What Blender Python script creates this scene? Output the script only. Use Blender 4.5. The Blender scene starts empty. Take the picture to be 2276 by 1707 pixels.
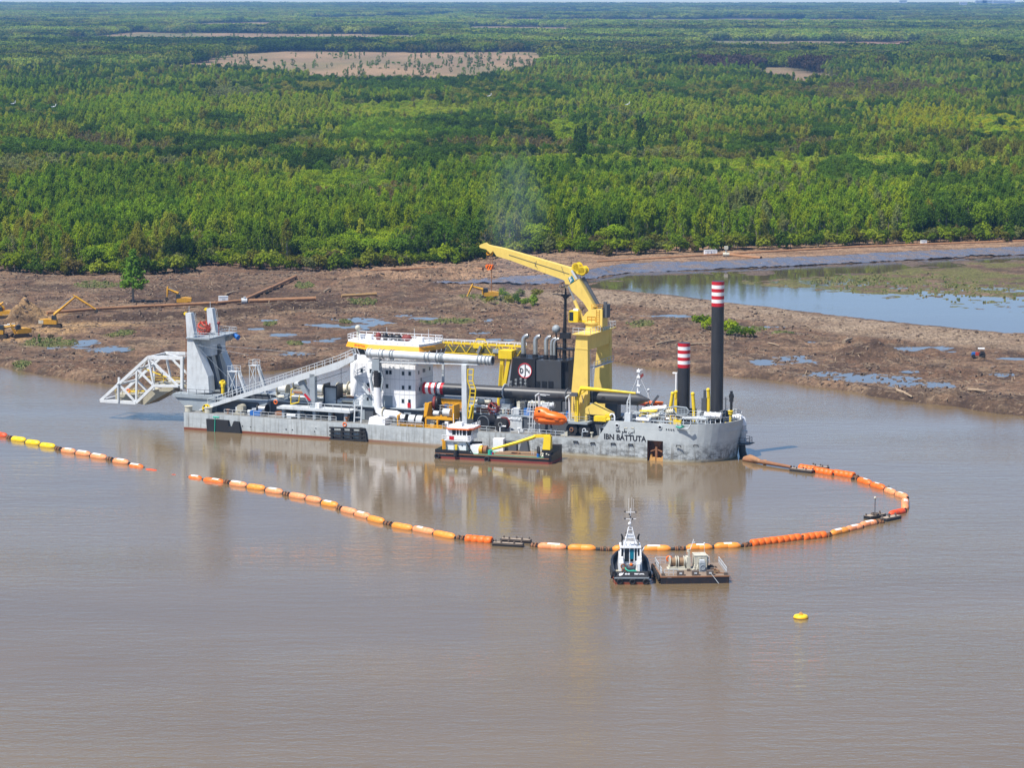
import bpy, bmesh, math, random
import numpy as np
from mathutils import Vector, Matrix
random.seed(7)
rng = np.random.default_rng(11)
scene = bpy.context.scene
COL = scene.collection

# ------------------------------------------------------------------ camera, sky, sun, exposure
FOC, CAMH, HOR = 6300.0, 86.0, -22.0          # focal length and eye level in photograph pixels, camera height in metres
PCX, PCY = 1138.0, 853.5
PITCH = math.atan((PCY - HOR) / FOC)
cam_data = bpy.data.cameras.new('camera')
cam_data.sensor_width = 36.0
cam_data.lens = 36.0 * FOC / 2276.0
cam_data.clip_start = 5.0
cam_data.clip_end = 60000.0
cam = bpy.data.objects.new('camera', cam_data)
COL.objects.link(cam)
cam.location = (0, 0, CAMH)
cam.rotation_euler = (math.pi / 2 - PITCH, 0, 0)
scene.camera = cam

SUN_EL = math.radians(60.0)
SUN_DIR = Vector((-0.80 * math.cos(SUN_EL), -0.60 * math.cos(SUN_EL), math.sin(SUN_EL)))   # towards the sun
world = bpy.data.worlds.new('World')
scene.world = world
world.use_nodes = True
wn = world.node_tree
for n in list(wn.nodes):
    wn.nodes.remove(n)
sky = wn.nodes.new('ShaderNodeTexSky')
sky.sky_type = 'NISHITA'
sky.sun_disc = False
sky.sun_elevation = SUN_EL
sky.sun_rotation = math.atan2(SUN_DIR.x, SUN_DIR.y)
sky.altitude = 0.0
sky.air_density = 0.75
sky.dust_density = 0.0
sky.ozone_density = 4.5
bgn = wn.nodes.new('ShaderNodeBackground')
bgn.inputs['Strength'].default_value = 0.115
wout = wn.nodes.new('ShaderNodeOutputWorld')
wn.links.new(sky.outputs[0], bgn.inputs['Color'])
wn.links.new(bgn.outputs[0], wout.inputs['Surface'])
sun_data = bpy.data.lights.new('sun', 'SUN')
sun_data.energy = 5.0
sun_data.angle = math.radians(0.53)
sun_data.color = (1.0, 0.955, 0.88)
sun = bpy.data.objects.new('sun', sun_data)
COL.objects.link(sun)
sun.rotation_euler = (-SUN_DIR).to_track_quat('-Z', 'Y').to_euler()
sun.location = (0, 0, 300)
scene.view_settings.view_transform = 'Standard'
scene.view_settings.look = 'None'
scene.view_settings.exposure = 0.5
scene.view_settings.gamma = 1.0
scene.view_settings.use_curve_mapping = False
scene.cycles.max_bounces = 6
scene.cycles.diffuse_bounces = 2
scene.cycles.glossy_bounces = 3
scene.cycles.transmission_bounces = 3
scene.cycles.transparent_max_bounces = 6
scene.cycles.volume_bounces = 0
scene.cycles.use_denoising = True
scene.cycles.sample_clamp_indirect = 4.0

# ------------------------------------------------------------------ survey: photograph pixel -> place
CR = {0: (0, 0, 1.0), 1: (200, 640, .22604), 2: (600, 720, .22604), 3: (900, 720, .22604), 4: (1200, 720, .22604), 5: (1030, 520, .18083),
      6: (1600, 980, .22604), 7: (1330, 1150, .14467), 'w': (960, 920, .14014), 'r': (1400, 500, .39602), 'l': (0, 380, .34358),
      'm': (560, 560, .27125), 'e': (0, 640, .13562), 's': (1280, 880, .18083), 'a': (0, 940, .34358), 'b': (700, 1080, .31646),
      't': (1340, 1240, .05425)}

def src(k, x, y):
    c = CR[k]
    return c[0] + x * c[2], c[1] + y * c[2]

def ray(x, y):
    u, v = x - PCX, y - PCY
    return Vector((u, FOC * math.cos(PITCH) - v * math.sin(PITCH), -(FOC * math.sin(PITCH) + v * math.cos(PITCH))))

def G(x, y, z=0.0, k=0):
    """the point at height z seen at a pixel"""
    x, y = src(k, x, y)
    r = ray(x, y)
    t = (z - CAMH) / r.z
    return Vector((r.x * t, r.y * t, z))

class Frame:
    """a local frame: origin, axis along its length; at() gives (along, across, up) of a pixel for a known distance across"""
    def __init__(s, p0, p1):
        s.o = Vector((p0[0], p0[1], 0))
        d = Vector((p1[0] - p0[0], p1[1] - p0[1], 0))
        s.len = d.length
        s.a = d.normalized()
        s.n = Vector((-s.a.y, s.a.x, 0))
        s.yaw = math.atan2(s.a.y, s.a.x)
    def at(s, k, x, y, w):
        x, y = src(k, x, y)
        r = ray(x, y)
        cam_p = Vector((0, 0, CAMH))
        P = s.o + s.n * w
        t = (P - cam_p).dot(s.n) / r.dot(s.n)
        q = cam_p + r * t - s.o
        return Vector((q.dot(s.a), w, q.z))

# ------------------------------------------------------------------ mesh builder
class MB:
    def __init__(s):
        s.v, s.f, s.m, s.sm, s.c = [], [], [], [], 0
    def add(s, vs, fs, smooth=False, mat=None):
        b = len(s.v)
        s.v.extend([tuple(v) for v in vs])
        mi = s.c if mat is None else mat
        for f in fs:
            s.f.append(tuple(b + i for i in f)); s.m.append(mi); s.sm.append(smooth)
        return s
    def box(s, x0, x1, y0, y1, z0, z1, mat=None):
        return s.hexa([(x0, y0, z0), (x1, y0, z0), (x1, y1, z0), (x0, y1, z0), (x0, y0, z1), (x1, y0, z1), (x1, y1, z1), (x0, y1, z1)], mat)
    def hexa(s, p, mat=None):
        return s.add(p, [(3, 2, 1, 0), (4, 5, 6, 7), (0, 1, 5, 4), (1, 2, 6, 5), (2, 3, 7, 6), (3, 0, 4, 7)], False, mat)
    def prism(s, poly, y0, y1, mat=None):
        """polygon in (x, z) pushed from y0 to y1"""
        n = len(poly)
        area = sum(poly[i][0] * poly[(i + 1) % n][1] - poly[(i + 1) % n][0] * poly[i][1] for i in range(n))
        if area < 0:
            poly = poly[::-1]
        vs = [(p[0], y0, p[1]) for p in poly] + [(p[0], y1, p[1]) for p in poly]
        fs = [tuple(range(n)), tuple(range(2 * n - 1, n - 1, -1))] + [((i + 1) % n, i, n + i, n + (i + 1) % n) for i in range(n)]
        return s.add(vs, fs, False, mat)
    def prismz(s, poly, z0, z1, top=None, mat=None):
        """polygon in (x, y) raised from z0 to z1 (z may be per-vertex lists)"""
        n = len(poly)
        top = top or poly
        area = sum(poly[i][0] * poly[(i + 1) % n][1] - poly[(i + 1) % n][0] * poly[i][1] for i in range(n))
        if area < 0:
            poly, top = poly[::-1], top[::-1]
        vs = [(p[0], p[1], z0) for p in poly] + [(p[0], p[1], z1) for p in top]
        fs = [tuple(range(n - 1, -1, -1)), tuple(range(n, 2 * n))] + [(i, (i + 1) % n, n + (i + 1) % n, n + i) for i in range(n)]
        return s.add(vs, fs, False, mat)
    def bar(s, p, q, w=.1, h=None, mat=None):
        p, q = Vector(p), Vector(q)
        h = w if h is None else h
        d = (q - p)
        if d.length < 1e-6:
            return s
        d.normalize()
        up = Vector((0, 0, 1)) if abs(d.z) < .95 else Vector((1, 0, 0))
        a = d.cross(up).normalized() * (w / 2)
        b = a.cross(d).normalized() * (h / 2)
        return s.hexa([p - a - b, p + a - b, q + a - b, q - a - b, p - a + b, p + a + b, q + a + b, q - a + b], mat)
    def pipe(s, pts, r, n=10, cap=True, mat=None, smooth=True):
        pts = [Vector(p) for p in pts]
        m = len(pts)
        rs = r if isinstance(r, (list, tuple)) else [r] * m
        vs, ref = [], None
        for i, p in enumerate(pts):
            d = (pts[min(i + 1, m - 1)] - pts[max(i - 1, 0)])
            d = d.normalized() if d.length > 1e-9 else Vector((0, 0, 1))
            if ref is None:
                ref = Vector((0, 0, 1)) if abs(d.z) < .9 else Vector((1, 0, 0))
            a = (ref - d * ref.dot(d))
            a = a.normalized() if a.length > 1e-6 else d.orthogonal().normalized()
            ref = a
            b = d.cross(a)
            for j in range(n):
                t = 2 * math.pi * j / n
                vs.append(p + (a * math.cos(t) + b * math.sin(t)) * rs[i])
        fs = [(i * n + j, i * n + (j + 1) % n, (i + 1) * n + (j + 1) % n, (i + 1) * n + j) for i in range(m - 1) for j in range(n)]
        s.add(vs, fs, smooth, mat)
        if cap:
            s.add(vs[:n], [tuple(range(n - 1, -1, -1))], False, mat)
            s.add(vs[-n:], [tuple(range(n))], False, mat)
        return s
    def tube(s, p, q, r, n=10, r2=None, cap=True, mat=None):
        return s.pipe([p, q], [r, r if r2 is None else r2], n, cap, mat)
    def torus(s, c, ax, R, r, n=16, k=6, mat=None):
        c, ax = Vector(c), Vector(ax).normalized()
        a = ax.orthogonal().normalized(); b = ax.cross(a)
        vs = []
        for i in range(n):
            t = 2 * math.pi * i / n
            d = a * math.cos(t) + b * math.sin(t)
            for j in range(k):
                u = 2 * math.pi * j / k
                vs.append(c + d * (R + r * math.cos(u)) + ax * (r * math.sin(u)))
        fs = [(i * k + j, ((i + 1) % n) * k + j, ((i + 1) % n) * k + (j + 1) % k, i * k + (j + 1) % k) for i in range(n) for j in range(k)]
        return s.add(vs, fs, True, mat)
    def ball(s, c, r, n=12, m=8, sc=(1, 1, 1), mat=None):
        vs = [(c[0], c[1], c[2] - r * sc[2])]
        for i in range(1, m):
            ph = -math.pi / 2 + math.pi * i / m
            for j in range(n):
                t = 2 * math.pi * j / n
                vs.append((c[0] + r * sc[0] * math.cos(ph) * math.cos(t), c[1] + r * sc[1] * math.cos(ph) * math.sin(t), c[2] + r * sc[2] * math.sin(ph)))
        vs.append((c[0], c[1], c[2] + r * sc[2]))
        fs = [(0, 1 + (j + 1) % n, 1 + j) for j in range(n)]
        for i in range(m - 2):
            o = 1 + i * n
            fs += [(o + j, o + (j + 1) % n, o + n + (j + 1) % n, o + n + j) for j in range(n)]
        o = 1 + (m - 2) * n
        fs += [(o + j, o + (j + 1) % n, len(vs) - 1) for j in range(n)]
        return s.add(vs, fs, True, mat)
    def loft(s, rings, cap=True, smooth=False, mat=None):
        n = len(rings[0])
        vs = [p for r in rings for p in r]
        fs = [(i * n + j, i * n + (j + 1) % n, (i + 1) * n + (j + 1) % n, (i + 1) * n + j) for i in range(len(rings) - 1) for j in range(n)]
        s.add(vs, fs, smooth, mat)
        if cap:
            s.add(rings[0], [tuple(range(n - 1, -1, -1))], False, mat)
            s.add(rings[-1], [tuple(range(n))], False, mat)
        return s
    def rail(s, pts, h=1.05, step=1.7, r=.035, mat=None, rows=2):
        pts = [Vector(p) for p in pts]
        up = Vector((0, 0, 1))
        for p, q in zip(pts[:-1], pts[1:]):
            L = (q - p).length
            k = max(1, int(round(L / step)))
            for i in range(k + 1):
                b = p.lerp(q, i / k)
                s.bar(b, b + up * h, r * 2, None, mat)
            for j in range(rows):
                z = up * (h * (j + 1) / rows)
                s.bar(p + z, q + z, r * 2, None, mat)
        return s
    def ladder(s, p, q, w=.5, axis=(0, 1, 0), r=.05, step=.4, mat=None):
        p, q, ax = Vector(p), Vector(q), Vector(axis).normalized() * (w / 2)
        s.bar(p - ax, q - ax, r, None, mat); s.bar(p + ax, q + ax, r, None, mat)
        k = max(1, int((q - p).length / step))
        for i in range(1, k):
            c = p.lerp(q, i / k)
            s.bar(c - ax, c + ax, r * .8, None, mat)
        return s
    def mesh(s, name, mats):
        me = bpy.data.meshes.new(name)
        me.from_pydata(s.v, [], s.f)
        for m in (mats if isinstance(mats, (list, tuple)) else [mats]):
            me.materials.append(m)
        me.polygons.foreach_set('material_index', s.m)
        me.polygons.foreach_set('use_smooth', s.sm)
        me.update()
        return me

def link(name, data, parent=None):
    o = bpy.data.objects.new(name, data)
    COL.objects.link(o)
    if parent is not None:
        o.parent = parent
    return o

def part(name, mb, mats, parent=None, label=None, kind=None):
    o = link(name, mb.mesh(name, mats), parent)
    if label:
        o['label'] = label
    if kind:
        o['kind'] = kind
    return o

def tag(o, label, cat, group=None):
    o['label'] = label
    o['category'] = cat
    if group:
        o['group'] = group
    return o

def thing(name, label, cat, loc=(0, 0, 0), yaw=0.0, group=None):
    o = bpy.data.objects.new(name, None)
    COL.objects.link(o)
    o.empty_display_size = .5
    o.location = loc
    o.rotation_euler = (0, 0, yaw)
    return tag(o, label, cat, group)

def copy_thing(root, loc, yaw=0.0, scale=None):
    c = root.copy(); COL.objects.link(c)
    c.location = loc; c.rotation_euler = (0, 0, yaw)
    if scale is not None:
        c.scale = scale
    for ch in root.children:
        d = ch.copy(); COL.objects.link(d); d.parent = c
        for g in ch.children:
            e = g.copy(); COL.objects.link(e); e.parent = d
    return c

def text_mesh(body, size, extrude=.01, bold=0.0):
    cu = bpy.data.curves.new('text', 'FONT')
    cu.body = body; cu.size = size; cu.extrude = extrude; cu.offset = bold
    cu.align_x = 'CENTER'; cu.align_y = 'CENTER'; cu.resolution_u = 3
    o = bpy.data.objects.new('text', cu)
    COL.objects.link(o)
    dg = bpy.context.evaluated_depsgraph_get()
    me = bpy.data.meshes.new_from_object(o.evaluated_get(dg))
    bpy.data.objects.remove(o)
    bpy.data.curves.remove(cu)
    return me

# ------------------------------------------------------------------ materials
def new_mat(name):
    m = bpy.data.materials.new(name)
    m.use_nodes = True
    nt = m.node_tree
    return m, nt, nt.nodes['Principled BSDF']

def ramp(nt, fac, stops):
    r = nt.nodes.new('ShaderNodeValToRGB')
    el = r.color_ramp.elements
    while len(el) < len(stops):
        el.new(.5)
    for e, (p, c) in zip(el, stops):
        e.position = p
        e.color = (c[0], c[1], c[2], 1) if isinstance(c, (tuple, list)) else (c, c, c, 1)
    nt.links.new(fac, r.inputs[0])
    return r.outputs[0]

def tnoise(nt, vec, scale, detail=4, rough=.55):
    n = nt.nodes.new('ShaderNodeTexNoise')
    n.inputs['Scale'].default_value = scale
    n.inputs['Detail'].default_value = detail
    n.inputs['Roughness'].default_value = rough
    if vec is not None:
        nt.links.new(vec, n.inputs['Vector'])
    return n.outputs[0]

def mapping(nt, vec, scale=(1, 1, 1), rot=(0, 0, 0)):
    mp = nt.nodes.new('ShaderNodeMapping')
    mp.inputs['Scale'].default_value = scale
    mp.inputs['Rotation'].default_value = rot
    nt.links.new(vec, mp.inputs['Vector'])
    return mp.outputs[0]

def mix(nt, fac, a, b, mode='MIX'):
    m = nt.nodes.new('ShaderNodeMix')
    m.data_type = 'RGBA'; m.blend_type = mode
    for sock, val in ((m.inputs[0], fac), (m.inputs[6], a), (m.inputs[7], b)):
        if hasattr(val, 'links') or hasattr(val, 'is_linked'):
            nt.links.new(val, sock)
        elif isinstance(val, (tuple, list)):
            sock.default_value = (val[0], val[1], val[2], 1)
        else:
            sock.default_value = val
    return m.outputs[2]

def math_node(nt, op, a, b=None, clamp=False):
    m = nt.nodes.new('ShaderNodeMath')
    m.operation = op; m.use_clamp = clamp
    for i, v in enumerate((a, b)):
        if v is None:
            continue
        if isinstance(v, (int, float)):
            m.inputs[i].default_value = v
        else:
            nt.links.new(v, m.inputs[i])
    return m.outputs[0]

def bump(nt, bsdf, height, strength=.3, dist=.1):
    b = nt.nodes.new('ShaderNodeBump')
    b.inputs['Strength'].default_value = strength
    b.inputs['Distance'].default_value = dist
    nt.links.new(height, b.inputs['Height'])
    nt.links.new(b.outputs[0], bsdf.inputs['Normal'])
    return b

_paints = {}
def paint(name, col, rough=.55, metal=0.0, wear=.35, dirt=(.09, .07, .055), rust=0.0, spec=.4):
    """weathered paint or metal: soft tone changes, vertical dirt runs, optional rust blooms"""
    if name in _paints:
        return _paints[name]
    m, nt, b = new_mat(name)
    tc = nt.nodes.new('ShaderNodeTexCoord').outputs['Object']
    n1 = tnoise(nt, tc, .55, 5, .65)
    n2 = tnoise(nt, mapping(nt, tc, (1.6, 1.6, .22)), 1.1, 4, .6)
    c1 = mix(nt, ramp(nt, n1, [(.3, 0.0), (.75, 1.0)]), tuple(c * (1 - wear * .35) for c in col), tuple(min(1, c * (1 + wear * .18)) for c in col))
    c2 = mix(nt, ramp(nt, n2, [(.52, 0.0), (.8, wear * .8)]), c1, dirt)
    if rust:
        n3 = tnoise(nt, tc, 1.9, 6, .7)
        c2 = mix(nt, ramp(nt, n3, [(.62 - rust * .15, 0.0), (.72, min(1, rust * 1.6))]), c2, (.17, .065, .03))
    nt.links.new(c2, b.inputs['Base Color'])
    b.inputs['Roughness'].default_value = rough
    b.inputs['Metallic'].default_value = metal
    b.inputs['Specular IOR Level'].default_value = spec
    bump(nt, b, n1, .12, .05)
    _paints[name] = m
    return m

LGREY = paint('light_grey_paint', (.58, .61, .63), .5, wear=.45, rust=.12)
MGREY = paint('mid_grey_paint', (.30, .34, .37), .55, wear=.4)
DGREY = paint('dark_grey_paint', (.085, .095, .11), .6, wear=.35)
SLATE = paint('slate_paint', (.055, .058, .065), .5, wear=.25)
BLACK = paint('black_paint', (.018, .018, .021), .45, wear=.25, dirt=(.06, .055, .05))
RUBBER = paint('black_rubber', (.022, .022, .024), .8, wear=.4, dirt=(.08, .075, .07))
WHITE = paint('white_paint', (.82, .82, .83), .45, wear=.18, dirt=(.35, .32, .28))
CREAM = paint('cream_paint', (.56, .53, .43), .55, wear=.4, rust=.15)
YELLOW = paint('pale_yellow_paint', (.78, .56, .13), .5, wear=.3, dirt=(.4, .27, .08))
BYELLOW = paint('bright_yellow_paint', (.80, .56, .02), .45, wear=.25, dirt=(.35, .24, .05))
AMBER = paint('amber_paint', (.76, .36, .012), .5, wear=.35, dirt=(.3, .15, .03))
ORANGE = paint('orange_paint', (.86, .16, .01), .4, wear=.25, dirt=(.5, .12, .03))
RED = paint('red_paint', (.52, .012, .022), .45, wear=.25, dirt=(.2, .03, .03))
DRED = paint('dark_red_paint', (.20, .03, .025), .6, wear=.4, rust=.2)
CUTRED = paint('cutter_red_paint', (.46, .055, .025), .55, wear=.4)
TEAL = paint('teal_paint', (.0, .16, .24), .4, wear=.1)
GREEN = paint('green_deck_paint', (.10, .26, .16), .6, wear=.5)
ROPEGREEN = paint('green_rope', (.03, .38, .26), .7, wear=.2)
BLUE = paint('blue_paint', (.02, .13, .42), .45, wear=.2)
STEEL = paint('bare_steel', (.48, .48, .47), .32, metal=.75, wear=.45, rust=.05)
RUST = paint('rusty_steel', (.27, .12, .055), .75, wear=.5, rust=.4)
PIPERUST = paint('rust_orange_pipe', (.34, .175, .085), .75, wear=.6, rust=.3)
TIMBER = paint('deck_timber', (.27, .17, .095), .8, wear=.5)
DECKTAN = paint('worn_deck', (.36, .28, .21), .8, wear=.5, rust=.2)
SOILSTEEL = paint('muddy_steel', (.13, .10, .08), .8, wear=.5, rust=.3)
CUTTERTAN = paint('pump_housing_paint', (.42, .39, .30), .6, wear=.5)
glass_m, nt_, b_ = new_mat('window_glass')
b_.inputs['Base Color'].default_value = (.012, .018, .024, 1)
b_.inputs['Roughness'].default_value = .08
GLASS = glass_m
# ------------------------------------------------------------------ noise on arrays
_tab = np.random.default_rng(5).random((256, 256))
def vnoise(x, y, seed=0):
    x = x + seed * 17.31; y = y + seed * 9.77
    xi = np.floor(x).astype(np.int64); yi = np.floor(y).astype(np.int64)
    fx = x - xi; fy = y - yi
    fx = fx * fx * (3 - 2 * fx); fy = fy * fy * (3 - 2 * fy)
    a = _tab[xi & 255, yi & 255]; b = _tab[(xi + 1) & 255, yi & 255]
    c = _tab[xi & 255, (yi + 1) & 255]; d = _tab[(xi + 1) & 255, (yi + 1) & 255]
    return (a * (1 - fx) + b * fx) * (1 - fy) + (c * (1 - fx) + d * fx) * fy

def fbm(x, y, scale, oct=4, seed=0, gain=.5):
    s = np.zeros_like(x, dtype=float); amp = 1.0; tot = 0.0; f = 1.0 / scale
    for i in range(oct):
        s += amp * vnoise(x * f, y * f, seed + i * 3); tot += amp
        amp *= gain; f *= 2.03
    return s / tot

def sstep(a, b, x):
    t = np.clip((x - a) / (b - a), 0, 1)
    return t * t * (3 - 2 * t)

def curve_xy(k, pts, z):
    g = [G(x, y, z, k) for x, y in pts]
    g.sort(key=lambda p: p.x)
    return np.array([p.x for p in g]), np.array([p.y for p in g])

# ------------------------------------------------------------------ lines surveyed on the ground
SHORE = curve_xy(0, [(-420, 760), (-150, 795), (0, 815), (110, 838), (235, 856), (330, 858), (420, 848), (534, 834), (600, 828), (656, 819), (760, 809), (966, 806),
                     (1130, 801), (1356, 805), (1426, 815), (1494, 827), (1546, 829), (1677, 841), (1796, 861), (1875, 871), (1982, 889), (2168, 913), (2276, 927), (2550, 958), (2800, 985)], 0.0)
EDGE = curve_xy(0, [(-300, 590), (0, 604), (100, 610), (200, 616), (430, 606), (450, 592), (640, 604), (760, 602), (850, 596), (1000, 586), (1150, 576),
                    (1260, 571)], 1.0)
_e2 = curve_xy(0, [(1340, 569), (1440, 566), (1600, 558), (1800, 550), (2034, 543), (2276, 535), (2600, 525)], 2.7)
EDGE = (np.concatenate([EDGE[0], _e2[0]]), np.concatenate([EDGE[1], _e2[1]]))
CREST = curve_xy('r', [(-420, 345), (-250, 345), (0, 360), (240, 385), (530, 420), (900, 465), (1100, 490), (1500, 535), (2212, 600), (2800, 655)], 3.0)
FARBANK = curve_xy('r', [(-420, 330), (-250, 305), (0, 265), (400, 252), (800, 235), (1300, 210), (1700, 190), (2212, 165), (2800, 140)], 1.2)
fi = lambda c, x: np.interp(x, c[0], c[1])
POND_X0 = G(1300, 617, 1.2).x
POND_Z = 1.15

def blob(k, x, y, rx, ry, z=1.0):
    p = G(x, y, z, k)
    sc = CR[k][2]
    yy = src(k, x, y)[1]
    d = yy - HOR
    ppm = d / CAMH
    return (p.x, p.y, rx * sc / ppm, ry * sc / (ppm * d / FOC))

PUDDLES = [blob(*a) for a in [
    ('r', 755, 763, 80, 16), ('r', 975, 757, 85, 15), ('r', 1080, 838, 110, 13), ('r', 1250, 852, 130, 15), ('r', 1430, 869, 140, 15), ('r', 1600, 887, 130, 14),
    ('r', 1740, 904, 90, 9), ('r', 1640, 694, 150, 13), ('r', 2130, 748, 100, 8), ('r', 720, 571, 120, 6), ('r', 1010, 656, 36, 6), ('r', 190, 509, 130, 7),
    ('m', 850, 551, 150, 16), ('m', 1030, 576, 90, 19), ('m', 880, 609, 80, 15), ('m', 650, 606, 90, 13), ('m', 560, 591, 70, 9), ('m', 250, 679, 135, 12),
    ('m', 340, 836, 80, 12), ('m', 430, 731, 45, 8), ('m', 600, 722, 90, 8), ('m', 130, 556, 70, 8), ('m', 1390, 540, 80, 9), ('m', 1930, 561, 32, 10),
    ('m', 1240, 522, 40, 6), ('m', 2080, 718, 90, 6), ('m', 690, 705, 40, 8), ('m', 1860, 662, 50, 6), ('m', 900, 350, 90, 8), ('m', 40, 630, 40, 6),
    ('l', 550, 1120, 52, 17), ('l', 700, 1152, 90, 13), ('l', 360, 1146, 40, 6), ('r', 2100, 840, 45, 7), ('r', 1580, 823, 40, 5)]]
PUDDLE_Z = .82

MOUNDS = [blob(*a[:5]) + (a[5],) for a in [
    ('r', 1290, 735, 210, 30, 2.0), ('r', 1420, 745, 150, 26, 1.8), ('r', 1690, 718, 90, 14, 1.3), ('e', 480, 530, 280, 110, 4.2), ('e', 300, 570, 170, 90, 2.8),
    ('r', 300, 600, 320, 60, 1.2), ('r', 870, 650, 130, 30, 1.4), ('m', 1500, 300, 150, 30, 1.3), ('m', 1750, 420, 350, 50, 1.3), ('m', 1000, 200, 250, 22, 1.2),
    ('r', 2080, 1000, 260, 30, 1.2), ('r', 1760, 960, 200, 24, .9), ('e', 800, 690, 200, 40, .8), ('m', 200, 480, 300, 20, .8)]]

# grassy blobs: position, size, strength
GREENS = [blob(*a) for a in [('l', 770, 1056, 100, 16), ('l', 330, 1112, 190, 26), ('m', 1600, 575, 240, 22), ('m', 430, 285, 80, 20), ('m', 350, 755, 60, 12), ('m', 150, 600, 50, 10),
                             ('m', 780, 575, 60, 12), ('r', 60, 565, 80, 18), ('r', 860, 625, 60, 14), ('r', 620, 590, 150, 24), ('m', 1950, 400, 260, 40), ('l', 640, 740, 160, 22), ('l', 120, 1255, 80, 12), ('m', 900, 440, 120, 16)]]
SANDY = [blob(*a) for a in [('e', 520, 540, 480, 200), ('e', 900, 700, 500, 70), ('e', 250, 850, 330, 50), ('e', 1500, 620, 700, 50)]]
DARKS = [blob(*a) for a in [('r', 1290, 735, 260, 40), ('r', 1500, 700, 300, 26), ('m', 1000, 205, 420, 20), ('m', 200, 470, 330, 14), ('m', 1200, 190, 200, 30), ('l', 1000, 960, 560, 22), ('m', 350, 400, 480, 90), ('l', 1250, 770, 520, 70), ('l', 400, 760, 260, 30), ('r', 2000, 1010, 420, 50), ('r', 1500, 950, 400, 30)]]

def ell(X, Y, b, jitter=0.0):
    return np.sqrt(((X - b[0]) / b[2]) ** 2 + ((Y - b[1]) / b[3]) ** 2) + jitter

# step of earth along the left pipe
STEP = curve_xy('l', [(-200, 1010), (400, 985), (700, 970), (1200, 950), (1700, 910), (2000, 885), (2400, 868)], 1.2)
SCARP = curve_xy('m', [(700, 205), (1000, 225), (1300, 185), (1700, 160), (2212, 130), (3000, 110)], 1.5)

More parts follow.
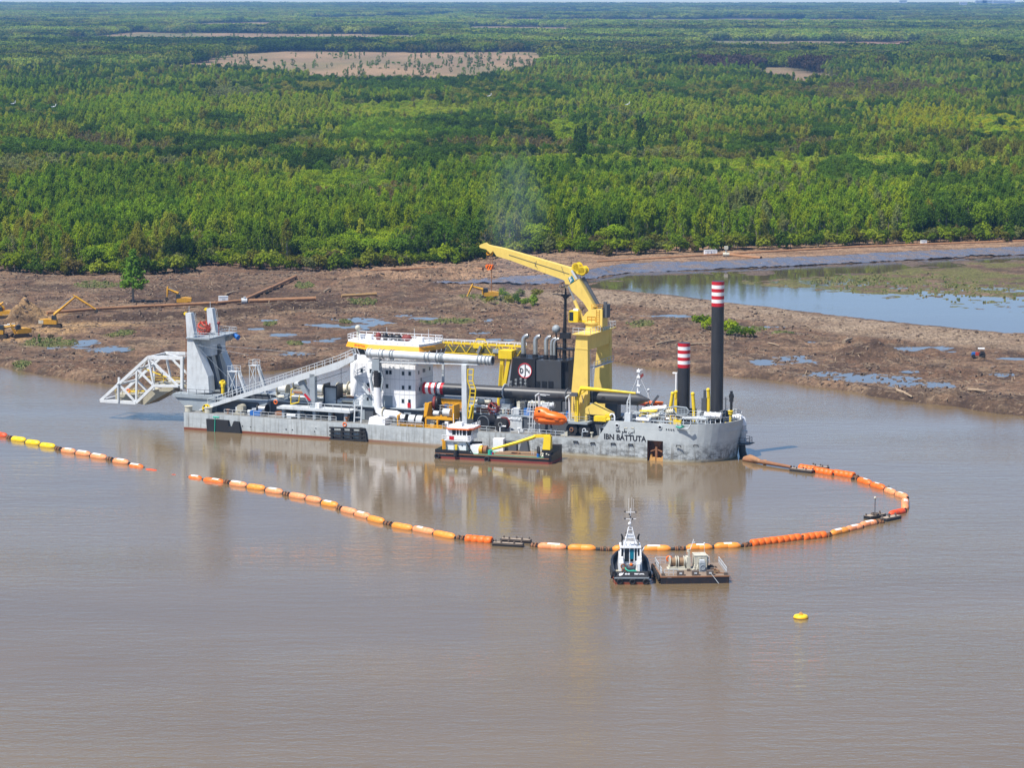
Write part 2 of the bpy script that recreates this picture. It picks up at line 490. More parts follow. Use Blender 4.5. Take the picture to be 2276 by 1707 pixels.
def ground(X, Y):
    """height of the cleared mud bank and its soil colour"""
    X = np.asarray(X, float); Y = np.asarray(Y, float)
    n12 = fbm(X, Y, 14, 4, 1) - .5
    n3 = fbm(X, Y, 3.2, 4, 2, .6) - .5
    n1 = fbm(X, Y * .7, 1.1, 2, 3) - .5
    d = Y - fi(SHORE, X) + (fbm(X, Y, 9, 3, 4) - .5) * 7
    rough = .38 + .95 * sstep(.44, .64, fbm(X, Y, 26, 3, 9))
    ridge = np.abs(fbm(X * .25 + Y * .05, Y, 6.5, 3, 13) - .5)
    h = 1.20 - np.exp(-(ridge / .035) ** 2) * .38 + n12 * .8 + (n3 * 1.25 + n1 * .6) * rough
    soft = np.ones_like(X)
    # puddles
    pj = (fbm(X * .45, Y, 3.0, 4, 21, .6) - .5) * 2.6 + .12
    for b in PUDDLES:
        e = ell(X, Y, b) * .8 + pj * .8
        w = 1 - sstep(.85, 1.3, e)
        h = h * (1 - w) + (PUDDLE_Z - .12) * w
        soft = np.minimum(soft, sstep(.9, 1.7, e))
        h = h * (1 - .75 * (1 - sstep(1.3, 2.4, e))) + .75 * (1 - sstep(1.3, 2.4, e)) * np.minimum(h, 1.0)
    for b in MOUNDS:
        e = ell(X, Y, b) + (fbm(X, Y, 4, 3, 31) - .5) * .7
        h = h + b[4] * (1 - sstep(0, 1.15, e))
    # earth step: ground beyond it is higher
    st = Y - fi(STEP, X) + n3 * 3
    sl = (1 - sstep(-40, -25, X))
    h = h + 1.5 * np.exp(-((st - 2.2) / 3.4) ** 2) * sl
    sc = Y - fi(SCARP, X) + n3 * 4
    scm = sstep(-70, -50, X) * (1 - sstep(25, 45, X))
    h = h + 1.4 * np.exp(-((sc - 3) / 5) ** 2) * scm
    # berm before the pond
    e = fi(CREST, X) - Y + (fbm(X, Y, 7, 3, 41) - .5) * 3
    bx = sstep(POND_X0 - 50, POND_X0 - 5, X)
    slope = 1 - sstep(0, 30, e)
    prof = np.where(e > -1.5, slope, 1 - sstep(-7, -1.5, -7 - 1.5 - e))
    prof = np.where(e < -8, 0, prof)
    berm = 2.0 * prof * bx
    h = np.where(e > -8, np.maximum(h * (1 - .35 * prof * bx), h * (1 - .7 * prof * bx) + berm), h)
    # pond floor and its weedy mud bank
    far = fi(FARBANK, X)
    yn = fi(CREST, X) + 6
    inside = sstep(POND_X0, POND_X0 + 6, X) * sstep(0, 4, Y - yn) * sstep(0, 2, far - Y)
    t = np.clip((Y - yn) / np.maximum(far - yn, 1), 0, 1)
    weed = np.zeros_like(X)
    wpoly = [(1600, 624), (1760, 614), (1920, 603), (2100, 590), (2420, 566), (2420, 730), (2280, 708), (2080, 684), (1950, 668), (1820, 652), (1680, 640)]
    wp = [G(x, y, POND_Z) for x, y in wpoly]
    top = sorted([(p.x, p.y) for p in wp[:5]]); bot = sorted([(p.x, p.y) for p in wp[5:] + [wp[0]]])
    yt = np.interp(X, [p[0] for p in top], [p[1] for p in top]); yb = np.interp(X, [p[0] for p in bot], [p[1] for p in bot])
    wj = (fbm(X, Y, 10, 4, 51) - .5) * 22
    weed = sstep(0, 9, np.minimum(yt - Y, Y - yb) + wj) * (X > wp[0].x - 8)
    shallow = sstep(.42, .7, t + (fbm(X, Y, 30, 3, 55) - .5) * .5)
    bed = POND_Z - .35 + shallow * (.285 + (fbm(X, Y * 1.0, 12, 4, 61) - .5) * .45) + weed * (.28 + n3 * .5)
    h = h * (1 - inside) + bed * inside
    # lined slope and sand road beyond the pond
    e2 = Y - far
    bank = sstep(POND_X0 - 40, POND_X0 - 5, X) * sstep(-1, 9, e2)
    h = h * (1 - bank) + (1.2 + 1.6 * sstep(0, 10, e2) + n1 * .2) * bank
    # river bank
    bankf = sstep(-3.0, 4.5, d)
    lip = np.exp(-((d - 6.5) / 3.0) ** 2) * .35
    h = (h + lip) * bankf + (-1.6) * (1 - bankf)
    # ---- colour
    c = np.empty(X.shape + (3,))
    tone = .6 * fbm(X, Y, 16, 4, 71) + .4 * fbm(X * .22 + Y * .06, Y, 5.5, 4, 73)
    A = np.array([.178, .104, .064]); B = np.array([.275, .175, .108]); D = np.array([.062, .041, .031])
    k = sstep(.36, .66, tone)[..., None]
    c[:] = A * (1 - k) + B * k
    straw = sstep(.55, .75, fbm(X, Y * .6, 6, 4, 75))[..., None]
    c = c * (1 - straw * .45) + np.array([.30, .225, .145]) * straw * .45
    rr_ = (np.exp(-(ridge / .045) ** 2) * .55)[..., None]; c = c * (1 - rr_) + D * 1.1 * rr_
    dk = sstep(.54, .72, fbm(X, Y, 5, 4, 72) + .05 * (1 - rough))[..., None] * .75
    c = c * (1 - dk) + D * dk
    cj = (fbm(X, Y, 8, 3, 77) - .5) * .9
    for b in DARKS:
        w = ((1 - sstep(.6, 1.2, ell(X, Y, b) + cj)) * .6)[..., None]
        c = c * (1 - w) + D * w
    for b in SANDY:
        w = ((1 - sstep(.6, 1.3, ell(X, Y, b) + cj)) * .92)[..., None]
        c = c * (1 - w) + np.array([.46, .285, .135]) * w
    for b in GREENS:
        w = ((1 - sstep(.4, 1.15, ell(X, Y, b) + cj * 1.3)) * .8)[..., None]
        c = c * (1 - w) + np.array([.10, .125, .035]) * w
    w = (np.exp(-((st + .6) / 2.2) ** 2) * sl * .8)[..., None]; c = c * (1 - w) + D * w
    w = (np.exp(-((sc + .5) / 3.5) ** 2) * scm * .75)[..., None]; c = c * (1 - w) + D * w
    w = (np.exp(-((st + 7) / 2.0) ** 2) * sl * .5 + np.exp(-((st - 5) / 1.6) ** 2) * sl * .4)[..., None]; c = c * (1 - w) + np.array([.33, .24, .15]) * w
    w = (bx * sstep(-1.5, 3, e) * (1 - sstep(22, 34, e)) * (.55 + .45 * sstep(.35, .6, fbm(X + Y * .5, Y, 7, 3, 81))))[..., None]
    c = c * (1 - w) + np.array([.335, .25, .175]) * w
    w = (inside * (1 - weed * .75))[..., None]; c = c * (1 - w) + np.array([.155, .115, .09]) * w
    w = (inside * weed * sstep(.33, .52, fbm(X, Y, 7, 4, 85)))[..., None] * .9; c = c * (1 - w) + np.array([.15, .155, .045]) * w
    road = sstep(11, 13, e2) * sstep(POND_X0 - 90, POND_X0 - 60, X)
    w = (road * (.35 + .6 * sstep(.38, .55, fbm(X, Y * 2.5, 9, 3, 95))))[..., None]; c = c * (1 - w) + np.array([.40, .25, .15]) * w
    wet = (1 - sstep(0.5, 3.2, d))[..., None] * .65; c = c * (1 - wet) + D * .9 * wet
    wet = (1 - soft)[..., None] * .4; c = c * (1 - wet) + np.array([.12, .085, .062]) * wet
    c *= (.86 + .28 * fbm(X, Y, 1.6, 2, 91))[..., None]
    return h, c

def gz(x, y):
    h, _ = ground(np.array([x]), np.array([y]))
    return float(h[0])

# ------------------------------------------------------------------ river
def sheet(name, x0, x1, y0, y1, z, mat, nx=1, ny=1):
    mb = MB()
    xs = np.linspace(x0, x1, nx + 1); ys = np.linspace(y0, y1, ny + 1)
    vs = [(x, y, z) for y in ys for x in xs]
    fs = [(j * (nx + 1) + i, j * (nx + 1) + i + 1, (j + 1) * (nx + 1) + i + 1, (j + 1) * (nx + 1) + i) for j in range(ny) for i in range(nx)]
    mb.add(vs, fs)
    o = part(name, mb, mat)
    o['kind'] = 'structure'
    return o

river_m, nt, b = new_mat('muddy_river_water')
pos = nt.nodes.new('ShaderNodeNewGeometry').outputs['Position']
big = tnoise(nt, mapping(nt, pos, (.012, .03, 1)), 1.0, 3, .5)
col = mix(nt, ramp(nt, big, [(.3, 0.0), (.7, 1.0)]), (.143, .100, .052), (.168, .120, .066))
nt.links.new(col, b.inputs['Base Color'])
b.inputs['Roughness'].default_value = .025
b.inputs['IOR'].default_value = 1.333
b.inputs['Specular IOR Level'].default_value = .5
w1 = tnoise(nt, mapping(nt, pos, (.34, .62, 1), (0, 0, .18)), 1.0, 3, .55)
w2 = tnoise(nt, mapping(nt, pos, (1.1, 2.1, 1), (0, 0, .12)), 1.0, 3, .6)
w3 = tnoise(nt, mapping(nt, pos, (.09, .42, 1), (0, 0, -.10)), 1.0, 2, .5)
amp = ramp(nt, tnoise(nt, mapping(nt, pos, (.008, .022, 1)), 1.0, 3, .5), [(.33, .30), (.66, 1.0)])
sep = nt.nodes.new('ShaderNodeSeparateXYZ'); nt.links.new(pos, sep.inputs[0])
# lee of the dredger: calmer water towards the near side of the hull
lee = math_node(nt, 'ADD', math_node(nt, 'POWER', math_node(nt, 'MULTIPLY', math_node(nt, 'SUBTRACT', sep.outputs[0], -2.0), 1 / 75.0), 2.0),
                math_node(nt, 'POWER', math_node(nt, 'MULTIPLY', math_node(nt, 'SUBTRACT', sep.outputs[1], 505.0), 1 / 75.0), 2.0))
leer = ramp(nt, lee, [(.35, .24), (1.3, 1.0)])
hgt = math_node(nt, 'MULTIPLY', math_node(nt, 'ADD', math_node(nt, 'MULTIPLY', w3, .10), math_node(nt, 'ADD', math_node(nt, 'MULTIPLY', w1, .105), math_node(nt, 'MULTIPLY', w2, .062))), math_node(nt, 'MULTIPLY', amp, leer))
bump(nt, b, hgt, 1.0, 1.0)
sheet('river', -1600, 1600, -150, 1000, 0.0, river_m)

# ------------------------------------------------------------------ mud bank
def grid_mesh(name, xs, ys, mat, fn):
    X, Y = np.meshgrid(xs, ys)
    h, c = fn(X, Y)
    nx, ny = len(xs), len(ys)
    me = bpy.data.meshes.new(name)
    n = nx * ny
    me.vertices.add(n)
    me.vertices.foreach_set('co', np.stack([X, Y, h], -1).reshape(-1).astype(np.float32))
    idx = np.arange(n).reshape(ny, nx)
    q = np.stack([idx[:-1, :-1], idx[:-1, 1:], idx[1:, 1:], idx[1:, :-1]], -1).reshape(-1, 4)
    keep = (h[:-1, :-1] > -1.5) | (h[1:, 1:] > -1.5) | (h[1:, :-1] > -1.5) | (h[:-1, 1:] > -1.5)
    q = q[keep.reshape(-1)]
    me.loops.add(q.size); me.loops.foreach_set('vertex_index', q.reshape(-1).astype(np.int32))
    me.polygons.add(len(q)); me.polygons.foreach_set('loop_start', np.arange(0, q.size, 4, dtype=np.int32))
    me.polygons.foreach_set('use_smooth', np.ones(len(q), bool))
    a = me.color_attributes.new('soil', 'FLOAT_COLOR', 'POINT')
    a.data.foreach_set('color', np.concatenate([c.reshape(-1, 3), np.ones((n, 1))], 1).reshape(-1).astype(np.float32))
    me.update(calc_edges=True)
    me.materials.append(mat)
    o = link(name, me)
    o['kind'] = 'structure'
    return o

soil_m, nt, b = new_mat('cleared_soil')
at_ = nt.nodes.new('ShaderNodeAttribute'); at_.attribute_name = 'soil'
pos = nt.nodes.new('ShaderNodeNewGeometry').outputs['Position']
f1 = tnoise(nt, mapping(nt, pos, (1, .6, 1)), 1.5, 6, .72)
f3 = tnoise(nt, mapping(nt, pos, (.5, .34, 1), (0, 0, .5)), .8, 5, .7)
f2 = tnoise(nt, mapping(nt, pos, (.5, 1.1, 1), (0, 0, .3)), .9, 4, .7)
c1 = mix(nt, ramp(nt, f1, [(.42, .0), (.66, .85)]), at_.outputs['Color'], (.042, .029, .023))
c1 = mix(nt, ramp(nt, f3, [(.52, .0), (.66, .6)]), c1, (.055, .038, .028))
c2 = mix(nt, ramp(nt, f2, [(.57, .0), (.70, .6)]), c1, (.40, .295, .19))
nt.links.new(c2, b.inputs['Base Color'])
b.inputs['Roughness'].default_value = .9
b.inputs['Specular IOR Level'].default_value = .15
bump(nt, b, math_node(nt, 'ADD', f1, f3), .9, .6)
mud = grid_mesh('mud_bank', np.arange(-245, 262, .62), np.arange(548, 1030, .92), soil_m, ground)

# far ground under the forest, with reed fields
FIELD = []
def field(pts_far, pts_near):
    a = sorted([tuple(G(x, y, 1.0)[:2]) for x, y in pts_far]); n = sorted([tuple(G(x, y, 13.0)[:2]) for x, y in pts_near])
    FIELD.append((np.array(a), np.array(n)))
field([(360, 121), (700, 114), (1000, 115), (1240, 117)], [(360, 130), (480, 140), (640, 150), (760, 166), (1000, 164), (1190, 140), (1240, 126)])
field([(60, 71), (500, 72), (980, 77)], [(60, 79), (500, 81), (980, 86)])
field([(1610, 149), (1760, 148), (1900, 149)], [(1610, 168), (1780, 168), (1840, 160), (1900, 154)])
field([(215, 160), (420, 158)], [(215, 175), (330, 174), (420, 164)])
field([(1500, 116), (1640, 117)], [(1500, 124), (1640, 124)])
field([(40, 158), (150, 158)], [(40, 170), (150, 170)])
field([(1000, 58), (1300, 60)], [(1000, 65), (1300, 66)])
field([(1500, 88), (1900, 92), (2200, 90)], [(1500, 94), (1900, 99), (2200, 96)])
field([(300, 50), (700, 48)], [(300, 54), (700, 52)])
field([(1100, 40), (1700, 42), (2100, 40)], [(1100, 44), (1700, 46), (2100, 44)])
def in_field(X, Y, j=0.0):
    m = np.zeros_like(X)
    Y = Y + (fbm(X, Y * .4, 55, 3, 99) - .5) * 190 * (Y / 3500)
    X = X + (fbm(X, Y, 40, 3, 97) - .5) * 60
    for a, n in FIELD:
        yf = np.interp(X, a[:, 0], a[:, 1]); yn = np.interp(X, n[:, 0], n[:, 1])
        lo = max(a[0, 0], n[0, 0]); hi = min(a[-1, 0], n[-1, 0])
        ok = (X > lo) & (X < hi) & (Y < yf + j) & (Y > yn - j)
        m = np.maximum(m, ok.astype(float))
    return m

def far_ground(X, Y):
    c = np.empty(X.shape + (3,))
    k = sstep(.4, .6, fbm(X, Y, 60, 4, 101))[..., None]
    c[:] = np.array([.05, .062, .024]) * (1 - k) + np.array([.10, .085, .045]) * k
    f = in_field(X, Y)[..., None]
    r = sstep(.35, .65, fbm(X, Y * .35, 60, 4, 103))[..., None]
    fc = np.array([.43, .285, .155]) * (1 - r) + np.array([.31, .215, .12]) * r
    pink = (np.array([.30, .15, .11]) if True else fc)
    dr = ((Y > 2900) & (X > 350) & (X < 420 + Y * .1))[..., None] * .5
    fc = fc * (1 - dr) + pink * dr
    gf = (sstep(.42, .58, fbm(X, Y * .3, 150, 3, 109)) * np.where(Y > 4300, 1.0, .55))[..., None] * .8
    fc = fc * (1 - gf) + np.array([.17, .19, .07]) * gf
    c = c * (1 - f) + fc * f
    return np.full(X.shape, .9) + (fbm(X, Y, 25, 3, 105) - .5) * .5, c
ysf = np.concatenate([np.arange(1015, 2400, 18), np.geomspace(2400, 17800, 190)])
grid_mesh('forest_floor', np.linspace(-3600, 3600, 260), ysf, soil_m, far_ground)
# strip under the front of the forest, joining the mud bank's sides
grid_mesh('side_ground', np.concatenate([np.linspace(-900, -243, 60)]), np.arange(640, 1040, 8), soil_m, lambda X, Y: (np.full(X.shape, .7) * sstep(0, 8, Y - fi(SHORE, np.maximum(X, -240)) + 2) - 1.0 * (Y < fi(SHORE, np.maximum(X, -240))), far_ground(X, Y)[1]))
grid_mesh('side_ground', np.concatenate([np.linspace(258, 900, 60)]), np.arange(520, 1040, 8), soil_m, lambda X, Y: (np.full(X.shape, .7) * sstep(0, 8, Y - fi(SHORE, np.minimum(X, 255)) + 2) - 1.0 * (Y < fi(SHORE, np.minimum(X, 255))), far_ground(X, Y)[1]))

# ------------------------------------------------------------------ pond, puddles, liner
pond_m, nt, b = new_mat('still_pond_water')
pos = nt.nodes.new('ShaderNodeNewGeometry').outputs['Position']
b.inputs['Base Color'].default_value = (.085, .066, .05, 1)
b.inputs['Roughness'].default_value = .03
b.inputs['IOR'].default_value = 1.333
wv = tnoise(nt, mapping(nt, pos, (.5, 1.0, 1)), 1.0, 3, .5)
am = ramp(nt, tnoise(nt, mapping(nt, pos, (.01, .03, 1)), 1.0, 2, .5), [(.4, .05), (.65, .6)])
bump(nt, b, math_node(nt, 'MULTIPLY', wv, am), 1.0, .05)
mb = MB()
pxs = np.linspace(POND_X0 - 8, 262, 60)
vs, fs = [], []
for i, x in enumerate(pxs):
    vs += [(x, float(fi(CREST, x)) + 1.0, POND_Z), (x, float(fi(FARBANK, x)) + 2.5, POND_Z)]
    if i:
        fs.append((2 * i - 2, 2 * i, 2 * i + 1, 2 * i - 1))
mb.add(vs, fs)
o = part('pond', mb, pond_m); o['kind'] = 'structure'
for pi_, bl in enumerate(PUDDLES):
    mb = MB()
    ring = [(bl[0] + bl[2] * 1.9 * math.cos(2 * math.pi * i / 24), bl[1] + bl[3] * 1.9 * math.sin(2 * math.pi * i / 24), PUDDLE_Z + .005 * pi_) for i in range(24)]
    mb.add(ring, [tuple(range(24))])
    o = part('puddle', mb, pond_m); o['kind'] = 'structure'

liner_m, nt, b = new_mat('black_pond_liner')
pos = nt.nodes.new('ShaderNodeNewGeometry').outputs['Position']
nt.links.new(mix(nt, ramp(nt, tnoise(nt, mapping(nt, pos, (.16, .5, .8)), 1.0, 4, .65), [(.46, 0.0), (.58, .85)]), (.125, .142, .19), (.20, .15, .115)), b.inputs['Base Color'])
b.inputs['Roughness'].default_value = .22
nn = tnoise(nt, pos, .8, 5, .7)
bump(nt, b, nn, 1.0, .5)
mb = MB()
lx = np.linspace(POND_X0 - 45, 262, 420)
ly = np.linspace(-.8, 10.0, 11)
X, Yo = np.meshgrid(lx, ly)
FB = fi(FARBANK, X)
fade = sstep(POND_X0 - 46, POND_X0 - 20, X)
Y = FB + Yo * (.75 + .3 * fbm(X, X * 0, 12, 3, 7)) * (.4 + .6 * fade)
hz, _ = ground(X, Y)
Z = np.maximum(hz, POND_Z - .1) - .12 + .5 * (fbm(X, Yo * 4, 9, 3, 12) - .45) + .75 * fbm(X + Yo * .8, Yo * 2, 1.5, 4, 8, .65)
vs = np.stack([X, Y, Z], -1).reshape(-1, 3)
nx = len(lx)
mb.add([tuple(v) for v in vs], [(j * nx + i, j * nx + i + 1, (j + 1) * nx + i + 1, (j + 1) * nx + i) for j in range(len(ly) - 1) for i in range(nx - 1)], True)
o = part('pond_liner', mb, liner_m)
tag(o, 'crinkled blue-black plastic sheet lining the far bank of the pond', 'liner')

# ------------------------------------------------------------------ haze and smoke
haze_m = bpy.data.materials.new('haze_air'); haze_m.use_nodes = True
nt = haze_m.node_tree
for n in list(nt.nodes):
    if n.type != 'OUTPUT_MATERIAL':
        nt.nodes.remove(n)
pv = nt.nodes.new('ShaderNodeVolumePrincipled')
pv.inputs['Color'].default_value = (.20, .44, .84, 1)
pv.inputs['Density'].default_value = 5.8e-5
pv.inputs['Anisotropy'].default_value = 0.0
nt.links.new(pv.outputs[0], nt.nodes['Material Output'].inputs['Volume'])
mb = MB(); mb.box(-6000, 6000, -400, 18600, -6, 100)
o = part('haze', mb, haze_m); o['kind'] = 'stuff'
# ------------------------------------------------------------------ vegetation
leaf_m, nt, b = new_mat('foliage')
ta = nt.nodes.new('ShaderNodeAttribute'); ta.attribute_type = 'INSTANCER'; ta.attribute_name = 'tint'
geo = nt.nodes.new('ShaderNodeNewGeometry')
rnd = ramp(nt, geo.outputs['Random Per Island'], [(0.0, .80), (1.0, 1.22)])
cc = mix(nt, 1.0, ta.outputs['Color'], rnd, 'MULTIPLY')
nt.links.new(cc, b.inputs['Base Color'])
b.inputs['Roughness'].default_value = .7
b.inputs['Specular IOR Level'].default_value = .06
tr = nt.nodes.new('ShaderNodeBsdfTranslucent')
nt.links.new(mix(nt, 1.0, cc, (1.15, 1.2, .6), 'MULTIPLY'), tr.inputs['Color'])
ms = nt.nodes.new('ShaderNodeMixShader'); ms.inputs[0].default_value = .46
nt.links.new(b.outputs[0], ms.inputs[1]); nt.links.new(tr.outputs[0], ms.inputs[2])
nt.links.new(ms.outputs[0], nt.nodes['Material Output'].inputs['Surface'])
LEAF = leaf_m
BARK = paint('pale_bark', (.26, .22, .18), .85, wear=.6)

def leaves(mb, centers, normals, size, r, flat=.55, mat=0, up=False):
    for c, n in zip(centers, normals):
        d = Vector((r.gauss(0, 1), r.gauss(0, 1), r.gauss(0, 1))).normalized()
        n = (Vector(n) * flat + d * (1 - flat)).normalized()
        if up and abs(n.z) < .95:
            a = (Vector((0, 0, 1)) - n * n.z + Vector((r.gauss(0, .25), r.gauss(0, .25), 0))); a = (a - n * a.dot(n)).normalized() * 1.7; bb = n.cross(a.normalized()) * .7
        else:
            a = n.orthogonal().normalized(); bb = n.cross(a)
            ang = r.random() * 6.28
            a, bb = a * math.cos(ang) + bb * math.sin(ang), bb * math.cos(ang) - a * math.sin(ang)
        s1, s2 = size * r.uniform(.6, 1.3), size * r.uniform(.45, 1.0)
        c = Vector(c)
        mb.add([c - a * s1, c - bb * s2 + n * .1 * s1, c + a * s1, c + bb * s2 - n * .08 * s1], [(0, 1, 2, 3)], False, mat)

def crown_points(kind, r, n):
    cs, ns = [], []
    if kind in ('poplar', 'cypress', 'sapling'):
        H, R, b0 = {'poplar': (15.0, 2.35, 1.6), 'cypress': (15.0, 1.0, .8), 'sapling': (7.0, 1.5, 1.0)}[kind]
        lumps = []
        for i in range(26):
            t = r.random() ** .85
            rad = R * (math.sin(math.pi * min(1, t * .92 + .08)) ** .7) * (1.08 - .35 * t)
            a = r.random() * 6.28
            lumps.append((Vector((math.cos(a) * rad * .72, math.sin(a) * rad * .72, b0 + (H - b0 - .6) * t)), R * r.uniform(.32, .55)))
        lumps.append((Vector((0, 0, H - .8)), .6 if kind != 'sapling' else .5))
        st = 1.45
    elif kind == 'round':
        H, R = 10.5, 4.0
        lumps = []
        for i in range(20):
            a = r.random() * 6.28; q = math.sqrt(r.random()) * R * .78
            lumps.append((Vector((math.cos(a) * q, math.sin(a) * q, H * (.42 + .42 * (1 - (q / R) ** 2) * r.uniform(.7, 1.1)))), r.uniform(1.1, 1.9)))
        st = .95
    elif kind == 'dense':
        H, R = 13.5, 4.4
        lumps = []
        for i in range(24):
            a = r.random() * 6.28; t = r.random()
            q = R * .75 * math.sin(math.pi * (.18 + .7 * t)) * r.uniform(.5, 1)
            lumps.append((Vector((math.cos(a) * q, math.sin(a) * q, H * (.25 + .66 * t))), r.uniform(1.3, 2.2)))
        st = 1.0
    elif kind == 'sparse':
        H, R = 11.0, 3.0
        lumps = []
        for i in range(22):
            a = r.random() * 6.28; t = r.random()
            q = R * .9 * math.sin(math.pi * (.15 + .75 * t)) * r.uniform(.4, 1)
            lumps.append((Vector((math.cos(a) * q, math.sin(a) * q, H * (.28 + .66 * t))), r.uniform(.6, 1.1)))
        st = 1.1
    elif kind == 'shrub':
        lumps = []
        for i in range(11):
            a = r.random() * 6.28; q = math.sqrt(r.random()) * 1.9
            lumps.append((Vector((math.cos(a) * q, math.sin(a) * q, .7 + 2.2 * (1 - (q / 2.6) ** 2) * r.uniform(.5, 1))), r.uniform(.7, 1.15)))
        st = .9
    elif kind == 'pine':
        lumps = []
        for i in range(34):
            t = i / 33
            a = i * 2.4
            q = (1 - t) ** .7 * 2.9 * r.uniform(.4, 1)
            lumps.append((Vector((math.cos(a) * q, math.sin(a) * q, 3.6 + 8.2 * t)), 1.35 - .65 * t))
        st = .55
    else:   # grove: many crowns in one far clump
        lumps = []
        for i in range(34):
            lumps.append((Vector((r.uniform(-11, 11), r.uniform(-11, 11), r.uniform(5.5, 10.5))), r.uniform(1.8, 3.2)))
        st = 1.35
    wts = [l[1] ** 2 for l in lumps]
    for i in range(n):
        c, q = r.choices(lumps, wts)[0]
        d = Vector((r.gauss(0, 1), r.gauss(0, 1), r.gauss(.25, 1))).normalized()
        k = q * (r.random() ** .4)
        p = c + Vector((d.x * k, d.y * k, d.z * k * st))
        if p.z < .15:
            p.z = .15
        cs.append(p)
        out = Vector((p.x, p.y, 0))
        ns.append((d * .75 + (out.normalized() * .35 if out.length > .1 else Vector((0, 0, .3))) + Vector((0, 0, .45))).normalized())
    return cs, ns, lumps

def trunk_mb(kind, r, lumps, mat=0):
    mb = MB(); mb.c = mat
    H, rad = {'poplar': (13.5, .20), 'cypress': (13, .2), 'sapling': (6.0, .1), 'round': (6.5, .28), 'dense': (9, .34), 'sparse': (9.5, .2), 'shrub': (1.6, .09), 'pine': (11.2, .26)}[kind]
    pts = [(0, 0, -.4)]
    for i in range(1, 5):
        pts.append((r.uniform(-.12, .12) * i * .5, r.uniform(-.12, .12) * i * .5, H * i / 4))
    mb.pipe(pts, [rad * 1.15, rad, rad * .75, rad * .5, rad * .2], 6, False)
    for c, q in (lumps[::3] if kind not in ('poplar', 'cypress', 'sapling') else lumps[::5]):
        z0 = max(.3, c.z * .62)
        t = min(1, z0 / H)
        base = Vector((pts[-1][0] * t, pts[-1][1] * t, z0))
        mb.pipe([base, base.lerp(c, .55) + Vector((0, 0, .2)), c], [rad * .38, rad * .25, rad * .1], 4, False)
    if kind == 'sparse':
        for i in range(10):
            a = r.random() * 6.28
            z0 = H * r.uniform(.35, .9)
            mb.pipe([(0, 0, z0), (math.cos(a) * 1.4, math.sin(a) * 1.4, z0 + 1.6), (math.cos(a) * 2.2, math.sin(a) * 2.2, z0 + 2.6)], [.08, .05, .02], 4, False)
    return mb

KINDS = [('poplar', 900, .30), ('poplar', 800, .31), ('round', 1200, .34), ('round', 1200, .35), ('dense', 1400, .37), ('sparse', 520, .29), ('shrub', 320, .32), ('cypress', 380, .34), ('sapling', 300, .36), ('pine', 1500, .36), ('shrub', 320, .32), ('sparse', 640, .30), ('dense', 1350, .38)]
PROTO = {}
for i, (kind, n, size) in enumerate(KINDS):
    r = random.Random(100 + i)
    cs, ns, lumps = crown_points(kind, r, n)
    mb = MB(); leaves(mb, cs, ns, size, r, up=kind in ('poplar', 'cypress', 'sparse'))
    tb = trunk_mb(kind, r, lumps)
    PROTO[i] = (mb.mesh('crown', LEAF), tb.mesh('trunk', BARK), mb, tb)

# species colours
T = {'bright': (.128, .185, .022), 'mid': (.085, .140, .024), 'deep': (.045, .088, .020), 'dark': (.026, .054, .020), 'lime': (.22, .25, .010), 'olive': (.105, .115, .045),
     'brown': (.085, .076, .070), 'greygreen': (.098, .122, .105), 'purple': (.075, .056, .115), 'pale': (.155, .200, .055)}
T = {k: np.array(v) * np.array([2.15, 1.92, .70]) for k, v in T.items()}
ZONES = [   # photograph x, y, rx, ry of a stand, kind numbers, colours
    (1010, 290, 115, 34, (4, 12), ('deep', 'dark')), (850, 305, 100, 34, (4, 12), ('deep', 'mid')), (1030, 178, 70, 14, (4, 12), ('dark',)), (1120, 212, 150, 26, (4, 5, 12), ('dark', 'deep', 'olive')),
    (1252, 290, 42, 26, (2, 3), ('bright',)), (2085, 274, 150, 28, (2, 3, 0), ('lime', 'lime', 'bright')), (2230, 280, 70, 26, (2, 3), ('lime', 'bright')), (1170, 326, 215, 13, (6, 10, 5), ('brown', 'brown', 'olive')),
    (1800, 322, 70, 14, (6, 5), ('brown', 'olive')), (205, 315, 45, 18, (5, 6), ('brown',)), (320, 330, 120, 12, (5, 6), ('brown', 'olive')), (50, 430, 75, 70, (5, 11), ('greygreen', 'olive')),
    (90, 560, 110, 30, (0, 1, 5), ('mid', 'olive')), (230, 455, 190, 66, (0, 1), ('mid', 'deep', 'mid')), (620, 470, 210, 60, (0, 1), ('bright', 'mid', 'mid')), (820, 438, 210, 20, (5, 11, 6), ('brown', 'olive', 'greygreen')),
    (700, 400, 160, 22, (2, 3), ('bright', 'mid')), (1000, 530, 110, 34, (4, 5, 2), ('deep', 'olive', 'brown')), (1600, 372, 620, 24, (2, 3), ('bright', 'pale', 'bright')), (1250, 460, 260, 66, (0, 1), ('mid', 'bright', 'deep')),
    (1750, 465, 470, 56, (0, 1, 0, 1, 11), ('bright', 'mid', 'mid', 'bright', 'greygreen')), (2150, 480, 150, 60, (0, 4), ('mid', 'deep')), (470, 92, 400, 14, (4, 12), ('dark', 'deep')), (1700, 142, 160, 6, (6, 5), ('purple',)),
    (1290, 330, 14, 30, (7,), ('dark',)), (1425, 315, 14, 34, (7,), ('dark',)), (100, 195, 130, 18, (0, 2), ('deep', 'mid')), (1700, 205, 300, 18, (4, 12, 5), ('dark', 'olive', 'deep')), (520, 220, 60, 40, (5, 11), ('greygreen',)),
    (680, 210, 60, 26, (4, 5), ('dark', 'olive')), (330, 250, 160, 30, (0, 1), ('bright', 'mid')), (640, 250, 160, 28, (0, 2), ('pale', 'bright')), (900, 245, 160, 18, (2, 3), ('bright', 'pale')), (1950, 200, 180, 20, (5, 11), ('olive', 'brown')),
    (1880, 400, 60, 30, (4,), ('deep',)), (1250, 395, 300, 22, (0, 1, 2), ('deep', 'mid'))]

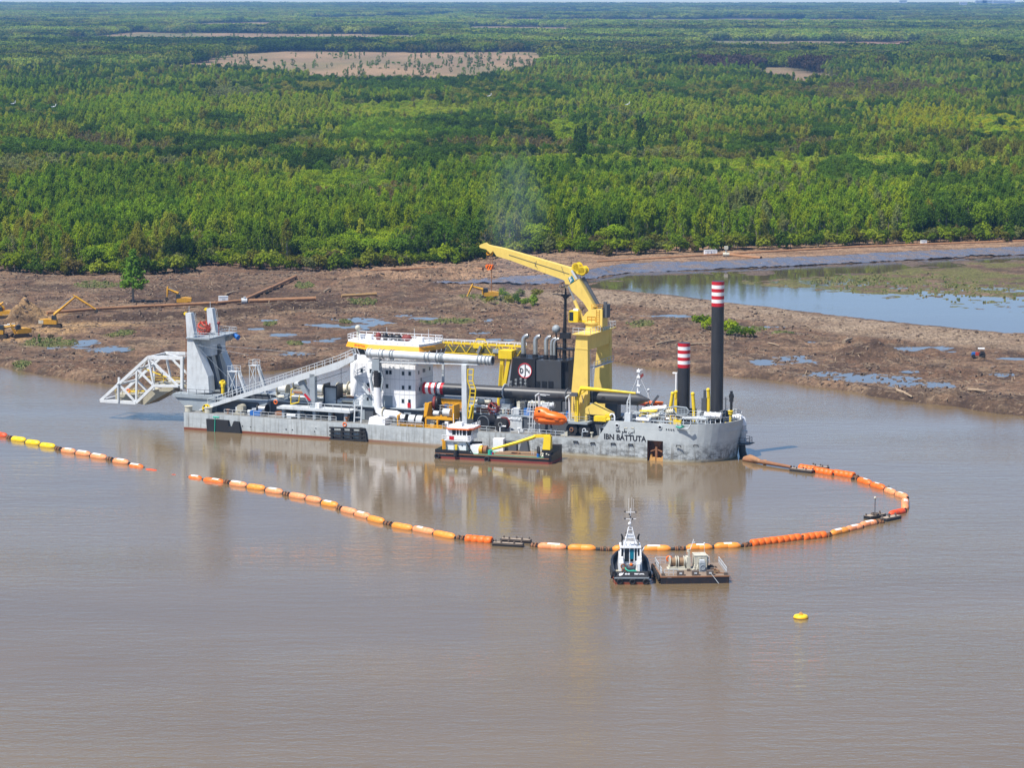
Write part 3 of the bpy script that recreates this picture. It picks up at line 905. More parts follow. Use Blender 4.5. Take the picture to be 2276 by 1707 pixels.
def project(X, Y, Z):
    cp, sp = math.cos(PITCH), math.sin(PITCH)
    dz = Z - CAMH
    depth = Y * cp - dz * sp
    up = Y * sp + dz * cp
    return PCX + FOC * X / depth, PCY - FOC * up / depth

def species(X, Y):
    n = len(X)
    px, py = project(X, Y, np.full(n, 8.0))
    base = fbm(X, Y, 110, 3, 201); b2 = fbm(X, Y * .5, 45, 3, 207)
    kind = np.zeros(n, int); col = np.zeros((n, 3))
    sets = [((0, 1), ('mid', 'bright', 'mid')), ((2, 3), ('bright', 'mid')), ((0, 1, 5), ('mid', 'pale', 'olive')), ((4, 12), ('deep', 'dark')), ((5, 11), ('olive', 'greygreen')), ((0, 2), ('bright', 'pale'))]
    pick = np.clip(((base * .6 + b2 * .4 - .28) / .44 * len(sets)).astype(int), 0, len(sets) - 1)
    jx = (fbm(X, Y, 30, 3, 211) - .5) * 1.1
    zone = np.full(n, -1)
    for zi, z in enumerate(ZONES):
        e = np.sqrt(((px - z[0]) / z[2]) ** 2 + ((py - z[1]) / z[3]) ** 2) + jx
        zone[(e < 1.0)] = zi
    cn = (fbm(X, Y * .7, 16, 2, 219) - .25) / .5 + rng.normal(0, .09, n)
    for i in range(n):
        ks, cs = sets[pick[i]] if zone[i] < 0 else ZONES[zone[i]][4:]
        if rng.random() < .04:
            ks, cs = sets[rng.integers(len(sets))]
        kind[i] = ks[rng.integers(len(ks))]
        col[i] = T[cs[min(len(cs) - 1, int(max(0.0, cn[i]) * len(cs)))]]
    mott = .62 + .76 * fbm(X * .6, Y * .6, 30, 3, 215)
    col *= (mott * rng.uniform(.86, 1.14, n))[:, None]
    col *= 1 + rng.normal(0, .035, (n, 3))
    return kind, np.clip(col, .008, .4)

def scatter(y0, y1, spacing, marg=1.12):
    """jittered rows between two distances, spacing a function of distance"""
    out = []
    y = y0
    while y < y1:
        s = spacing(y)
        half = .1806 * y * marg + 15
        xs = np.arange(-half, half, s) + rng.uniform(-.5, .5, int(np.ceil(2 * half / s))) * s * .95 + rng.uniform(0, s)
        ys = y + rng.uniform(-.5, .5, len(xs)) * s * .95
        out.append(np.stack([xs, ys], 1))
        y += s * .92
    return np.concatenate(out)

# -------- trees: near stand
pts = scatter(840, 3000, lambda y: 3.7 if y < 1500 else 3.7 * (y / 1500) ** 1.15)
dE = pts[:, 1] - fi(EDGE, pts[:, 0])
lft = 1 - sstep(40, 90, pts[:, 0])
front_gap = 4 + 8 * fbm(pts[:, 0], pts[:, 0] * 0, 30, 2, 301) + lft * 26 * sstep(.3, .7, fbm(pts[:, 0], pts[:, 0] * 0, 45, 2, 302))
keep = (dE > front_gap) & (in_field(pts[:, 0], pts[:, 1]) < .5)
dens = fbm(pts[:, 0], pts[:, 1], 60, 3, 305)
keep &= rng.random(len(pts)) < np.clip(.55 + 1.1 * dens, .6, 1)
pts = pts[keep]; dE = dE[keep]
kind, col = species(pts[:, 0], pts[:, 1])
scl = rng.uniform(.58, .98, len(pts)) * (.84 + .32 * fbm(pts[:, 0], pts[:, 1], 70, 2, 311))
px, py = project(pts[:, 0], pts[:, 1], np.full(len(pts), 8.0))
infr = (px > 4) & (px < 2272)
order = np.argsort(np.where(infr & ~np.isin(kind, (6, 10)), dE, 1e9))
zt_ = np.where(pts[:, 1] < 1028, np.minimum(ground(pts[:, 0], pts[:, 1])[0], 3.2) - .15, .9)
single = np.zeros(len(pts), bool); single[order[:298]] = True
ZNAMES = [(150, 'behind the leftmost excavators'), (330, 'behind the lone pine'), (480, 'behind the small excavator'), (700, 'behind the long diagonal pipe'), (860, 'behind the loose pipe'), (1020, 'left of the crane hook'), (1180, 'behind the crane jib tip'), (1350, 'behind the yellow crane boom'), (1500, 'right of the crane'),
          (1720, 'behind the tall spud'), (2000, 'behind the pond middle'), (3000, 'behind the pond right end')]
KN = {'poplar': ('poplar_tree', 'slim upright poplar', 'tree'), 'round': ('willow_tree', 'rounded willow', 'tree'), 'dense': ('broadleaf_tree', 'dense broadleaf tree', 'tree'), 'sparse': ('thin_tree', 'thin half-bare tree', 'tree'),
      'cypress': ('cypress_tree', 'narrow cypress', 'tree'), 'sapling': ('young_tree', 'young tree', 'tree'), 'shrub': ('shrub', 'shrub', 'shrub'), 'pine': ('pine_tree', 'pine', 'tree')}
def tone_word(c):
    if c[0] > .17 and c[1] > .18: return 'lime green'
    if c[0] > c[1] * .95: return 'brownish'
    if c[1] < .075: return 'dark green'
    if c[0] > c[1] * .72: return 'grey-green'
    return 'bright green' if c[1] > .15 else 'mid green'

def plant(ki, x, y, z, s, yaw, tint, label, group=None, name=None, sz=None):
    kd = KINDS[ki][0]
    nm, _, cat = KN[kd]
    root = thing(name or nm, label, cat, (x, y, z), yaw, group)
    root.scale = (s, s, s if sz is None else sz)
    for pn, me in (('trunk' if kd != 'shrub' else 'stem', PROTO[ki][1]), ('crown' if kd != 'shrub' else 'foliage', PROTO[ki][0])):
        o = link(pn, me, root)
        o['tint'] = [float(t) for t in tint]
    return root

for i in np.nonzero(single)[0]:
    kd = KINDS[kind[i]][0]
    where = next(w for lim, w in ZNAMES if px[i] < lim)
    row = 'fronting the forest' if dE[i] < 22 else 'inside the forest edge'
    szw = 'tall' if scl[i] > .86 else ('short' if scl[i] < .68 else 'medium')
    wd = KN[kd][1]
    lab = f'{szw} {tone_word(col[i])} {wd} {row} {where}'
    plant(kind[i], pts[i, 0], pts[i, 1], zt_[i], scl[i], rng.uniform(0, 6.28), col[i], lab, f'{wd}s {row} {where}')

# -------- the rest of the wood, one mass
far = scatter(3000, 17600, lambda y: max(9.0, y / 270.0), 1.06)
keep = in_field(far[:, 0], far[:, 1]) < .5
gap = fbm(far[:, 0], far[:, 1] * .4, 420, 3, 401)
keep &= gap < .70
far = far[keep]
fk, fc = species(far[:, 0], far[:, 1])
bl_ = sstep(.42, .58, fbm(far[:, 0] * .30, far[:, 1] * .8, 260, 3, 405))[:, None]
fc = fc * (.62 + .55 * bl_) * (1 - .35 * bl_) + np.array([.20, .25, .07]) * .35 * bl_
fs_ = np.maximum(9.0, far[:, 1] / 270.0) / 17.0
# scattered bushes in the reed fields
fb = scatter(2450, 5900, lambda y: 9.0 * (y / 2500), 1.0)
fb = fb[(in_field(fb[:, 0], fb[:, 1]) > .5)]
fb = fb[rng.random(len(fb)) < np.clip(fbm(fb[:, 0], fb[:, 1], 90, 3, 411) * 1.3 - .66, 0.015, 1)]
n1, n2, n3 = int((~single).sum()), len(far), len(fb)
P = np.concatenate([np.c_[pts[~single], zt_[~single]], np.c_[far, np.full(n2, .5)], np.c_[fb, np.full(n3, .9)]])
K = np.concatenate([kind[~single], 13 + rng.integers(0, 2, n2), rng.choice([6, 10, 8, 8, 5], n3)])
S3 = np.concatenate([np.repeat(scl[~single][:, None], 3, 1), np.stack([fs_ * 1.15, fs_ * 1.15, rng.uniform(.75, 1.25, n2) * (.6 + .75 * fbm(far[:, 0] * .3, far[:, 1], 240, 3, 407))], 1), np.repeat(rng.uniform(.45, 1.05, (n3, 1)), 3, 1)])
TINT = np.concatenate([col[~single], fc, np.array([T['deep']] * n3) * rng.uniform(.7, 1.6, (n3, 1))])
# far scrub filling between trunks near the front
und = scatter(860, 1450, lambda y: 5.2, 1.1)
ud = und[:, 1] - fi(EDGE, und[:, 0])
und = und[(ud > 12)]
nu = len(und)
P = np.concatenate([P, np.c_[und, np.full(nu, .8)]]); K = np.concatenate([K, rng.choice([6, 10], nu)])
S3 = np.concatenate([S3, np.repeat(rng.uniform(.6, 1.35, (nu, 1)), 3, 1)])
uc = np.array([T[c] for c in ('deep', 'mid', 'olive', 'brown')])[rng.integers(0, 4, nu)] * rng.uniform(.6, 1.1, (nu, 1))
TINT = np.concatenate([TINT, uc])
lib = bpy.data.collections.new('tree_kinds')
for i in range(len(KINDS)):
    a, t2 = PROTO[i][2], PROTO[i][3]
    mb = MB(); mb.add(a.v, a.f, False, 0); mb.add(t2.v, t2.f, True, 1)
    lib.objects.link(bpy.data.objects.new(f'kind_{i:02d}', mb.mesh('tree', [LEAF, BARK])))
for i in (13, 14):
    r = random.Random(i)
    cs, ns, lumps = crown_points('grove', r, 420)
    mb = MB(); leaves(mb, cs, ns, 1.35, r)
    lib.objects.link(bpy.data.objects.new(f'kind_{i:02d}', mb.mesh('grove', [LEAF])))
me = bpy.data.meshes.new('forest')
N = len(P)
me.vertices.add(N); me.vertices.foreach_set('co', P.astype(np.float32).reshape(-1))
for nm, ty, arr in (('tint', 'FLOAT_VECTOR', TINT), ('scl', 'FLOAT_VECTOR', S3), ('rot', 'FLOAT_VECTOR', np.stack([np.zeros(N), np.zeros(N), rng.uniform(0, 6.28, N)], 1))):
    a = me.attributes.new(nm, ty, 'POINT'); a.data.foreach_set('vector', arr.astype(np.float32).reshape(-1))
a = me.attributes.new('pick', 'INT', 'POINT'); a.data.foreach_set('value', K.astype(np.int32))
me.update()
forest = link('forest', me); forest['kind'] = 'stuff'
forest['label'] = 'mixed green forest stretching to the hazy horizon'
ng = bpy.data.node_groups.new('plant_forest', 'GeometryNodeTree')
ng.interface.new_socket('Geometry', in_out='INPUT', socket_type='NodeSocketGeometry')
ng.interface.new_socket('Geometry', in_out='OUTPUT', socket_type='NodeSocketGeometry')
gi = ng.nodes.new('NodeGroupInput'); go = ng.nodes.new('NodeGroupOutput')
iop = ng.nodes.new('GeometryNodeInstanceOnPoints')
ci = ng.nodes.new('GeometryNodeCollectionInfo'); ci.inputs['Collection'].default_value = lib
ci.inputs['Separate Children'].default_value = True; ci.inputs['Reset Children'].default_value = True
def nattr(nm, ty):
    a = ng.nodes.new('GeometryNodeInputNamedAttribute'); a.data_type = ty; a.inputs['Name'].default_value = nm
    return a.outputs['Attribute']
ng.links.new(gi.outputs[0], iop.inputs['Points']); ng.links.new(ci.outputs[0], iop.inputs['Instance'])
iop.inputs['Pick Instance'].default_value = True
ng.links.new(nattr('pick', 'INT'), iop.inputs['Instance Index'])
e2r = ng.nodes.new('FunctionNodeEulerToRotation'); ng.links.new(nattr('rot', 'FLOAT_VECTOR'), e2r.inputs[0])
ng.links.new(e2r.outputs[0], iop.inputs['Rotation']); ng.links.new(nattr('scl', 'FLOAT_VECTOR'), iop.inputs['Scale'])
ng.links.new(iop.outputs[0], go.inputs[0])
md = forest.modifiers.new('plant', 'NODES'); md.node_group = ng

# -------- shrubs along the edge
xs_ = np.arange(-190, 205, 3.3)
for j, x in enumerate(xs_):
    for row in range(4 if x < 60 else 2):
        xx = x + rng.uniform(-1.4, 1.4); ye = float(fi(EDGE, xx))
        ppx = project(np.array([xx]), np.array([ye]), np.array([2.0]))[0][0]
        if not (-10 < ppx < 2290) or (row == 1 and rng.random() < .3) or (row > 1 and rng.random() < .5):
            continue
        c = T[['bright', 'mid', 'olive', 'pale', 'deep', 'greygreen', 'brown'][rng.choice(7, p=[.22, .26, .18, .08, .12, .08, .06])]] * rng.uniform(.6, .95)
        where = next(w for lim, w in ZNAMES if ppx < lim)
        s = rng.uniform(.95, 1.8)
        rw = 'first second third fourth'.split()[row]
        lab = f'{"large" if s > 1.4 else "small"} {tone_word(c)} shrub in the {rw} row of scrub {where}'
        ys2 = ye + .5 + row * 5 + rng.uniform(-1.5, 2.5)
        plant(6 if rng.random() < .5 else 10, xx, ys2, gz(xx, ys2) - .15, s, rng.uniform(0, 6.28), c, lab, f'{tone_word(c)} shrubs in the {rw} row {where}')

# -------- single plants on the mud
def on_mud(k, x, y):
    p = G(x, y, 1.2, k)
    for _ in range(4):
        p = G(x, y, .5 * p.z + .5 * gz(p.x, p.y), k)
    p.z = gz(p.x, p.y) - .1
    return p
p = on_mud('l', 862, 848)
plant(9, p.x, p.y, p.z, 1.22, .4, (.15, .27, .03), 'lone bright green pine standing on bare mud near the small yellow excavator', name='pine_tree')
p = on_mud('l', 255, 1116)
plant(8, p.x, p.y, p.z, .33, .4, (.09, .18, .03), 'small leafy sapling on the grass below the long-reach excavator', name='young_tree')
p = on_mud('l', 330, 1088)
plant(10, p.x, p.y, p.z, .42, .9, (.12, .10, .06), 'dry brown bush beside the small sapling on the mud')
for i, (k, x, y, s, c, lab) in enumerate([
    (5, 330, 850, .55, 'olive', 'low olive bush under the small excavator with folded arm'), (5, 470, 800, .8, 'mid', 'green bush right beside the tracks of the excavator on the mud'),
    (5, 560, 880, .75, 'olive', 'ragged bush in front of the thicket behind the exhaust smoke'), (5, 650, 850, .7, 'deep', 'dark bush in the middle of the mud thicket'),
    (5, 760, 905, .7, 'mid', 'green bush at the lower end of the mud thicket'), (5, 860, 880, .8, 'mid', 'bush next to the mast tip in the mud thicket'),
    (5, 900, 790, .7, 'olive', 'pale bush at the upper right of the mud thicket'), (5, 700, 770, .6, 'greygreen', 'grey-green bush at the upper edge of the mud thicket'),
    ('r', 400, 580, .95, 'mid', 'green bush just left of the tall spud on the mud'), ('r', 450, 585, .8, 'bright', 'light bush half hidden by the tall spud'),
    ('r', 555, 620, 1.05, 'bright', 'big yellow-green bush just right of the tall spud'), ('r', 600, 630, .8, 'deep', 'dark bush beside the big yellow-green one'), ('r', 665, 630, .7, 'mid', 'low bush trailing right of the spud thicket')]):
    p = on_mud(k, x, y)
    plant(6 if i % 2 else 10, p.x, p.y, p.z, s * 1.15, i * 1.3, T[c] * rng.uniform(.85, 1.15), lab)

# -------- debris: brushwood, clods, grass
def slabs(name, n, pick, dims, mat, seed):
    """many small broken boxes in one mesh"""
    r = np.random.default_rng(seed)
    vs, fs = [], []
    corner = np.array([(-1, -1, -1), (1, -1, -1), (1, 1, -1), (-1, 1, -1), (-1, -1, 1), (1, -1, 1), (1, 1, 1), (-1, 1, 1)], float) * .5
    quad = np.array([(3, 2, 1, 0), (4, 5, 6, 7), (0, 1, 5, 4), (1, 2, 6, 5), (2, 3, 7, 6), (3, 0, 4, 7)])
    xy = pick(r, n)
    h, _ = ground(xy[:, 0], xy[:, 1])
    ok = h > .25
    xy, h = xy[ok], h[ok]
    for i in range(len(xy)):
        L, Wd, Ht = dims(r)
        a, t = r.uniform(0, 6.28), r.normal(0, .16)
        R = np.array([[math.cos(a), -math.sin(a), 0], [math.sin(a), math.cos(a), 0], [0, 0, 1]]) @ np.array([[math.cos(t), 0, -math.sin(t)], [0, 1, 0], [math.sin(t), 0, math.cos(t)]])
        c = (corner * (1 + r.uniform(-.35, .35, (8, 3)) * (Ht > .2))) * np.array([L, Wd, Ht])
        vs.append(c @ R.T + np.array([xy[i, 0], xy[i, 1], h[i] + Ht * .25]))
        fs.append(quad + 8 * i)
    me = bpy.data.meshes.new(name)
    me.from_pydata(np.concatenate(vs).tolist(), [], np.concatenate(fs).tolist())
    me.materials.append(mat)
    o = link(name, me); o['kind'] = 'stuff'
    return o
def pick_mud(r, n):
    x = r.uniform(-215, 225, n * 3); y = r.uniform(560, 1000, n * 3)
    e = fi(EDGE, x) - y; s = y - fi(SHORE, x)
    inp = (x > POND_X0) & (y > fi(CREST, x) - 2)
    w = np.clip(fbm(x, y, 24, 3, 501) * 2.6 - .75, .05, 1)
    ok = (e > -6) & (s > 3) & (~inp) & (r.random(n * 3) < w)
    return np.stack([x[ok], y[ok]], 1)[:n]
WOODM = paint('dead_wood', (.34, .25, .165), .9, wear=.7)
CLODM = paint('soil_clod', (.17, .12, .088), .95, wear=.7)
slabs('brushwood', 9000, pick_mud, lambda r: (r.uniform(.8, 3.6), .13, .12), WOODM, 3)
slabs('soil_clods', 6500, pick_mud, lambda r: (r.uniform(.3, 1.0), r.uniform(.3, .8), r.uniform(.2, .5)), CLODM, 4)
for (k, x0, y0, x1, y1, rad, lab) in [
    ('r', 145, 676, 275, 652, .28, 'pale forked log on the mud left of the spuds'), ('r', 335, 672, 450, 670, .22, 'grey log lying behind the short spud'), ('r', 1200, 668, 1245, 648, .5, 'broad brown slab of root on the field below the berm'),
    ('r', 775, 668, 840, 682, .22, 'pale stick beside the dark mound of earth'), ('l', 1460, 808, 1540, 786, .35, 'dark trunk lying behind the pipe junction'), ('m', 590, 335, 650, 308, .35, 'brown trunk on the mud above the short loose pipe'),
    ('r', 1500, 962, 1585, 968, .4, 'flat driftwood log on the shore of the far right bank'), ('r', 1900, 935, 2000, 945, .35, 'dark log on top of the far right bank'), ('m', 1880, 490, 1920, 498, .3, 'pale stump lying in the brushwood below the excavator')]:
    a_, b_2 = on_mud(k, x0, y0), on_mud(k, x1, y1)
    d = (b_2 - a_)
    mb = MB(); up = Vector((0, 0, rad + .15))
    mb.pipe([a_ + up - a_, a_ + d * .5 + up * 1.2 - a_ + Vector((0, .3, 0)), b_2 + up - a_], [rad, rad * .8, rad * .5], 7)
    mb.pipe([d * .45 + up, d * .6 + up + Vector((0, 1.2, .5))], [rad * .5, rad * .2], 5)
    o = part('log', mb, WOODM); o.location = a_
    tag(o, lab, 'log')
r = random.Random(9)
mb = MB()
for b in GREENS + [blob('r', 1500, 330, 500, 60), blob('r', 1900, 380, 420, 60), blob('r', 1300, 320, 260, 26)]:
    for i in range(170):
        a, q = r.random() * 6.28, math.sqrt(r.random())
        x, y = b[0] + b[2] * q * math.cos(a), b[1] + b[3] * q * math.sin(a)
        z = gz(x, y)
        if z < POND_Z - .1 and y > 700 or z < .5: continue
        s = r.uniform(.25, .6)
        for k in range(3):
            a2 = r.random() * 3.14
            dx, dy = math.cos(a2) * s, math.sin(a2) * s
            mb.add([(x - dx, y - dy, z), (x + dx, y + dy, z), (x + dx * .7 + .1, y + dy * .7, z + s * r.uniform(.5, 1.1)), (x - dx * .6, y - dy * .6 + .1, z + s * r.uniform(.4, 1))], [(0, 1, 2, 3)])
gm, nt, b = new_mat('weed_green')
geo = nt.nodes.new('ShaderNodeNewGeometry')
nt.links.new(ramp(nt, geo.outputs['Random Per Island'], [(0, (.075, .12, .025)), (.6, (.16, .17, .05)), (1, (.24, .19, .08))]), b.inputs['Base Color'])
b.inputs['Roughness'].default_value = .85
o = part('weeds', mb, gm); o['kind'] = 'stuff'
# ------------------------------------------------------------------ the dredger
SF = Frame(G(409, 954), G(1435, 1024))
Q = lambda k, x, y, w: SF.at(k, x, y, w)
ship = thing('dredger_ship', 'large light grey cutter dredger with a yellow crane, white bridge house and two tall spuds', 'ship', (SF.o.x, SF.o.y, 0), SF.yaw)
B = 19.0
hull_m, nt, b = new_mat('dredger_hull_paint')
tc = nt.nodes.new('ShaderNodeTexCoord').outputs['Object']
sp = nt.nodes.new('ShaderNodeSeparateXYZ'); nt.links.new(tc, sp.inputs[0])
n1 = tnoise(nt, tc, .35, 6, .7)
n2 = tnoise(nt, mapping(nt, tc, (1.5, 1.5, .09)), 1.0, 5, .65)
n3 = tnoise(nt, mapping(nt, tc, (.5, .5, .9)), 1.3, 6, .75)
base = mix(nt, ramp(nt, n1, [(.3, 0.0), (.7, 1.0)]), (.40, .43, .44), (.53, .56, .56))
xr = ramp(nt, math_node(nt, 'DIVIDE', sp.outputs[0], 110.0), [(.05, .25), (.55, .35), (.72, 1.0)])
low = ramp(nt, math_node(nt, 'DIVIDE', sp.outputs[2], 4.6), [(.25, 1.0), (.62, .55), (.86, .0)])
scuff = math_node(nt, 'MULTIPLY', math_node(nt, 'MULTIPLY', ramp(nt, n3, [(.42, 0.0), (.58, 1.0)]), low), xr)
c = mix(nt, scuff, base, (.13, .135, .135))
run = math_node(nt, 'MULTIPLY', ramp(nt, n2, [(.50, 0.0), (.66, .95)]), low)
c = mix(nt, run, c, (.17, .165, .15))
alg = math_node(nt, 'MULTIPLY', ramp(nt, math_node(nt, 'ADD', sp.outputs[2], math_node(nt, 'MULTIPLY', n1, .5)), [(.45, 1.0), (.95, 0.0)]), .8)
c = mix(nt, alg, c, (.40, .34, .22))
bootx = ramp(nt, math_node(nt, 'DIVIDE', sp.outputs[0], 110.0), [(.30, 1.0), (.60, 0.0)])
bootz = math_node(nt, 'LESS_THAN', sp.outputs[2], .42)
c = mix(nt, math_node(nt, 'MULTIPLY', bootx, bootz), c, (.20, .055, .03))
nt.links.new(c, b.inputs['Base Color'])
b.inputs['Roughness'].default_value = .55
b.inputs['Specular IOR Level'].default_value = .35
# plate seams and slight buckling of the shell
br = nt.nodes.new('ShaderNodeTexBrick')
br.inputs['Scale'].default_value = 1.0; br.inputs['Brick Width'].default_value = 9.0; br.inputs['Row Height'].default_value = 1.9; br.inputs['Mortar Size'].default_value = .035
br.inputs['Color1'].default_value = (1, 1, 1, 1); br.inputs['Color2'].default_value = (1, 1, 1, 1); br.inputs['Mortar'].default_value = (0, 0, 0, 1)
rt = mapping(nt, tc, (1, 1, 1), (math.pi / 2, 0, 0)); nt.links.new(rt, br.inputs['Vector'])
bump(nt, b, math_node(nt, 'ADD', br.outputs[0], math_node(nt, 'MULTIPLY', n1, 1.2)), .35, .04)
DECKG = paint('grey_deck', (.22, .22, .21), .8, wear=.6, rust=.3)

ZD = 3.4                                         # low side deck
S0, SE, EX = 100.9, 112.6, 2.15                   # straight side ends, tip of the rounded end
def end_curve(off=0.0, tip=0.0, n=13):
    a, h = SE - S0 - tip, B / 2 - off
    out = []
    for i in range(n):
        t = math.pi / 2 * i / (n - 1)
        out.append((S0 + a * math.sin(t) ** (2 / EX), B / 2 - h * math.cos(t) ** (2 / EX)))
    return out + [(x, B - y) for x, y in out[-2::-1]]
nA = Q(4, 1055, 1250, 0).x; nB = Q(4, 1210, 1250, 0).x; zN = Q(4, 1130, 1150, 0).z
sR0, sR1 = Q(4, 560, 1115, 0).x, Q(4, 680, 960, 0).x
zR = 7.05
assert nB < S0, nB
near = [0.0, 8, 16, 24, 32, 40, 48, 56, 64, 72, 80, 86, sR0, sR1, nA, nB, S0 - .01]
LW0, LW1 = 5.5, 13.0                             # ladder well between the two bow pontoons
def loop(off, tip, z):
    f = (lambda x: min(x, 1e9))
    pts = [(x, off) for x in near] + end_curve(off, tip) + [(x, B - off) for x in near[::-1]]
    pts += [(0.0, LW1), (15.0, LW1), (15.0, LW0), (0.0, LW0)]
    return pts
def ztop(p):
    x = p[0]
    if x <= sR0 + .01: return ZD
    if x < sR1 - .01: return ZD + (zR - ZD) * (x - sR0) / (sR1 - sR0)
    return zR + .25 * max(0, (x - 100) / 12)
mb = MB()
Lb, Lw, Ln, Lt = loop(0, 2.2, 0), loop(0, 1.3, 0), loop(0, .7, 0), loop(0, 0, 0)
n = len(Lb)
rings = [[(p[0], p[1], -1.5) for p in Lb], [(p[0], p[1], 0.3) for p in Lw], [(p[0], p[1], min(zN, ztop(p) - .05)) for p in Ln], [(p[0], p[1], ztop(q)) for p, q in zip(Lt, Lt)]]
vs = [p for r_ in rings for p in r_]
iN = near.index(nA)
fs = []
for j in range(3):
    for i in range(n):
        if i == iN and j < 2:
            continue                                       # the anchor recess is open here
        fs.append((j * n + i, j * n + (i + 1) % n, (j + 1) * n + (i + 1) % n, (j + 1) * n + i))
mb.add(vs, fs)
# decks (low and raised) and inner bulwark
low_pts = [(x, 0.0) for x in near if x <= sR0 + .1] + [(sR0, B)] + [(x, B) for x in near[::-1] if x < sR0 - .1] + [(0.0, LW1), (15.0, LW1), (15.0, LW0), (0.0, LW0)]
mb.add([(x, y, ZD - .02) for x, y in low_pts], [tuple(range(len(low_pts)))], mat=1)
inn = [(sR0 + .4, .22), (sR1, .22), (nA, .22), (nB, .22)] + end_curve(.22, .22) + [(nB, B - .22), (sR1, B - .22), (sR0 + .4, B - .22)]
zd2 = 5.5
mb.add([(x, y, zd2) for x, y in inn], [tuple(range(len(inn)))], mat=1)
m = len(inn)
tz = [max(zd2 + .05, ztop((x, 0)) - .02) for x, y in inn]
mb.add([(x, y, zd2) for x, y in inn] + [(x, y, z) for (x, y), z in zip(inn, tz)], [((i + 1) % m, i, m + i, m + (i + 1) % m) for i in range(m - 1)])
out = [(sR0 + .4, 0.0), (sR1, 0.0), (nA, 0.0), (nB, 0.0)] + end_curve(0, 0) + [(nB, B), (sR1, B), (sR0 + .4, B)]
mb.add([(x, y, z + .02) for (x, y), z in zip(inn, tz)] + [(x, y, z + .02) for (x, y), z in zip(out, tz)], [(i, i + 1, m + i + 1, m + i) for i in range(m - 1)])
mb.box(sR0 + .4, sR0 + .6, .25, B - .25, ZD, zd2)
hull = part('hull', mb, [hull_m, DECKG], ship)
# recess with its housed anchor
mb = MB()
mb.box(nA, nB, 1.6, 1.75, -1.4, zN, 0)
mb.box(nA - .12, nA, .02, 1.75, -1.4, zN, 0); mb.box(nB, nB + .12, .02, 1.75, -1.4, zN, 0)
mb.box(nA, nB, .03, 1.6, zN, zN + .1, 0)
part('anchor_recess', mb, [paint('recess_brown', (.14, .075, .045), .8, wear=.6, rust=.4)], ship)
mb = MB()
xm = (nA + nB) / 2
mb.prism([(nA + .1, -.6), (nA + .55, 1.25), (nA + .8, .55), (xm - .1, .6), (xm - .1, -.6)], .5, 1.2)
mb.prism([(nB - .1, -.6), (nB - .1, 1.1), (nB - .7, .5), (xm + .1, .6), (xm + .1, -.6)], .5, 1.2)
part('anchor_fluke', mb, paint('ochre_anchor', (.62, .33, .10), .7, wear=.4), ship)
mb = MB(); mb.bar((xm, .8, -.5), (xm, .8, 2.7), .4); mb.bar((nA + .4, .8, 1.7), (xm, .8, 2.15), .22); mb.bar((nB - .4, .8, 1.7), (xm, .8, 2.15), .22)
mb.prism([(xm - 1.0, zN), (xm - .35, zN - 1.5), (xm, zN - 1.9), (xm + .35, zN - 1.5), (xm + 1.0, zN)], 1.3, 1.55)
part('anchor_shank', mb, RUST, ship)
# fenders
mb = MB()
f = lambda x, y: (Q(1, x, y, 0).x, Q(1, x, y, 0).z)
mb.prism([f(1155, 1285), f(1370, 1300), f(1376, 1358), f(1405, 1362), f(1425, 1308), f(1475, 1315), f(1502, 1468), f(1165, 1445)], -.55, -.02)
part('fender', mb, RUBBER, ship, 'solid black rubber fender plate near the stern corner')
mb = MB(); g_ = lambda x, y, w=-.5: Q(2, x, y, w)
for yy in (1025, 1060, 1100, 1140, 1178):
    a, c2 = g_(585, yy - 6), g_(935, yy + 6)
    mb.bar(a, c2, .28)
for xx in (610, 710, 800, 895):
    a, c2 = g_(xx, 1020, -.35), g_(xx, 1185, -.35)
    mb.bar(a, c2, .5, .45)
a, c2 = g_(915, 1030, -.3), g_(960, 1190, -.3)
mb.prism([(a.x, c2.z), (a.x, a.z), (a.x + .5, a.z), (c2.x + .1, c2.z)], -.55, -.03)
part('fender_rack', mb, RUBBER, ship, 'slatted black fender rack amidships')
# hull fittings
def disc(name, k, x, y, r1, mat, w=-.06, dark=None, par=ship):
    p = Q(k, x, y, 0)
    mb = MB(); mb.torus((p.x, w, p.z), (0, 1, 0), r1, r1 * .28, 14, 5, 0)
    mb.tube((p.x, w + .01, p.z), (p.x, w + .06, p.z), r1 * .8, 12, mat=1)
    return part(name, mb, [mat, BLACK], par)
for x, y in ((760, 1000), (1182, 1018), (1560, 1020)):
    if x < 1500:
        disc('fairlead', 4, x, y, .34, LGREY)
for x, y in ((355, 1158), (522, 1172), (723, 1178), (895, 1187), (1365, 1200), (1537, 1198)):
    p = Q(4, x, y, 0)
    mb = MB(); mb.pipe([(p.x - .45, -.12, p.z - .2), (p.x - .4, -.16, p.z + .1), (p.x + .4, -.16, p.z + .1), (p.x + .45, -.12, p.z - .2)], .1, 6)
    part('fender_bracket', mb, RUBBER, ship)
for k, x, y in ((1, 1500, 1360), (1, 1580, 1368), (1, 1930, 1392), (1, 1990, 1396), (2, 158, 1038), (2, 222, 1042), (2, 440, 1058), (2, 452, 1028)):
    p = Q(k, x, y, 0)
    mb = MB(); mb.tube((p.x, -.03, p.z), (p.x, .05, p.z), .13, 8)
    part('scupper', mb, BLACK, ship)
for x in (1668, 1715):
    p = Q(4, x, 1034, 0)
# rails along the low side deck
mb = MB()
for x0, x1 in ((9, 14.5), (15.5, 33.5), (43.5, 52), (70, 81)):
    mb = MB(); mb.rail([(x0, .15, ZD), (x1, .15, ZD)])
    part('side_railing', mb, LGREY, ship)
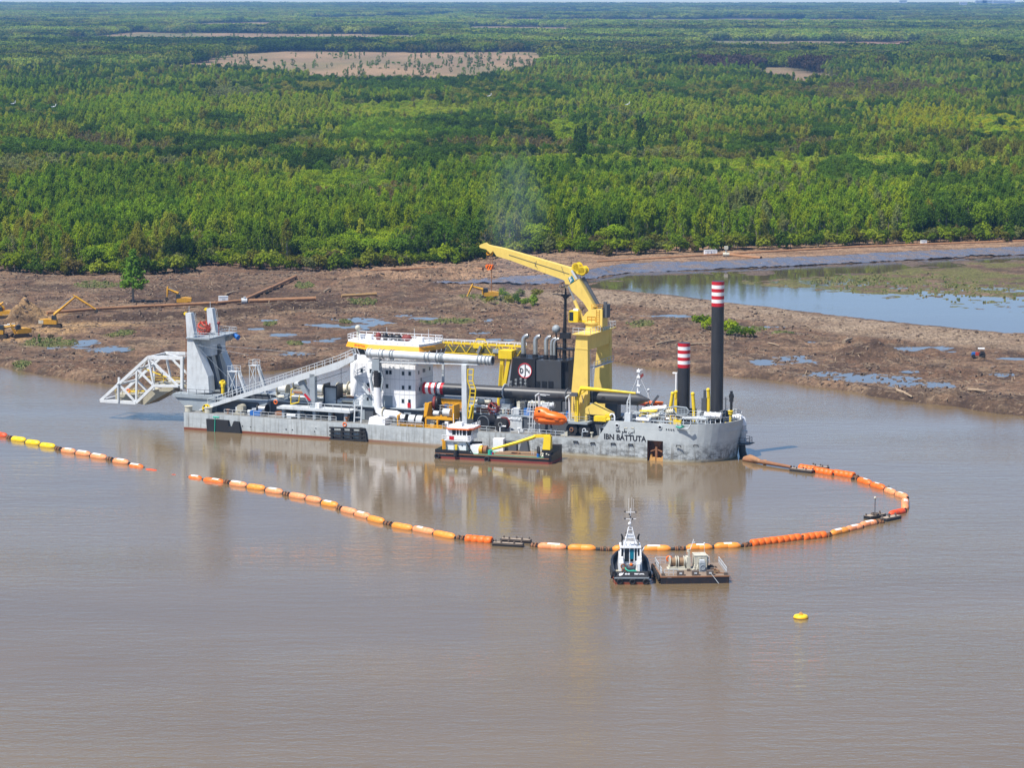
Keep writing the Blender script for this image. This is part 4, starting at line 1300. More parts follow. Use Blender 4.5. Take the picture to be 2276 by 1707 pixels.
# name in both scripts
BOLDK = paint('black_lettering', (.02, .02, .025), .5, wear=.1)
p = Q(4, 835, 1122, 0)
wdt = Q(4, 1040, 1130, 0).x - Q(4, 625, 1110, 0).x
me = text_mesh('IBN BATTUTA', 1.0, .004, .03)
xs = [v.co.x for v in me.vertices]; ys = [v.co.y for v in me.vertices]
sx = wdt / (max(xs) - min(xs)); sy = 1.08 / (max(ys) - min(ys))
for v in me.vertices:
    v.co = Vector((p.x + v.co.x * sx, -.035 + v.co.z, p.z + v.co.y * sy))
me.materials.append(BOLDK); link('name_lettering', me, ship)
mb = MB()
L0, L1 = Q(4, 742, 1055, 0), Q(4, 935, 1058, 0)
u = (L1.x - L0.x) / 100.0; zb = L0.z - .10
def stroke(pts, r_=.055):
    mb.pipe([(L0.x + a * u, -.04, zb + c * u) for a, c in pts], r_, 4)
stroke([(97, 0), (96, 16)])                                                     # alef
stroke([(90, 7), (91, 2), (88, 0), (84, 0), (80, 0), (78, -6), (72, -8), (68, -5), (68, 1)])   # beh + noon
stroke([(86, -7), (85.5, -7.6)], .07); stroke([(73, 4), (72.5, 3.6)], .07)
stroke([(57, 7), (57, 1), (53, 0), (48, 0), (44, 5), (49, 8), (54, 4), (53, 0)]); stroke([(47, 3), (46.5, 17)])   # beh + tah
stroke([(56, -6), (55.5, -6.6)], .07)
stroke([(46, 0), (40, 0), (37, 4), (34, 3), (35, 0), (38, -1), (37, -6), (32, -9)])  # waw
stroke([(25, 0), (19, 0), (14, 5), (20, 8), (25, 4), (24, 0)]); stroke([(18, 3), (17.5, 17)])   # tah
stroke([(16, 0), (10, 0), (5, 1), (3, 5), (7, 9), (11, 6), (10, 0)]); stroke([(9, 13), (8.5, 12.6)], .07); stroke([(4, 13), (3.5, 12.6)], .07)
part('arabic_lettering', mb, BOLDK, ship)
for x in (845, 912):
    p = Q(4, x, 1024, 0); mb = MB(); mb.box(p.x - .3, p.x + .3, -.05, -.01, p.z - .1, p.z + .12); part('name_plate_mark', mb, CREAM, ship)
p = Q(4, 1290, 1040, 0); mb = MB()
for i in range(4): mb.box(p.x - 1.0 + i * .45, p.x - .8 + i * .45, -.05, -.01, p.z - .12, p.z + .12)
part('draught_mark', mb, BOLDK, ship)
mb = MB(); p = Q(4, 880, 1135, 0)
# ---------------------------------------------------------------- long lower house and its decks
ZU = 6.2
mb = MB()
mb.box(17, 87.0, 4.6, 15.0, ZD, ZU - .2)
lower = part('lower_house', mb, DGREY, ship)
mb = MB(); mb.box(16.5, 50, 4.2, 15.4, ZU - .2, ZU); mb.box(50.002, 88, 4.4, 15.4, ZU - .2, ZU)
part('upper_deck', mb, MGREY, ship)
r = random.Random(3)
for i in range(9):                                           # doors, lockers and recesses along the lower wall
    x = 19.5 + i * 3.3
    mb = MB(); mb.box(x, x + 1.5, 4.5, 4.6 - .002, ZD + .1, ZD + 2.1)
    part('side_door' if i % 2 else 'vent_panel', mb, MGREY if i % 3 else BLACK, ship)
# side gallery deck on columns
a, c2 = Q(1, 1838, 1172, 1.0), Q(2, 788, 850, 1.0)
zg = (a.z + c2.z) / 2
mb = MB(); mb.box(a.x, c2.x, .9, 4.55, zg - .45, zg)
gal = part('gallery_deck', mb, LGREY, ship)
for i in range(5):
    x = a.x + 1.2 + (c2.x - a.x - 2.4) * i / 4
    mb = MB(); mb.box(x - .3, x + .3, 1.3, 1.9, ZD, zg - .45); part('column', mb, MGREY, ship)
mb = MB(); mb.rail([(c2.x - 9, .95, zg), (c2.x - .1, .95, zg), (c2.x - .1, 4.5, zg)]); mb.rail([(17, 4.4, ZU), (a.x, 4.4, ZU)])
part('gallery_railing', mb, LGREY, ship)
# machinery between gantry and house
def winch(name, c, L, R, mats, axis='x', par=ship, label=None):
    mb = MB()
    ax = Vector((1, 0, 0)) if axis == 'x' else Vector((0, 1, 0))
    c = Vector(c)
    mb.tube(c - ax * L * .5, c + ax * L * .5, R * .72, 14, mat=0)
    for t in (-.5, .5):
        mb.tube(c + ax * (L * t - .08), c + ax * (L * t + .08), R, 16, mat=1)
    s_ = Vector((0, 1, 0)) if axis == 'x' else Vector((1, 0, 0))
    for t in (-.5, .5):
        q = c + ax * (L * t + (.16 if t > 0 else -.16))
        mb.hexa([q - s_ * R * .8 + Vector((0, 0, -R)) - ax * .06, q + s_ * R * .8 + Vector((0, 0, -R)) - ax * .06, q + s_ * R * .8 + Vector((0, 0, -R)) + ax * .06, q - s_ * R * .8 + Vector((0, 0, -R)) + ax * .06,
                 q - s_ * .2 - ax * .06, q + s_ * .2 - ax * .06, q + s_ * .2 + ax * .06, q - s_ * .2 + ax * .06], 1)
    mb.box(c.x - (L * .6 if axis == 'x' else R), c.x + (L * .6 if axis == 'x' else R), c.y - (R if axis == 'x' else L * .6), c.y + (R if axis == 'x' else L * .6), c.z - R - .2, c.z - R, 1)
    return part(name, mb, mats, par, label)
winch('deck_winch', Q(1, 1700, 1200, 3.0) + Vector((0, 0, .2)), 1.8, 1.0, [STEEL, BLACK])
p = Q(1, 1635, 1250, 2.0); mb = MB(); mb.box(p.x - 1.1, p.x + 1.1, 1.4, 2.6, ZD, ZD + .9); part('deck_box', mb, BLUE, ship, 'blue box on the low side deck')
p = Q(1, 1520, 1220, 2.2); mb = MB(); mb.tube((p.x - .5, 1.2, ZD + 1.3), (p.x - .5, 2.6, ZD + 1.3), .75, 14); mb.prism([(p.x - 2, ZD), (p.x + .4, ZD), (p.x - .1, ZD + 1.5), (p.x - .8, ZD + 1.5)], 1.4, 2.4)
part('capstan', mb, CUTTERTAN, ship)
for k, x, y, w, L_, R_, mt in ((2, 130, 640, 7, 2.0, 1.1, LGREY), (2, 480, 640, 8, 2.6, 1.2, LGREY), (2, 730, 640, 9, 2.6, 1.3, CREAM), (2, 815, 630, 8.5, 1.6, 1.3, CREAM), (1, 2060, 940, 9, 2.0, 1.1, LGREY)):
    winch('main_winch', Q(k, x, y, w), L_, R_, [mt, CUTTERTAN], 'x')
mb = MB()
p0, p1 = Q(2, 540, 780, 5.0), Q(2, 650, 610, 5.0)
mb.box(p0.x, p1.x, 5, 7.2, ZU, p1.z - .4, 0)
for x in (p0.x - .2, p1.x + .05):
    mb.box(x, x + .25, 4.8, 7.4, ZU, p1.z + .3, 1)
mb.box(p0.x + .05, p1.x + .05, 4.85, 5.0, p1.z - .4, p1.z, 1)
part('sheave_frame', mb, [MGREY, BLACK], ship)
p = Q(2, 470, 780, 3.0); mb = MB(); mb.prism([(p.x - .8, zg), (p.x + .7, zg), (p.x + .8, zg + 1.0), (p.x - .5, zg + 1.1)], 2.0, 3.4); part('gear_cover', mb, WHITE, ship)
mb = MB()
for pts in ([(205, 790), (210, 640), (225, 640)], [(205, 790), (285, 770), (290, 700)], [(210, 700), (240, 690)]):
    mb.pipe([Q(2, x, y, 1.6) for x, y in pts], .12, 6)
part('yellow_frame', mb, BYELLOW, ship)
for i in range(64):                                          # pumps, boxes, valves, bollards on the decks
    x = r.uniform(8, 36); w = r.uniform(4.8, 14)
    if i % 3 == 0: w = r.uniform(1.0, 3.6)
    z = ZU if w > 4.5 else ZD
    if w > 4.5 and x < 18: continue
    mb = MB(); q = r.random()
    if q < .4: mb.box(x, x + r.uniform(.6, 1.8), w, w + r.uniform(.5, 1.3), z, z + r.uniform(.5, 1.5)); nm = 'deck_locker'
    elif q < .7:
        mb.tube((x, w, z), (x, w, z + .7), .22, 8); mb.tube((x, w, z + .7), (x, w, z + .9), .4, 8); nm = 'vent_mushroom'
    else:
        mb.tube((x, w, z + .5), (x + r.uniform(.8, 2), w, z + .5), .4, 10); mb.box(x, x + .9, w - .3, w + .3, z, z + .3); nm = 'pump'
    part(nm, mb, r.choice([LGREY, MGREY, CUTTERTAN, CREAM, DGREY, RUST]), ship)
# pipes along the upper deck
for w, z, rr, mt in ((5.4, ZU + .55, .28, CREAM), (6.2, ZU + .6, .35, LGREY), (12.5, ZU + .5, .3, RUST)):
    mb = MB(); mb.pipe([(18, w, z), (30, w, z), (36, w, z + .1)], rr, 8); part('deck_pipe', mb, mt, ship)
# ---------------------------------------------------------------- gantry over the ladder well
GW0, GW1, GW2, GW3 = 3.8, 6.2, 12.4, 14.8
g1 = lambda x, y, w: Q(1, x, y, w)
mb = MB()
pl = lambda pts, w: [(g1(x, y, w).x, g1(x, y, w).z) for x, y in pts]
prof = pl([(955, 505), (1010, 505), (1160, 870), (1172, 1035), (952, 1035)], GW0)
mb.prism(prof, GW0, GW1); mb.prism(prof, GW2, GW3)
zt = g1(1000, 500, GW0).z; xt = g1(955, 505, GW0).x
gx1 = g1(1180, 440, GW1).x
mb.box(xt + .1, xt + 3.9, GW1, GW2, zt - 3.6, zt - .02)                                   # cross beam
gantry = part('gantry', mb, LGREY, ship)
mb = MB(); mb.box(xt - .1, xt + 5.2, GW0 - .3, GW3 + .3, zt, zt + .28)
mb.prism([(xt + 3.9, zt), (xt + 5.2, zt), (xt + 3.9, zt - 1.4)], GW2, GW3)
part('gantry_platform', mb, MGREY, ship)
mb = MB(); mb.rail([(xt + 5.1, GW0 - .2, zt + .28), (xt + 5.1, GW3 + .2, zt + .28), (xt, GW3 + .2, zt + .28)]); mb.rail([(xt + 1.4, GW0 - .2, zt + .28), (xt + 5.1, GW0 - .2, zt + .28)])
part('gantry_railing', mb, LGREY, ship)
ztop_n = g1(960, 248, GW0).z
for w0 in (GW0, GW2):
    mb = MB()
    x = xt
    mb.prism([(x - .05, zt + .28), (x - .3, ztop_n), (x + .95, ztop_n + .1), (x + 1.15, ztop_n - 1.4), (x + 1.75, zt + .28)], w0, w0 + 1.3)
    po = part('gantry_horn', mb, LGREY, ship)
    mb = MB(); mb.ladder((x + 2.2, w0 + .7, zt + .28), (x + 1.4, w0 + .7, ztop_n), .6, (0, 1, 0)); mb.bar((x, w0 + 1, ztop_n), (x, w0 + 1, ztop_n + 1.3), .06)
    part('horn_ladder', mb, LGREY, po)
mb = MB()
for w0 in (GW0 + 1, GW2 + .8):
    for dx in (-.75, -.95):
        mb.bar((xt + dx, w0, ztop_n - .5), (xt + dx, w0, 5.5), .07)
part('hoist_wires', mb, RUST, ship)
mb = MB()
for w0 in (GW0 + 1, GW2 + .8): mb.tube((xt - .85, w0 - .25, ztop_n - .2), (xt - .85, w0 + .25, ztop_n - .2), .3, 12)
part('hoist_sheave', mb, BYELLOW, ship)
# spare cutter on the platform
def cutter(name, c, R, L, n, mat, axis, label, cat='cutter head', par=None, yaw=0):
    mb = MB(); ax = Vector(axis).normalized(); a = ax.orthogonal().normalized(); bb = ax.cross(a)
    c = Vector((0, 0, 0))
    mb.torus(c - ax * L * .5, ax, R * .98, R * .14, 18, 6); mb.tube(c + ax * L * .35, c + ax * L * .5, R * .35, 12)
    for i in range(n):
        t0 = 2 * math.pi * i / n
        pts = []
        for j in range(6):
            f_ = j / 5; t = t0 + f_ * .9
            rr = R * (1 - .62 * f_ ** 2)
            pts.append(c - ax * L * .5 + ax * L * f_ + (a * math.cos(t) + bb * math.sin(t)) * rr)
        mb.pipe(pts, [R * .15, R * .15, R * .15, R * .14, R * .12, R * .1], 5)
        for j in range(5):
            f_ = (j + .3) / 5; t = t0 + f_ * .9 + .1
            rr = R * (1 - .62 * f_ ** 2)
            d = a * math.cos(t) + bb * math.sin(t)
            q = c - ax * L * .5 + ax * L * f_ + d * rr
            mb.pipe([q, q + d * R * .36 + (bb * math.cos(t) - a * math.sin(t)) * R * .12], [R * .09, R * .02], 5)
    o = part(name, mb, mat, None)
    return o
def on_ship(o, k, x, y, w, lift=0, rot=(0, 0, 0)):
    p = Q(k, x, y, w)
    o.location = SF.o + SF.a * p.x + SF.n * w + Vector((0, 0, p.z + lift))
    o.rotation_euler = (rot[0], rot[1], SF.yaw + rot[2])
    return o
cu = cutter('cutter_head', None, 1.3, 1.9, 7, CUTRED, (.8, -.5, .2), '')
on_ship(cu, 1, 1135, 410, 9.2); tag(cu, 'orange-red cutter head with pointed teeth up on the grey gantry platform', 'cutter head', 'cutter heads on the dredger')
cu.location.z = zt + .28 + 1.3
p = g1(1325, 400, 9); mb = MB(); mb.tube((xt + 4.3, 9, zt + .28), (xt + 4.3, 9, zt + 2.6), .12, 8); mb.ball((xt + 4.3, 9, zt + 2.7), .35); part('floodlight_post', mb, DRED, ship)
mb = MB(); mb.tube((xt + 5.1, GW3 - 1, zt - .1), (xt + 6.3, GW3 - 1.4, zt - .6), .4, 10, r2=.55); part('floodlight', mb, BLUE, ship)
# gantry foot
mb = MB()
fx0, fx1 = g1(822, 1060, 3.0).x, 2.5
zf = g1(822, 1035, 3.0).z
mb.box(fx0, fx1 + 3, 2.6, 6.0, zf - .7, zf); mb.box(fx0, fx1 + 3, 12.6, 16.0, zf - .7, zf)
mb.prism([(fx0 + .3, zf - .7), (fx1 + 3, zf - .7), (fx1 + 3, ZD), (fx0 + 3.4, ZD)], 2.9, 5.4); mb.prism([(fx0 + .3, zf - .7), (fx1 + 3, zf - .7), (fx1 + 3, ZD), (fx0 + 3.4, ZD)], 13.2, 15.6)
part('gantry_foot', mb, MGREY, ship)
mb = MB(); mb.rail([(fx0 + .1, 2.7, zf), (fx1 + 2.5, 2.7, zf)]); part('foot_railing', mb, DGREY, ship)
# machinery inside the gantry
mb = MB()
for x, w, zz in ((1160, 8, 560), (1230, 9.5, 600)):
    p = g1(x, zz, w); mb.tube((p.x, w - .5, p.z), (p.x, w + .5, p.z), 1.3, 16)
mb.bar((xt + 2, 8.5, zt - 3), (xt + 4, 8.5, 7), .8, .7); mb.bar((xt + 2.8, 10.5, zt - 3), (xt + 4.6, 10.5, 7), .7, .6)
part('hoist_block', mb, DGREY, ship)
mb = MB(); p = g1(1270, 950, 5.5); mb.tube((p.x, 7, 6.2), (p.x, 7, 7.8), .35, 10); mb.tube((p.x - .6, 7, 8.6), (p.x + .6, 7, 8.6), .4, 10); mb.box(p.x - .25, p.x + .25, 6.6, 7.4, 7.8, 9.2); part('swing_winch', mb, BYELLOW, ship)
mb = MB(); mb.box(1, 17, 3, 5.4, ZU - .4, ZU - .15); mb.box(1, 17, 13, 16, ZU - .4, ZU - .15); mb.box(15.05, 17, 3, 16, ZD, ZU - .42)
part('bow_deck', mb, MGREY, ship)
mb = MB(); mb.box(4, 16.9, 3.6, 5.3, ZD, ZU - .41); mb.box(4, 16.9, 13.2, 15.4, ZD, ZU - .41); part('pontoon_house', mb, DGREY, ship)
# bollards at the bow corner
for x, y in ((970, 1215), (1165, 1235)):
    p = Q(1, x, y, 1.2); mb = MB(); mb.tube((p.x, 1.2, ZD), (p.x, 1.2, ZD + 1.0), .75, 12); mb.tube((p.x, 1.2, ZD + 1.0), (p.x, 1.2, ZD + 1.12), .85, 12); part('mooring_bollard', mb, CREAM, ship)
mb = MB(); mb.pipe([Q(1, 1230, 1270, -.65), Q(1, 1228, 1380, -.65), Q(1, 1225, 1440, -.65)], .1, 6); mb.pipe([Q(1, 1210, 1270, -.6), Q(1, 1270, 1275, -.6)], .16, 6); part('mooring_rope', mb, ROPEGREEN, ship)
# stair towers behind the gantry
for k, x0, y0, x1, y1, w in ((1, 1360, 1020, 1440, 830, 6.5), (1, 1570, 930, 1630, 770, 12)):
    a, c2 = Q(k, x0, y0, w), Q(k, x1, y1, w)
    mb = MB()
    for xx in (a.x, c2.x):
        for ww in (w, w + 1.6):
            mb.bar((xx, ww, ZU - .2), (xx, ww, c2.z), .12)
    mb.box(a.x - .2, c2.x + .2, w - .1, w + 1.7, c2.z, c2.z + .12); mb.bar((a.x, w, a.z), (c2.x, w, c2.z), .1); mb.bar((c2.x, w, a.z), (a.x, w, c2.z), .1)
    mb.rail([(a.x - .1, w, c2.z + .1), (c2.x + .1, w, c2.z + .1)]); mb.rail([(a.x - .1, w + 1.6, c2.z + .1), (c2.x + .1, w + 1.6, c2.z + .1)])
    e = Q(k, x1 + 90, y0 - 10, w)
    mb.bar((c2.x + .2, w + .2, c2.z), (e.x, w + .2, ZU), .12, .3); mb.bar((c2.x + .2, w + 1.2, c2.z), (e.x, w + 1.2, ZU), .12, .3)
    mb.rail([(c2.x + .2, w + .2, c2.z), (e.x, w + .2, ZU)]); 
    part('stair_tower', mb, LGREY, ship)
# ---------------------------------------------------------------- cutter ladder
LADW = paint('ladder_white_paint', (.66, .68, .69), .5, wear=.35)
def frame_pts(w):
    q = lambda x, y: Q(1, x, y, LDW) + Vector((0, w - LDW, 0))
    return {'A': q(105, 1108), 'B': q(455, 1130), 'C': q(628, 962), 'D': q(870, 965), 'E': q(905, 690), 'F': q(572, 682), 'Gp': q(285, 948), 'Hp': q(460, 795), 'g': q(280, 1108), 'h': q(455, 1125), 'e': q(905, 995), 'K': q(285, 880)}
LDW = 5.6
for w in (LDW, 12.6):
    P_ = frame_pts(w)
    mb = MB()
    mb.bar(P_['A'], P_['B'], .6, .62); mb.bar(P_['B'], P_['C'], .45, .55); mb.bar(P_['C'], P_['D'], .5, .48); mb.bar(P_['A'], P_['F'], .5, .58); mb.bar(P_['F'], P_['E'] + Vector((.3, 0, 0)), .5, .68)
    mb.bar(P_['E'], P_['e'], .55)
    fr = part('ladder_truss', mb, LADW, ship)
    for a, c2 in (('K', 'g'), ('Hp', 'h'), ('F', 'C'), ('Gp', 'B'), ('Hp', 'C'), ('F', 'D')):
        mb = MB(); mb.bar(P_[a], P_[c2], .36, .36); part('truss_member', mb, LADW, fr)
a_, c_ = frame_pts(LDW), frame_pts(12.6)
mb = MB()
for kk in ('A', 'B', 'C', 'F', 'E', 'Hp', 'Gp', 'D'):
    mb.bar(a_[kk], c_[kk], .4)
mb.bar(a_['F'], c_['E'], .25); mb.bar(c_['F'], a_['E'], .25); mb.bar(a_['Gp'], c_['F'], .25); mb.bar(c_['Gp'], a_['F'], .25)
part('ladder_cross_beam', mb, LADW, ship)
mb = MB()
pA, pB, pC, pD = a_['A'], a_['B'], a_['C'], a_['D']
mb.box(pA.x + 2.5, pB.x - .4, 7.2, 11.2, pA.z - .35, pA.z + 1.3)
mb.prism([(pB.x, pB.z - .3), (pB.x + 1.5, pB.z - .5), (pC.x + 4, pC.z - .6), (pC.x + 5, pC.z + .6), (pB.x, pB.z + 1.6)], 6.6, 12.0)
mb.box(pC.x - 1, pD.x + 5, 7.4, 10.8, pC.z - .5, pC.z + .3)
for i in range(7):
    x = pB.x + r.uniform(-4, 7); w = r.uniform(6.6, 11.5); mb.tube((x, w, pB.z + r.uniform(.6, 2.6)), (x + 1.2, w, pB.z + r.uniform(1, 2.8)), .35, 8)
part('ladder_pump', mb, CUTTERTAN, ship)
mb = MB(); z0 = pC.z - .2
mb.rail([(pA.x + 3, 6.3, pA.z + 1.3), (pB.x, 6.3, pB.z + 1.6)], 1.0); mb.bar((pA.x + 5.5, 6.4, pA.z + 2.1), (pB.x + 1.5, 6.4, pA.z + 2.4), .22); mb.rail([(pC.x - 2, 6.3, pC.z + .6), (pD.x, 6.3, pD.z + .6)], 1.0)
mb.bar((pC.x - 4, 9, pC.z + 2.8), (pC.x + 3, 9, pC.z + .8), .2)
part('ladder_rails', mb, BYELLOW, ship)
mb = MB(); mb.torus((pA.x + 6.3, 5.9, pA.z + 2.3), (0, 1, 0), .36, .1, 14, 6); lb = part('life_ring', mb, ORANGE, ship)
mb = MB(); mb.tube((pA.x + 4.4, 5.2, pA.z), (pA.x + 4.4, 5.2, pA.z + 3.6), .22, 8); mb.ball((pA.x + 4.4, 5.2, pA.z + 3.7), .3); part('hoist_lug', mb, LGREY, ship)
# wires from the gantry to the house
mb = MB()
for x0, y0, x1, y1 in ((1030, 545, 2212, 650), (1040, 560, 1345, 870), (1050, 560, 1560, 660)):
    mb.bar(Q(1, x0, y0, 4), Q(1, x1, y1, 5), .05)
part('stay_wire', mb, MGREY, ship)
# ---------------------------------------------------------------- raised anchor boom with walkway
a, c2 = Q(1, 1075, 1195, 2.2), Q(2, 845, 322, 2.6)
mid = Q(2, 680, 395, 2.5)
d = (mid - a).normalized(); nrm = Vector((-d.z, 0, d.x))
mb = MB()
h0, h1 = .45, .95
mb.prism([(a.x, a.z), (a.x + .3, a.z - .2), (mid.x, mid.z - h1), (c2.x, c2.z - .6), (c2.x, c2.z + .45), (mid.x, mid.z + .55), (a.x + 3, a.z + 3 * d.z / d.x + .35)], 1.9, 3.2)
boom = part('anchor_boom', mb, LGREY, ship)
mb = MB()
top0 = Vector((a.x + 2.0, 2.0, a.z + 2.0 * d.z / d.x + .45)); top1 = Vector((mid.x, 2.0, mid.z + .6)); top2 = Vector((c2.x - .3, 2.0, c2.z + .5))
mb.rail([top0, top1, top2], 1.1, 1.8); mb.rail([top0 + Vector((0, 1.1, 0)), top1 + Vector((0, 1.1, 0)), top2 + Vector((0, 1.1, 0))], 1.1, 1.8)
part('boom_railing', mb, LGREY, boom)
p = Q(1, 1143, 1185, 1.6); mb = MB(); mb.tube((p.x, 1.45, p.z), (p.x, 1.85, p.z), .85, 18, mat=0)
for i in range(4):
    t = i * math.pi / 2 + .3
    mb.prism([(p.x, p.z), (p.x + .75 * math.cos(t), p.z + .75 * math.sin(t)), (p.x + .75 * math.cos(t + .7), p.z + .75 * math.sin(t + .7))], 1.38, 1.44, 1)
part('boom_sheave', mb, [BYELLOW, BLACK], boom)
mb = MB()
p = Q(2, 425, 500, 2.4); q0 = Q(2, 418, 800, 2.4)
mb.box(p.x - .55, p.x + .55, 1.9, 3.0, zg, p.z + .2); mb.bar(Q(2, 300, 560, 2.8), Q(2, 400, 760, 2.8), .9, 1.0)
part('boom_support', mb, MGREY, ship)
mb = MB(); mb.bar(Q(2, 340, 690, 1.7), Q(2, 395, 755, 1.7), .5, .25); part('warning_plate', mb, RED, ship)
mb = MB(); mb.bar(Q(2, 440, 570, 2.4), Q(2, 760, 465, 2.4), .12); mb.bar(Q(2, 700, 410, 2.4), Q(2, 700, 620, 2.4), .08); part('boom_wire', mb, DGREY, ship)
# ---------------------------------------------------------------- accommodation and bridge
HW0, HW1 = 5.0, 13.2
hx0, hx1 = Q(2, 852, 700, HW0).x, Q(2, 1430, 700, HW0).x
z0h, z1h = ZU, Q(2, 1430, 412, HW0).z
mb = MB()
mb.box(hx0, hx1, HW0, HW1, z0h, z1h)
house = part('deckhouse', mb, WHITE, ship)
cA = Q(2, 790, 420, HW0 + 2)
mb = MB(); mb.prismz([(hx0, HW0 + .4), (hx0, HW1 - 1), (hx0 - 2.6, HW1 - 1), (hx0 - 2.6, HW0 + 2.6)], z0h, z1h - .05); part('deckhouse_wing', mb, WHITE, ship)
mb = MB()
for yy in (548, 692):
    z = Q(2, 1300, yy, HW0).z
    mb.box(hx0 - .03, hx1 + .03, HW0 - .04, HW1 + .02, z - .04, z + .04)
for i in range(13):
    x = hx0 + (hx1 - hx0) * i / 12.5 + .2
    mb.box(x - .02, x + .02, HW0 - .028, HW0 + .01, z0h, z1h)
part('panel_seams', mb, paint('seam_grey', (.52, .53, .55), .5, wear=.1), house)
for x, y in ((903, 458), (1152, 476), (1185, 476), (1310, 486), (1375, 488), (965, 600), (1152, 612), (1310, 626), (1375, 626), (962, 738), (1308, 758), (1372, 762), (993, 462)):
    p = Q(2, x, y, HW0)
    mb = MB(); mb.box(p.x - .3, p.x + .3, HW0 - .05, HW0 + .02, p.z - .42, p.z + .42, 0); mb.box(p.x - .22, p.x + .22, HW0 - .07, HW0 - .04, p.z - .34, p.z + .34, 1)
    part('window', mb, [MGREY, GLASS], house)
for x, y, w in ((1462, 478, 6.5), (1512, 460, 8.6), (1526, 458, 9.2), (1580, 440, 11.6), (1492, 548, 7.6), (1470, 640, 6.8)):
    z = Q(2, x, y, w).z
    mb = MB(); mb.box(hx1 - .02, hx1 + .05, w - .3, w + .3, z - .4, z + .4, 0); mb.box(hx1 + .04, hx1 + .07, w - .22, w + .22, z - .32, z + .32, 1)
    part('window', mb, [LGREY, GLASS], house)
for x, y0, y1 in ((965, 810, 690), (1165, 820, 715)):
    p = Q(2, x, y0, HW0); mb = MB(); mb.box(p.x - 1.1, p.x + .9, HW0 - .06, HW0, z0h, z0h + 2.2); part('door', mb, MGREY, house)
p = Q(2, 1370, 800, HW0); mb = MB(); mb.box(p.x - .3, p.x + .3, HW0 - .22, HW0, p.z - .45, p.z + .45); part('fire_locker', mb, RED, house)
p = Q(2, 972, 652, HW0); mb = MB(); mb.box(p.x - .25, p.x + .25, HW0 - .2, HW0, p.z - .3, p.z + .3); part('fire_locker', mb, RED, house)
mb = MB(); mb.bar(Q(2, 835, 515, HW0 - .6), Q(2, 975, 690, HW0 - .6), .16, .5); mb.rail([Q(2, 835, 515, HW0 - .9), Q(2, 975, 690, HW0 - .9)]); part('outside_stair', mb, LGREY, house)
mb = MB(); mb.rail([(hx0 - 2.4, HW0 + .1, z1h), (hx1, HW0 + .1, z1h), (hx1 - .1, HW1 - .1, z1h)], 1.1, 1.5); part('house_railing', mb, WHITE, house)
# bridge
bx0, bx1 = Q(2, 815, 300, HW0 + .8).x, Q(2, 1500, 330, HW0 + .8).x
zb0, zb1 = z1h, Q(2, 1200, 262, HW0).z + .1
mb = MB()
plan = [(bx0 + 1.5, HW0 + .8), (bx1 - 2.0, HW0 + .8), (bx1 + 1.5, HW0 + 3.5), (bx1 + 1.5, HW1 - 1), (bx0 - 1, HW1 - 1), (bx0 - 1, HW0 + 3)]
mb.prismz(plan, zb0, zb0 + 1.5); bridge = part('bridge', mb, WHITE, ship)
mb = MB(); ins = [(p_[0] + (.15 if p_[0] < 30 else -.15), p_[1]) for p_ in plan]
mb.prismz(plan, zb0 + 1.5, zb1 - .05, [(x + (-.4 if x < (bx0 + bx1) / 2 else .4), y - (.35 if y < 9 else -.35)) for x, y in plan]); part('bridge_glazing', mb, GLASS, bridge)
tp = [(x + (-.4 if x < (bx0 + bx1) / 2 else .4), y - (.35 if y < 9 else -.35)) for x, y in plan]
for i in range(len(plan)):
    a0, a1 = Vector((*plan[i], zb0 + 1.5)), Vector((*plan[(i + 1) % 6], zb0 + 1.5)); t0, t1 = Vector((*tp[i], zb1 - .05)), Vector((*tp[(i + 1) % 6], zb1 - .05))
    k = max(1, int((a1 - a0).length / 1.3))
    out_n = Vector(((a0 + a1) / 2 - Vector(((bx0 + bx1) / 2, 9, zb0 + 1.5)))).normalized() * .05
    for j in range(k):
        mb = MB(); mb.bar(a0.lerp(a1, j / k) + out_n, t0.lerp(t1, j / k) + out_n, .14); part('mullion', mb, WHITE, bridge)
rL, rR = Q(2, 766, 232, HW0 + 3.5), Q(2, 1642, 222, HW0 + 4.5)
rp = [(Q(2, 955, 255, HW0 - .6).x, HW0 - .6), (Q(2, 1470, 268, HW0 - .6).x, HW0 - .6), (rR.x, HW0 + 4.2), (rR.x, HW1 + .3), (rL.x, HW1 + .3), (rL.x, HW0 + 2.6)]
rin = [(x * .96 + .04 * (rL.x + rR.x) / 2, y * .9 + .1 * 9.2) for x, y in rp]
mb = MB(); mb.prismz(rp, zb1 - .1, zb1 + .85, rin, 0); roof = part('bridge_roof', mb, paint('orange_yellow_band', (.86, .36, .01), .45, wear=.2, dirt=(.5, .2, .05)), ship)
mb = MB(); mb.prismz([(x * .955 + .045 * (rL.x + rR.x) / 2, y * .89 + .11 * 9.2) for x, y in rp], zb1 + .86, zb1 + 1.3); part('roof_top', mb, WHITE, roof)
zr = zb1 + 1.3
mb = MB(); mb.rail([(x * .96 + .04 * (rL.x + rR.x) / 2, y * .9 + .92, zr) for x, y in rp + rp[:1]], 1.0, 1.5, .04); part('roof_railing', mb, WHITE, roof)
me = text_mesh('IBN BATTUTA', .55, .004, .012)
a0 = Vector((rp[5][0], rp[5][1], 0)); a1 = Vector((rp[0][0], rp[0][1], 0)); dd = (a1 - a0).normalized(); o0 = a0.lerp(a1, .62) + Vector((0, 0, zb1 + .38)); nn = Vector((dd.y, -dd.x, 0))
for v in me.vertices:
    v.co = o0 + dd * v.co.x + Vector((0, 0, 1)) * v.co.y + nn * (.03 - (v.co.y + .48) * .45 + v.co.z)
me.materials.append(paint('band_lettering', (.62, .10, .01), .5, wear=.1)); link('roof_lettering', me, roof)
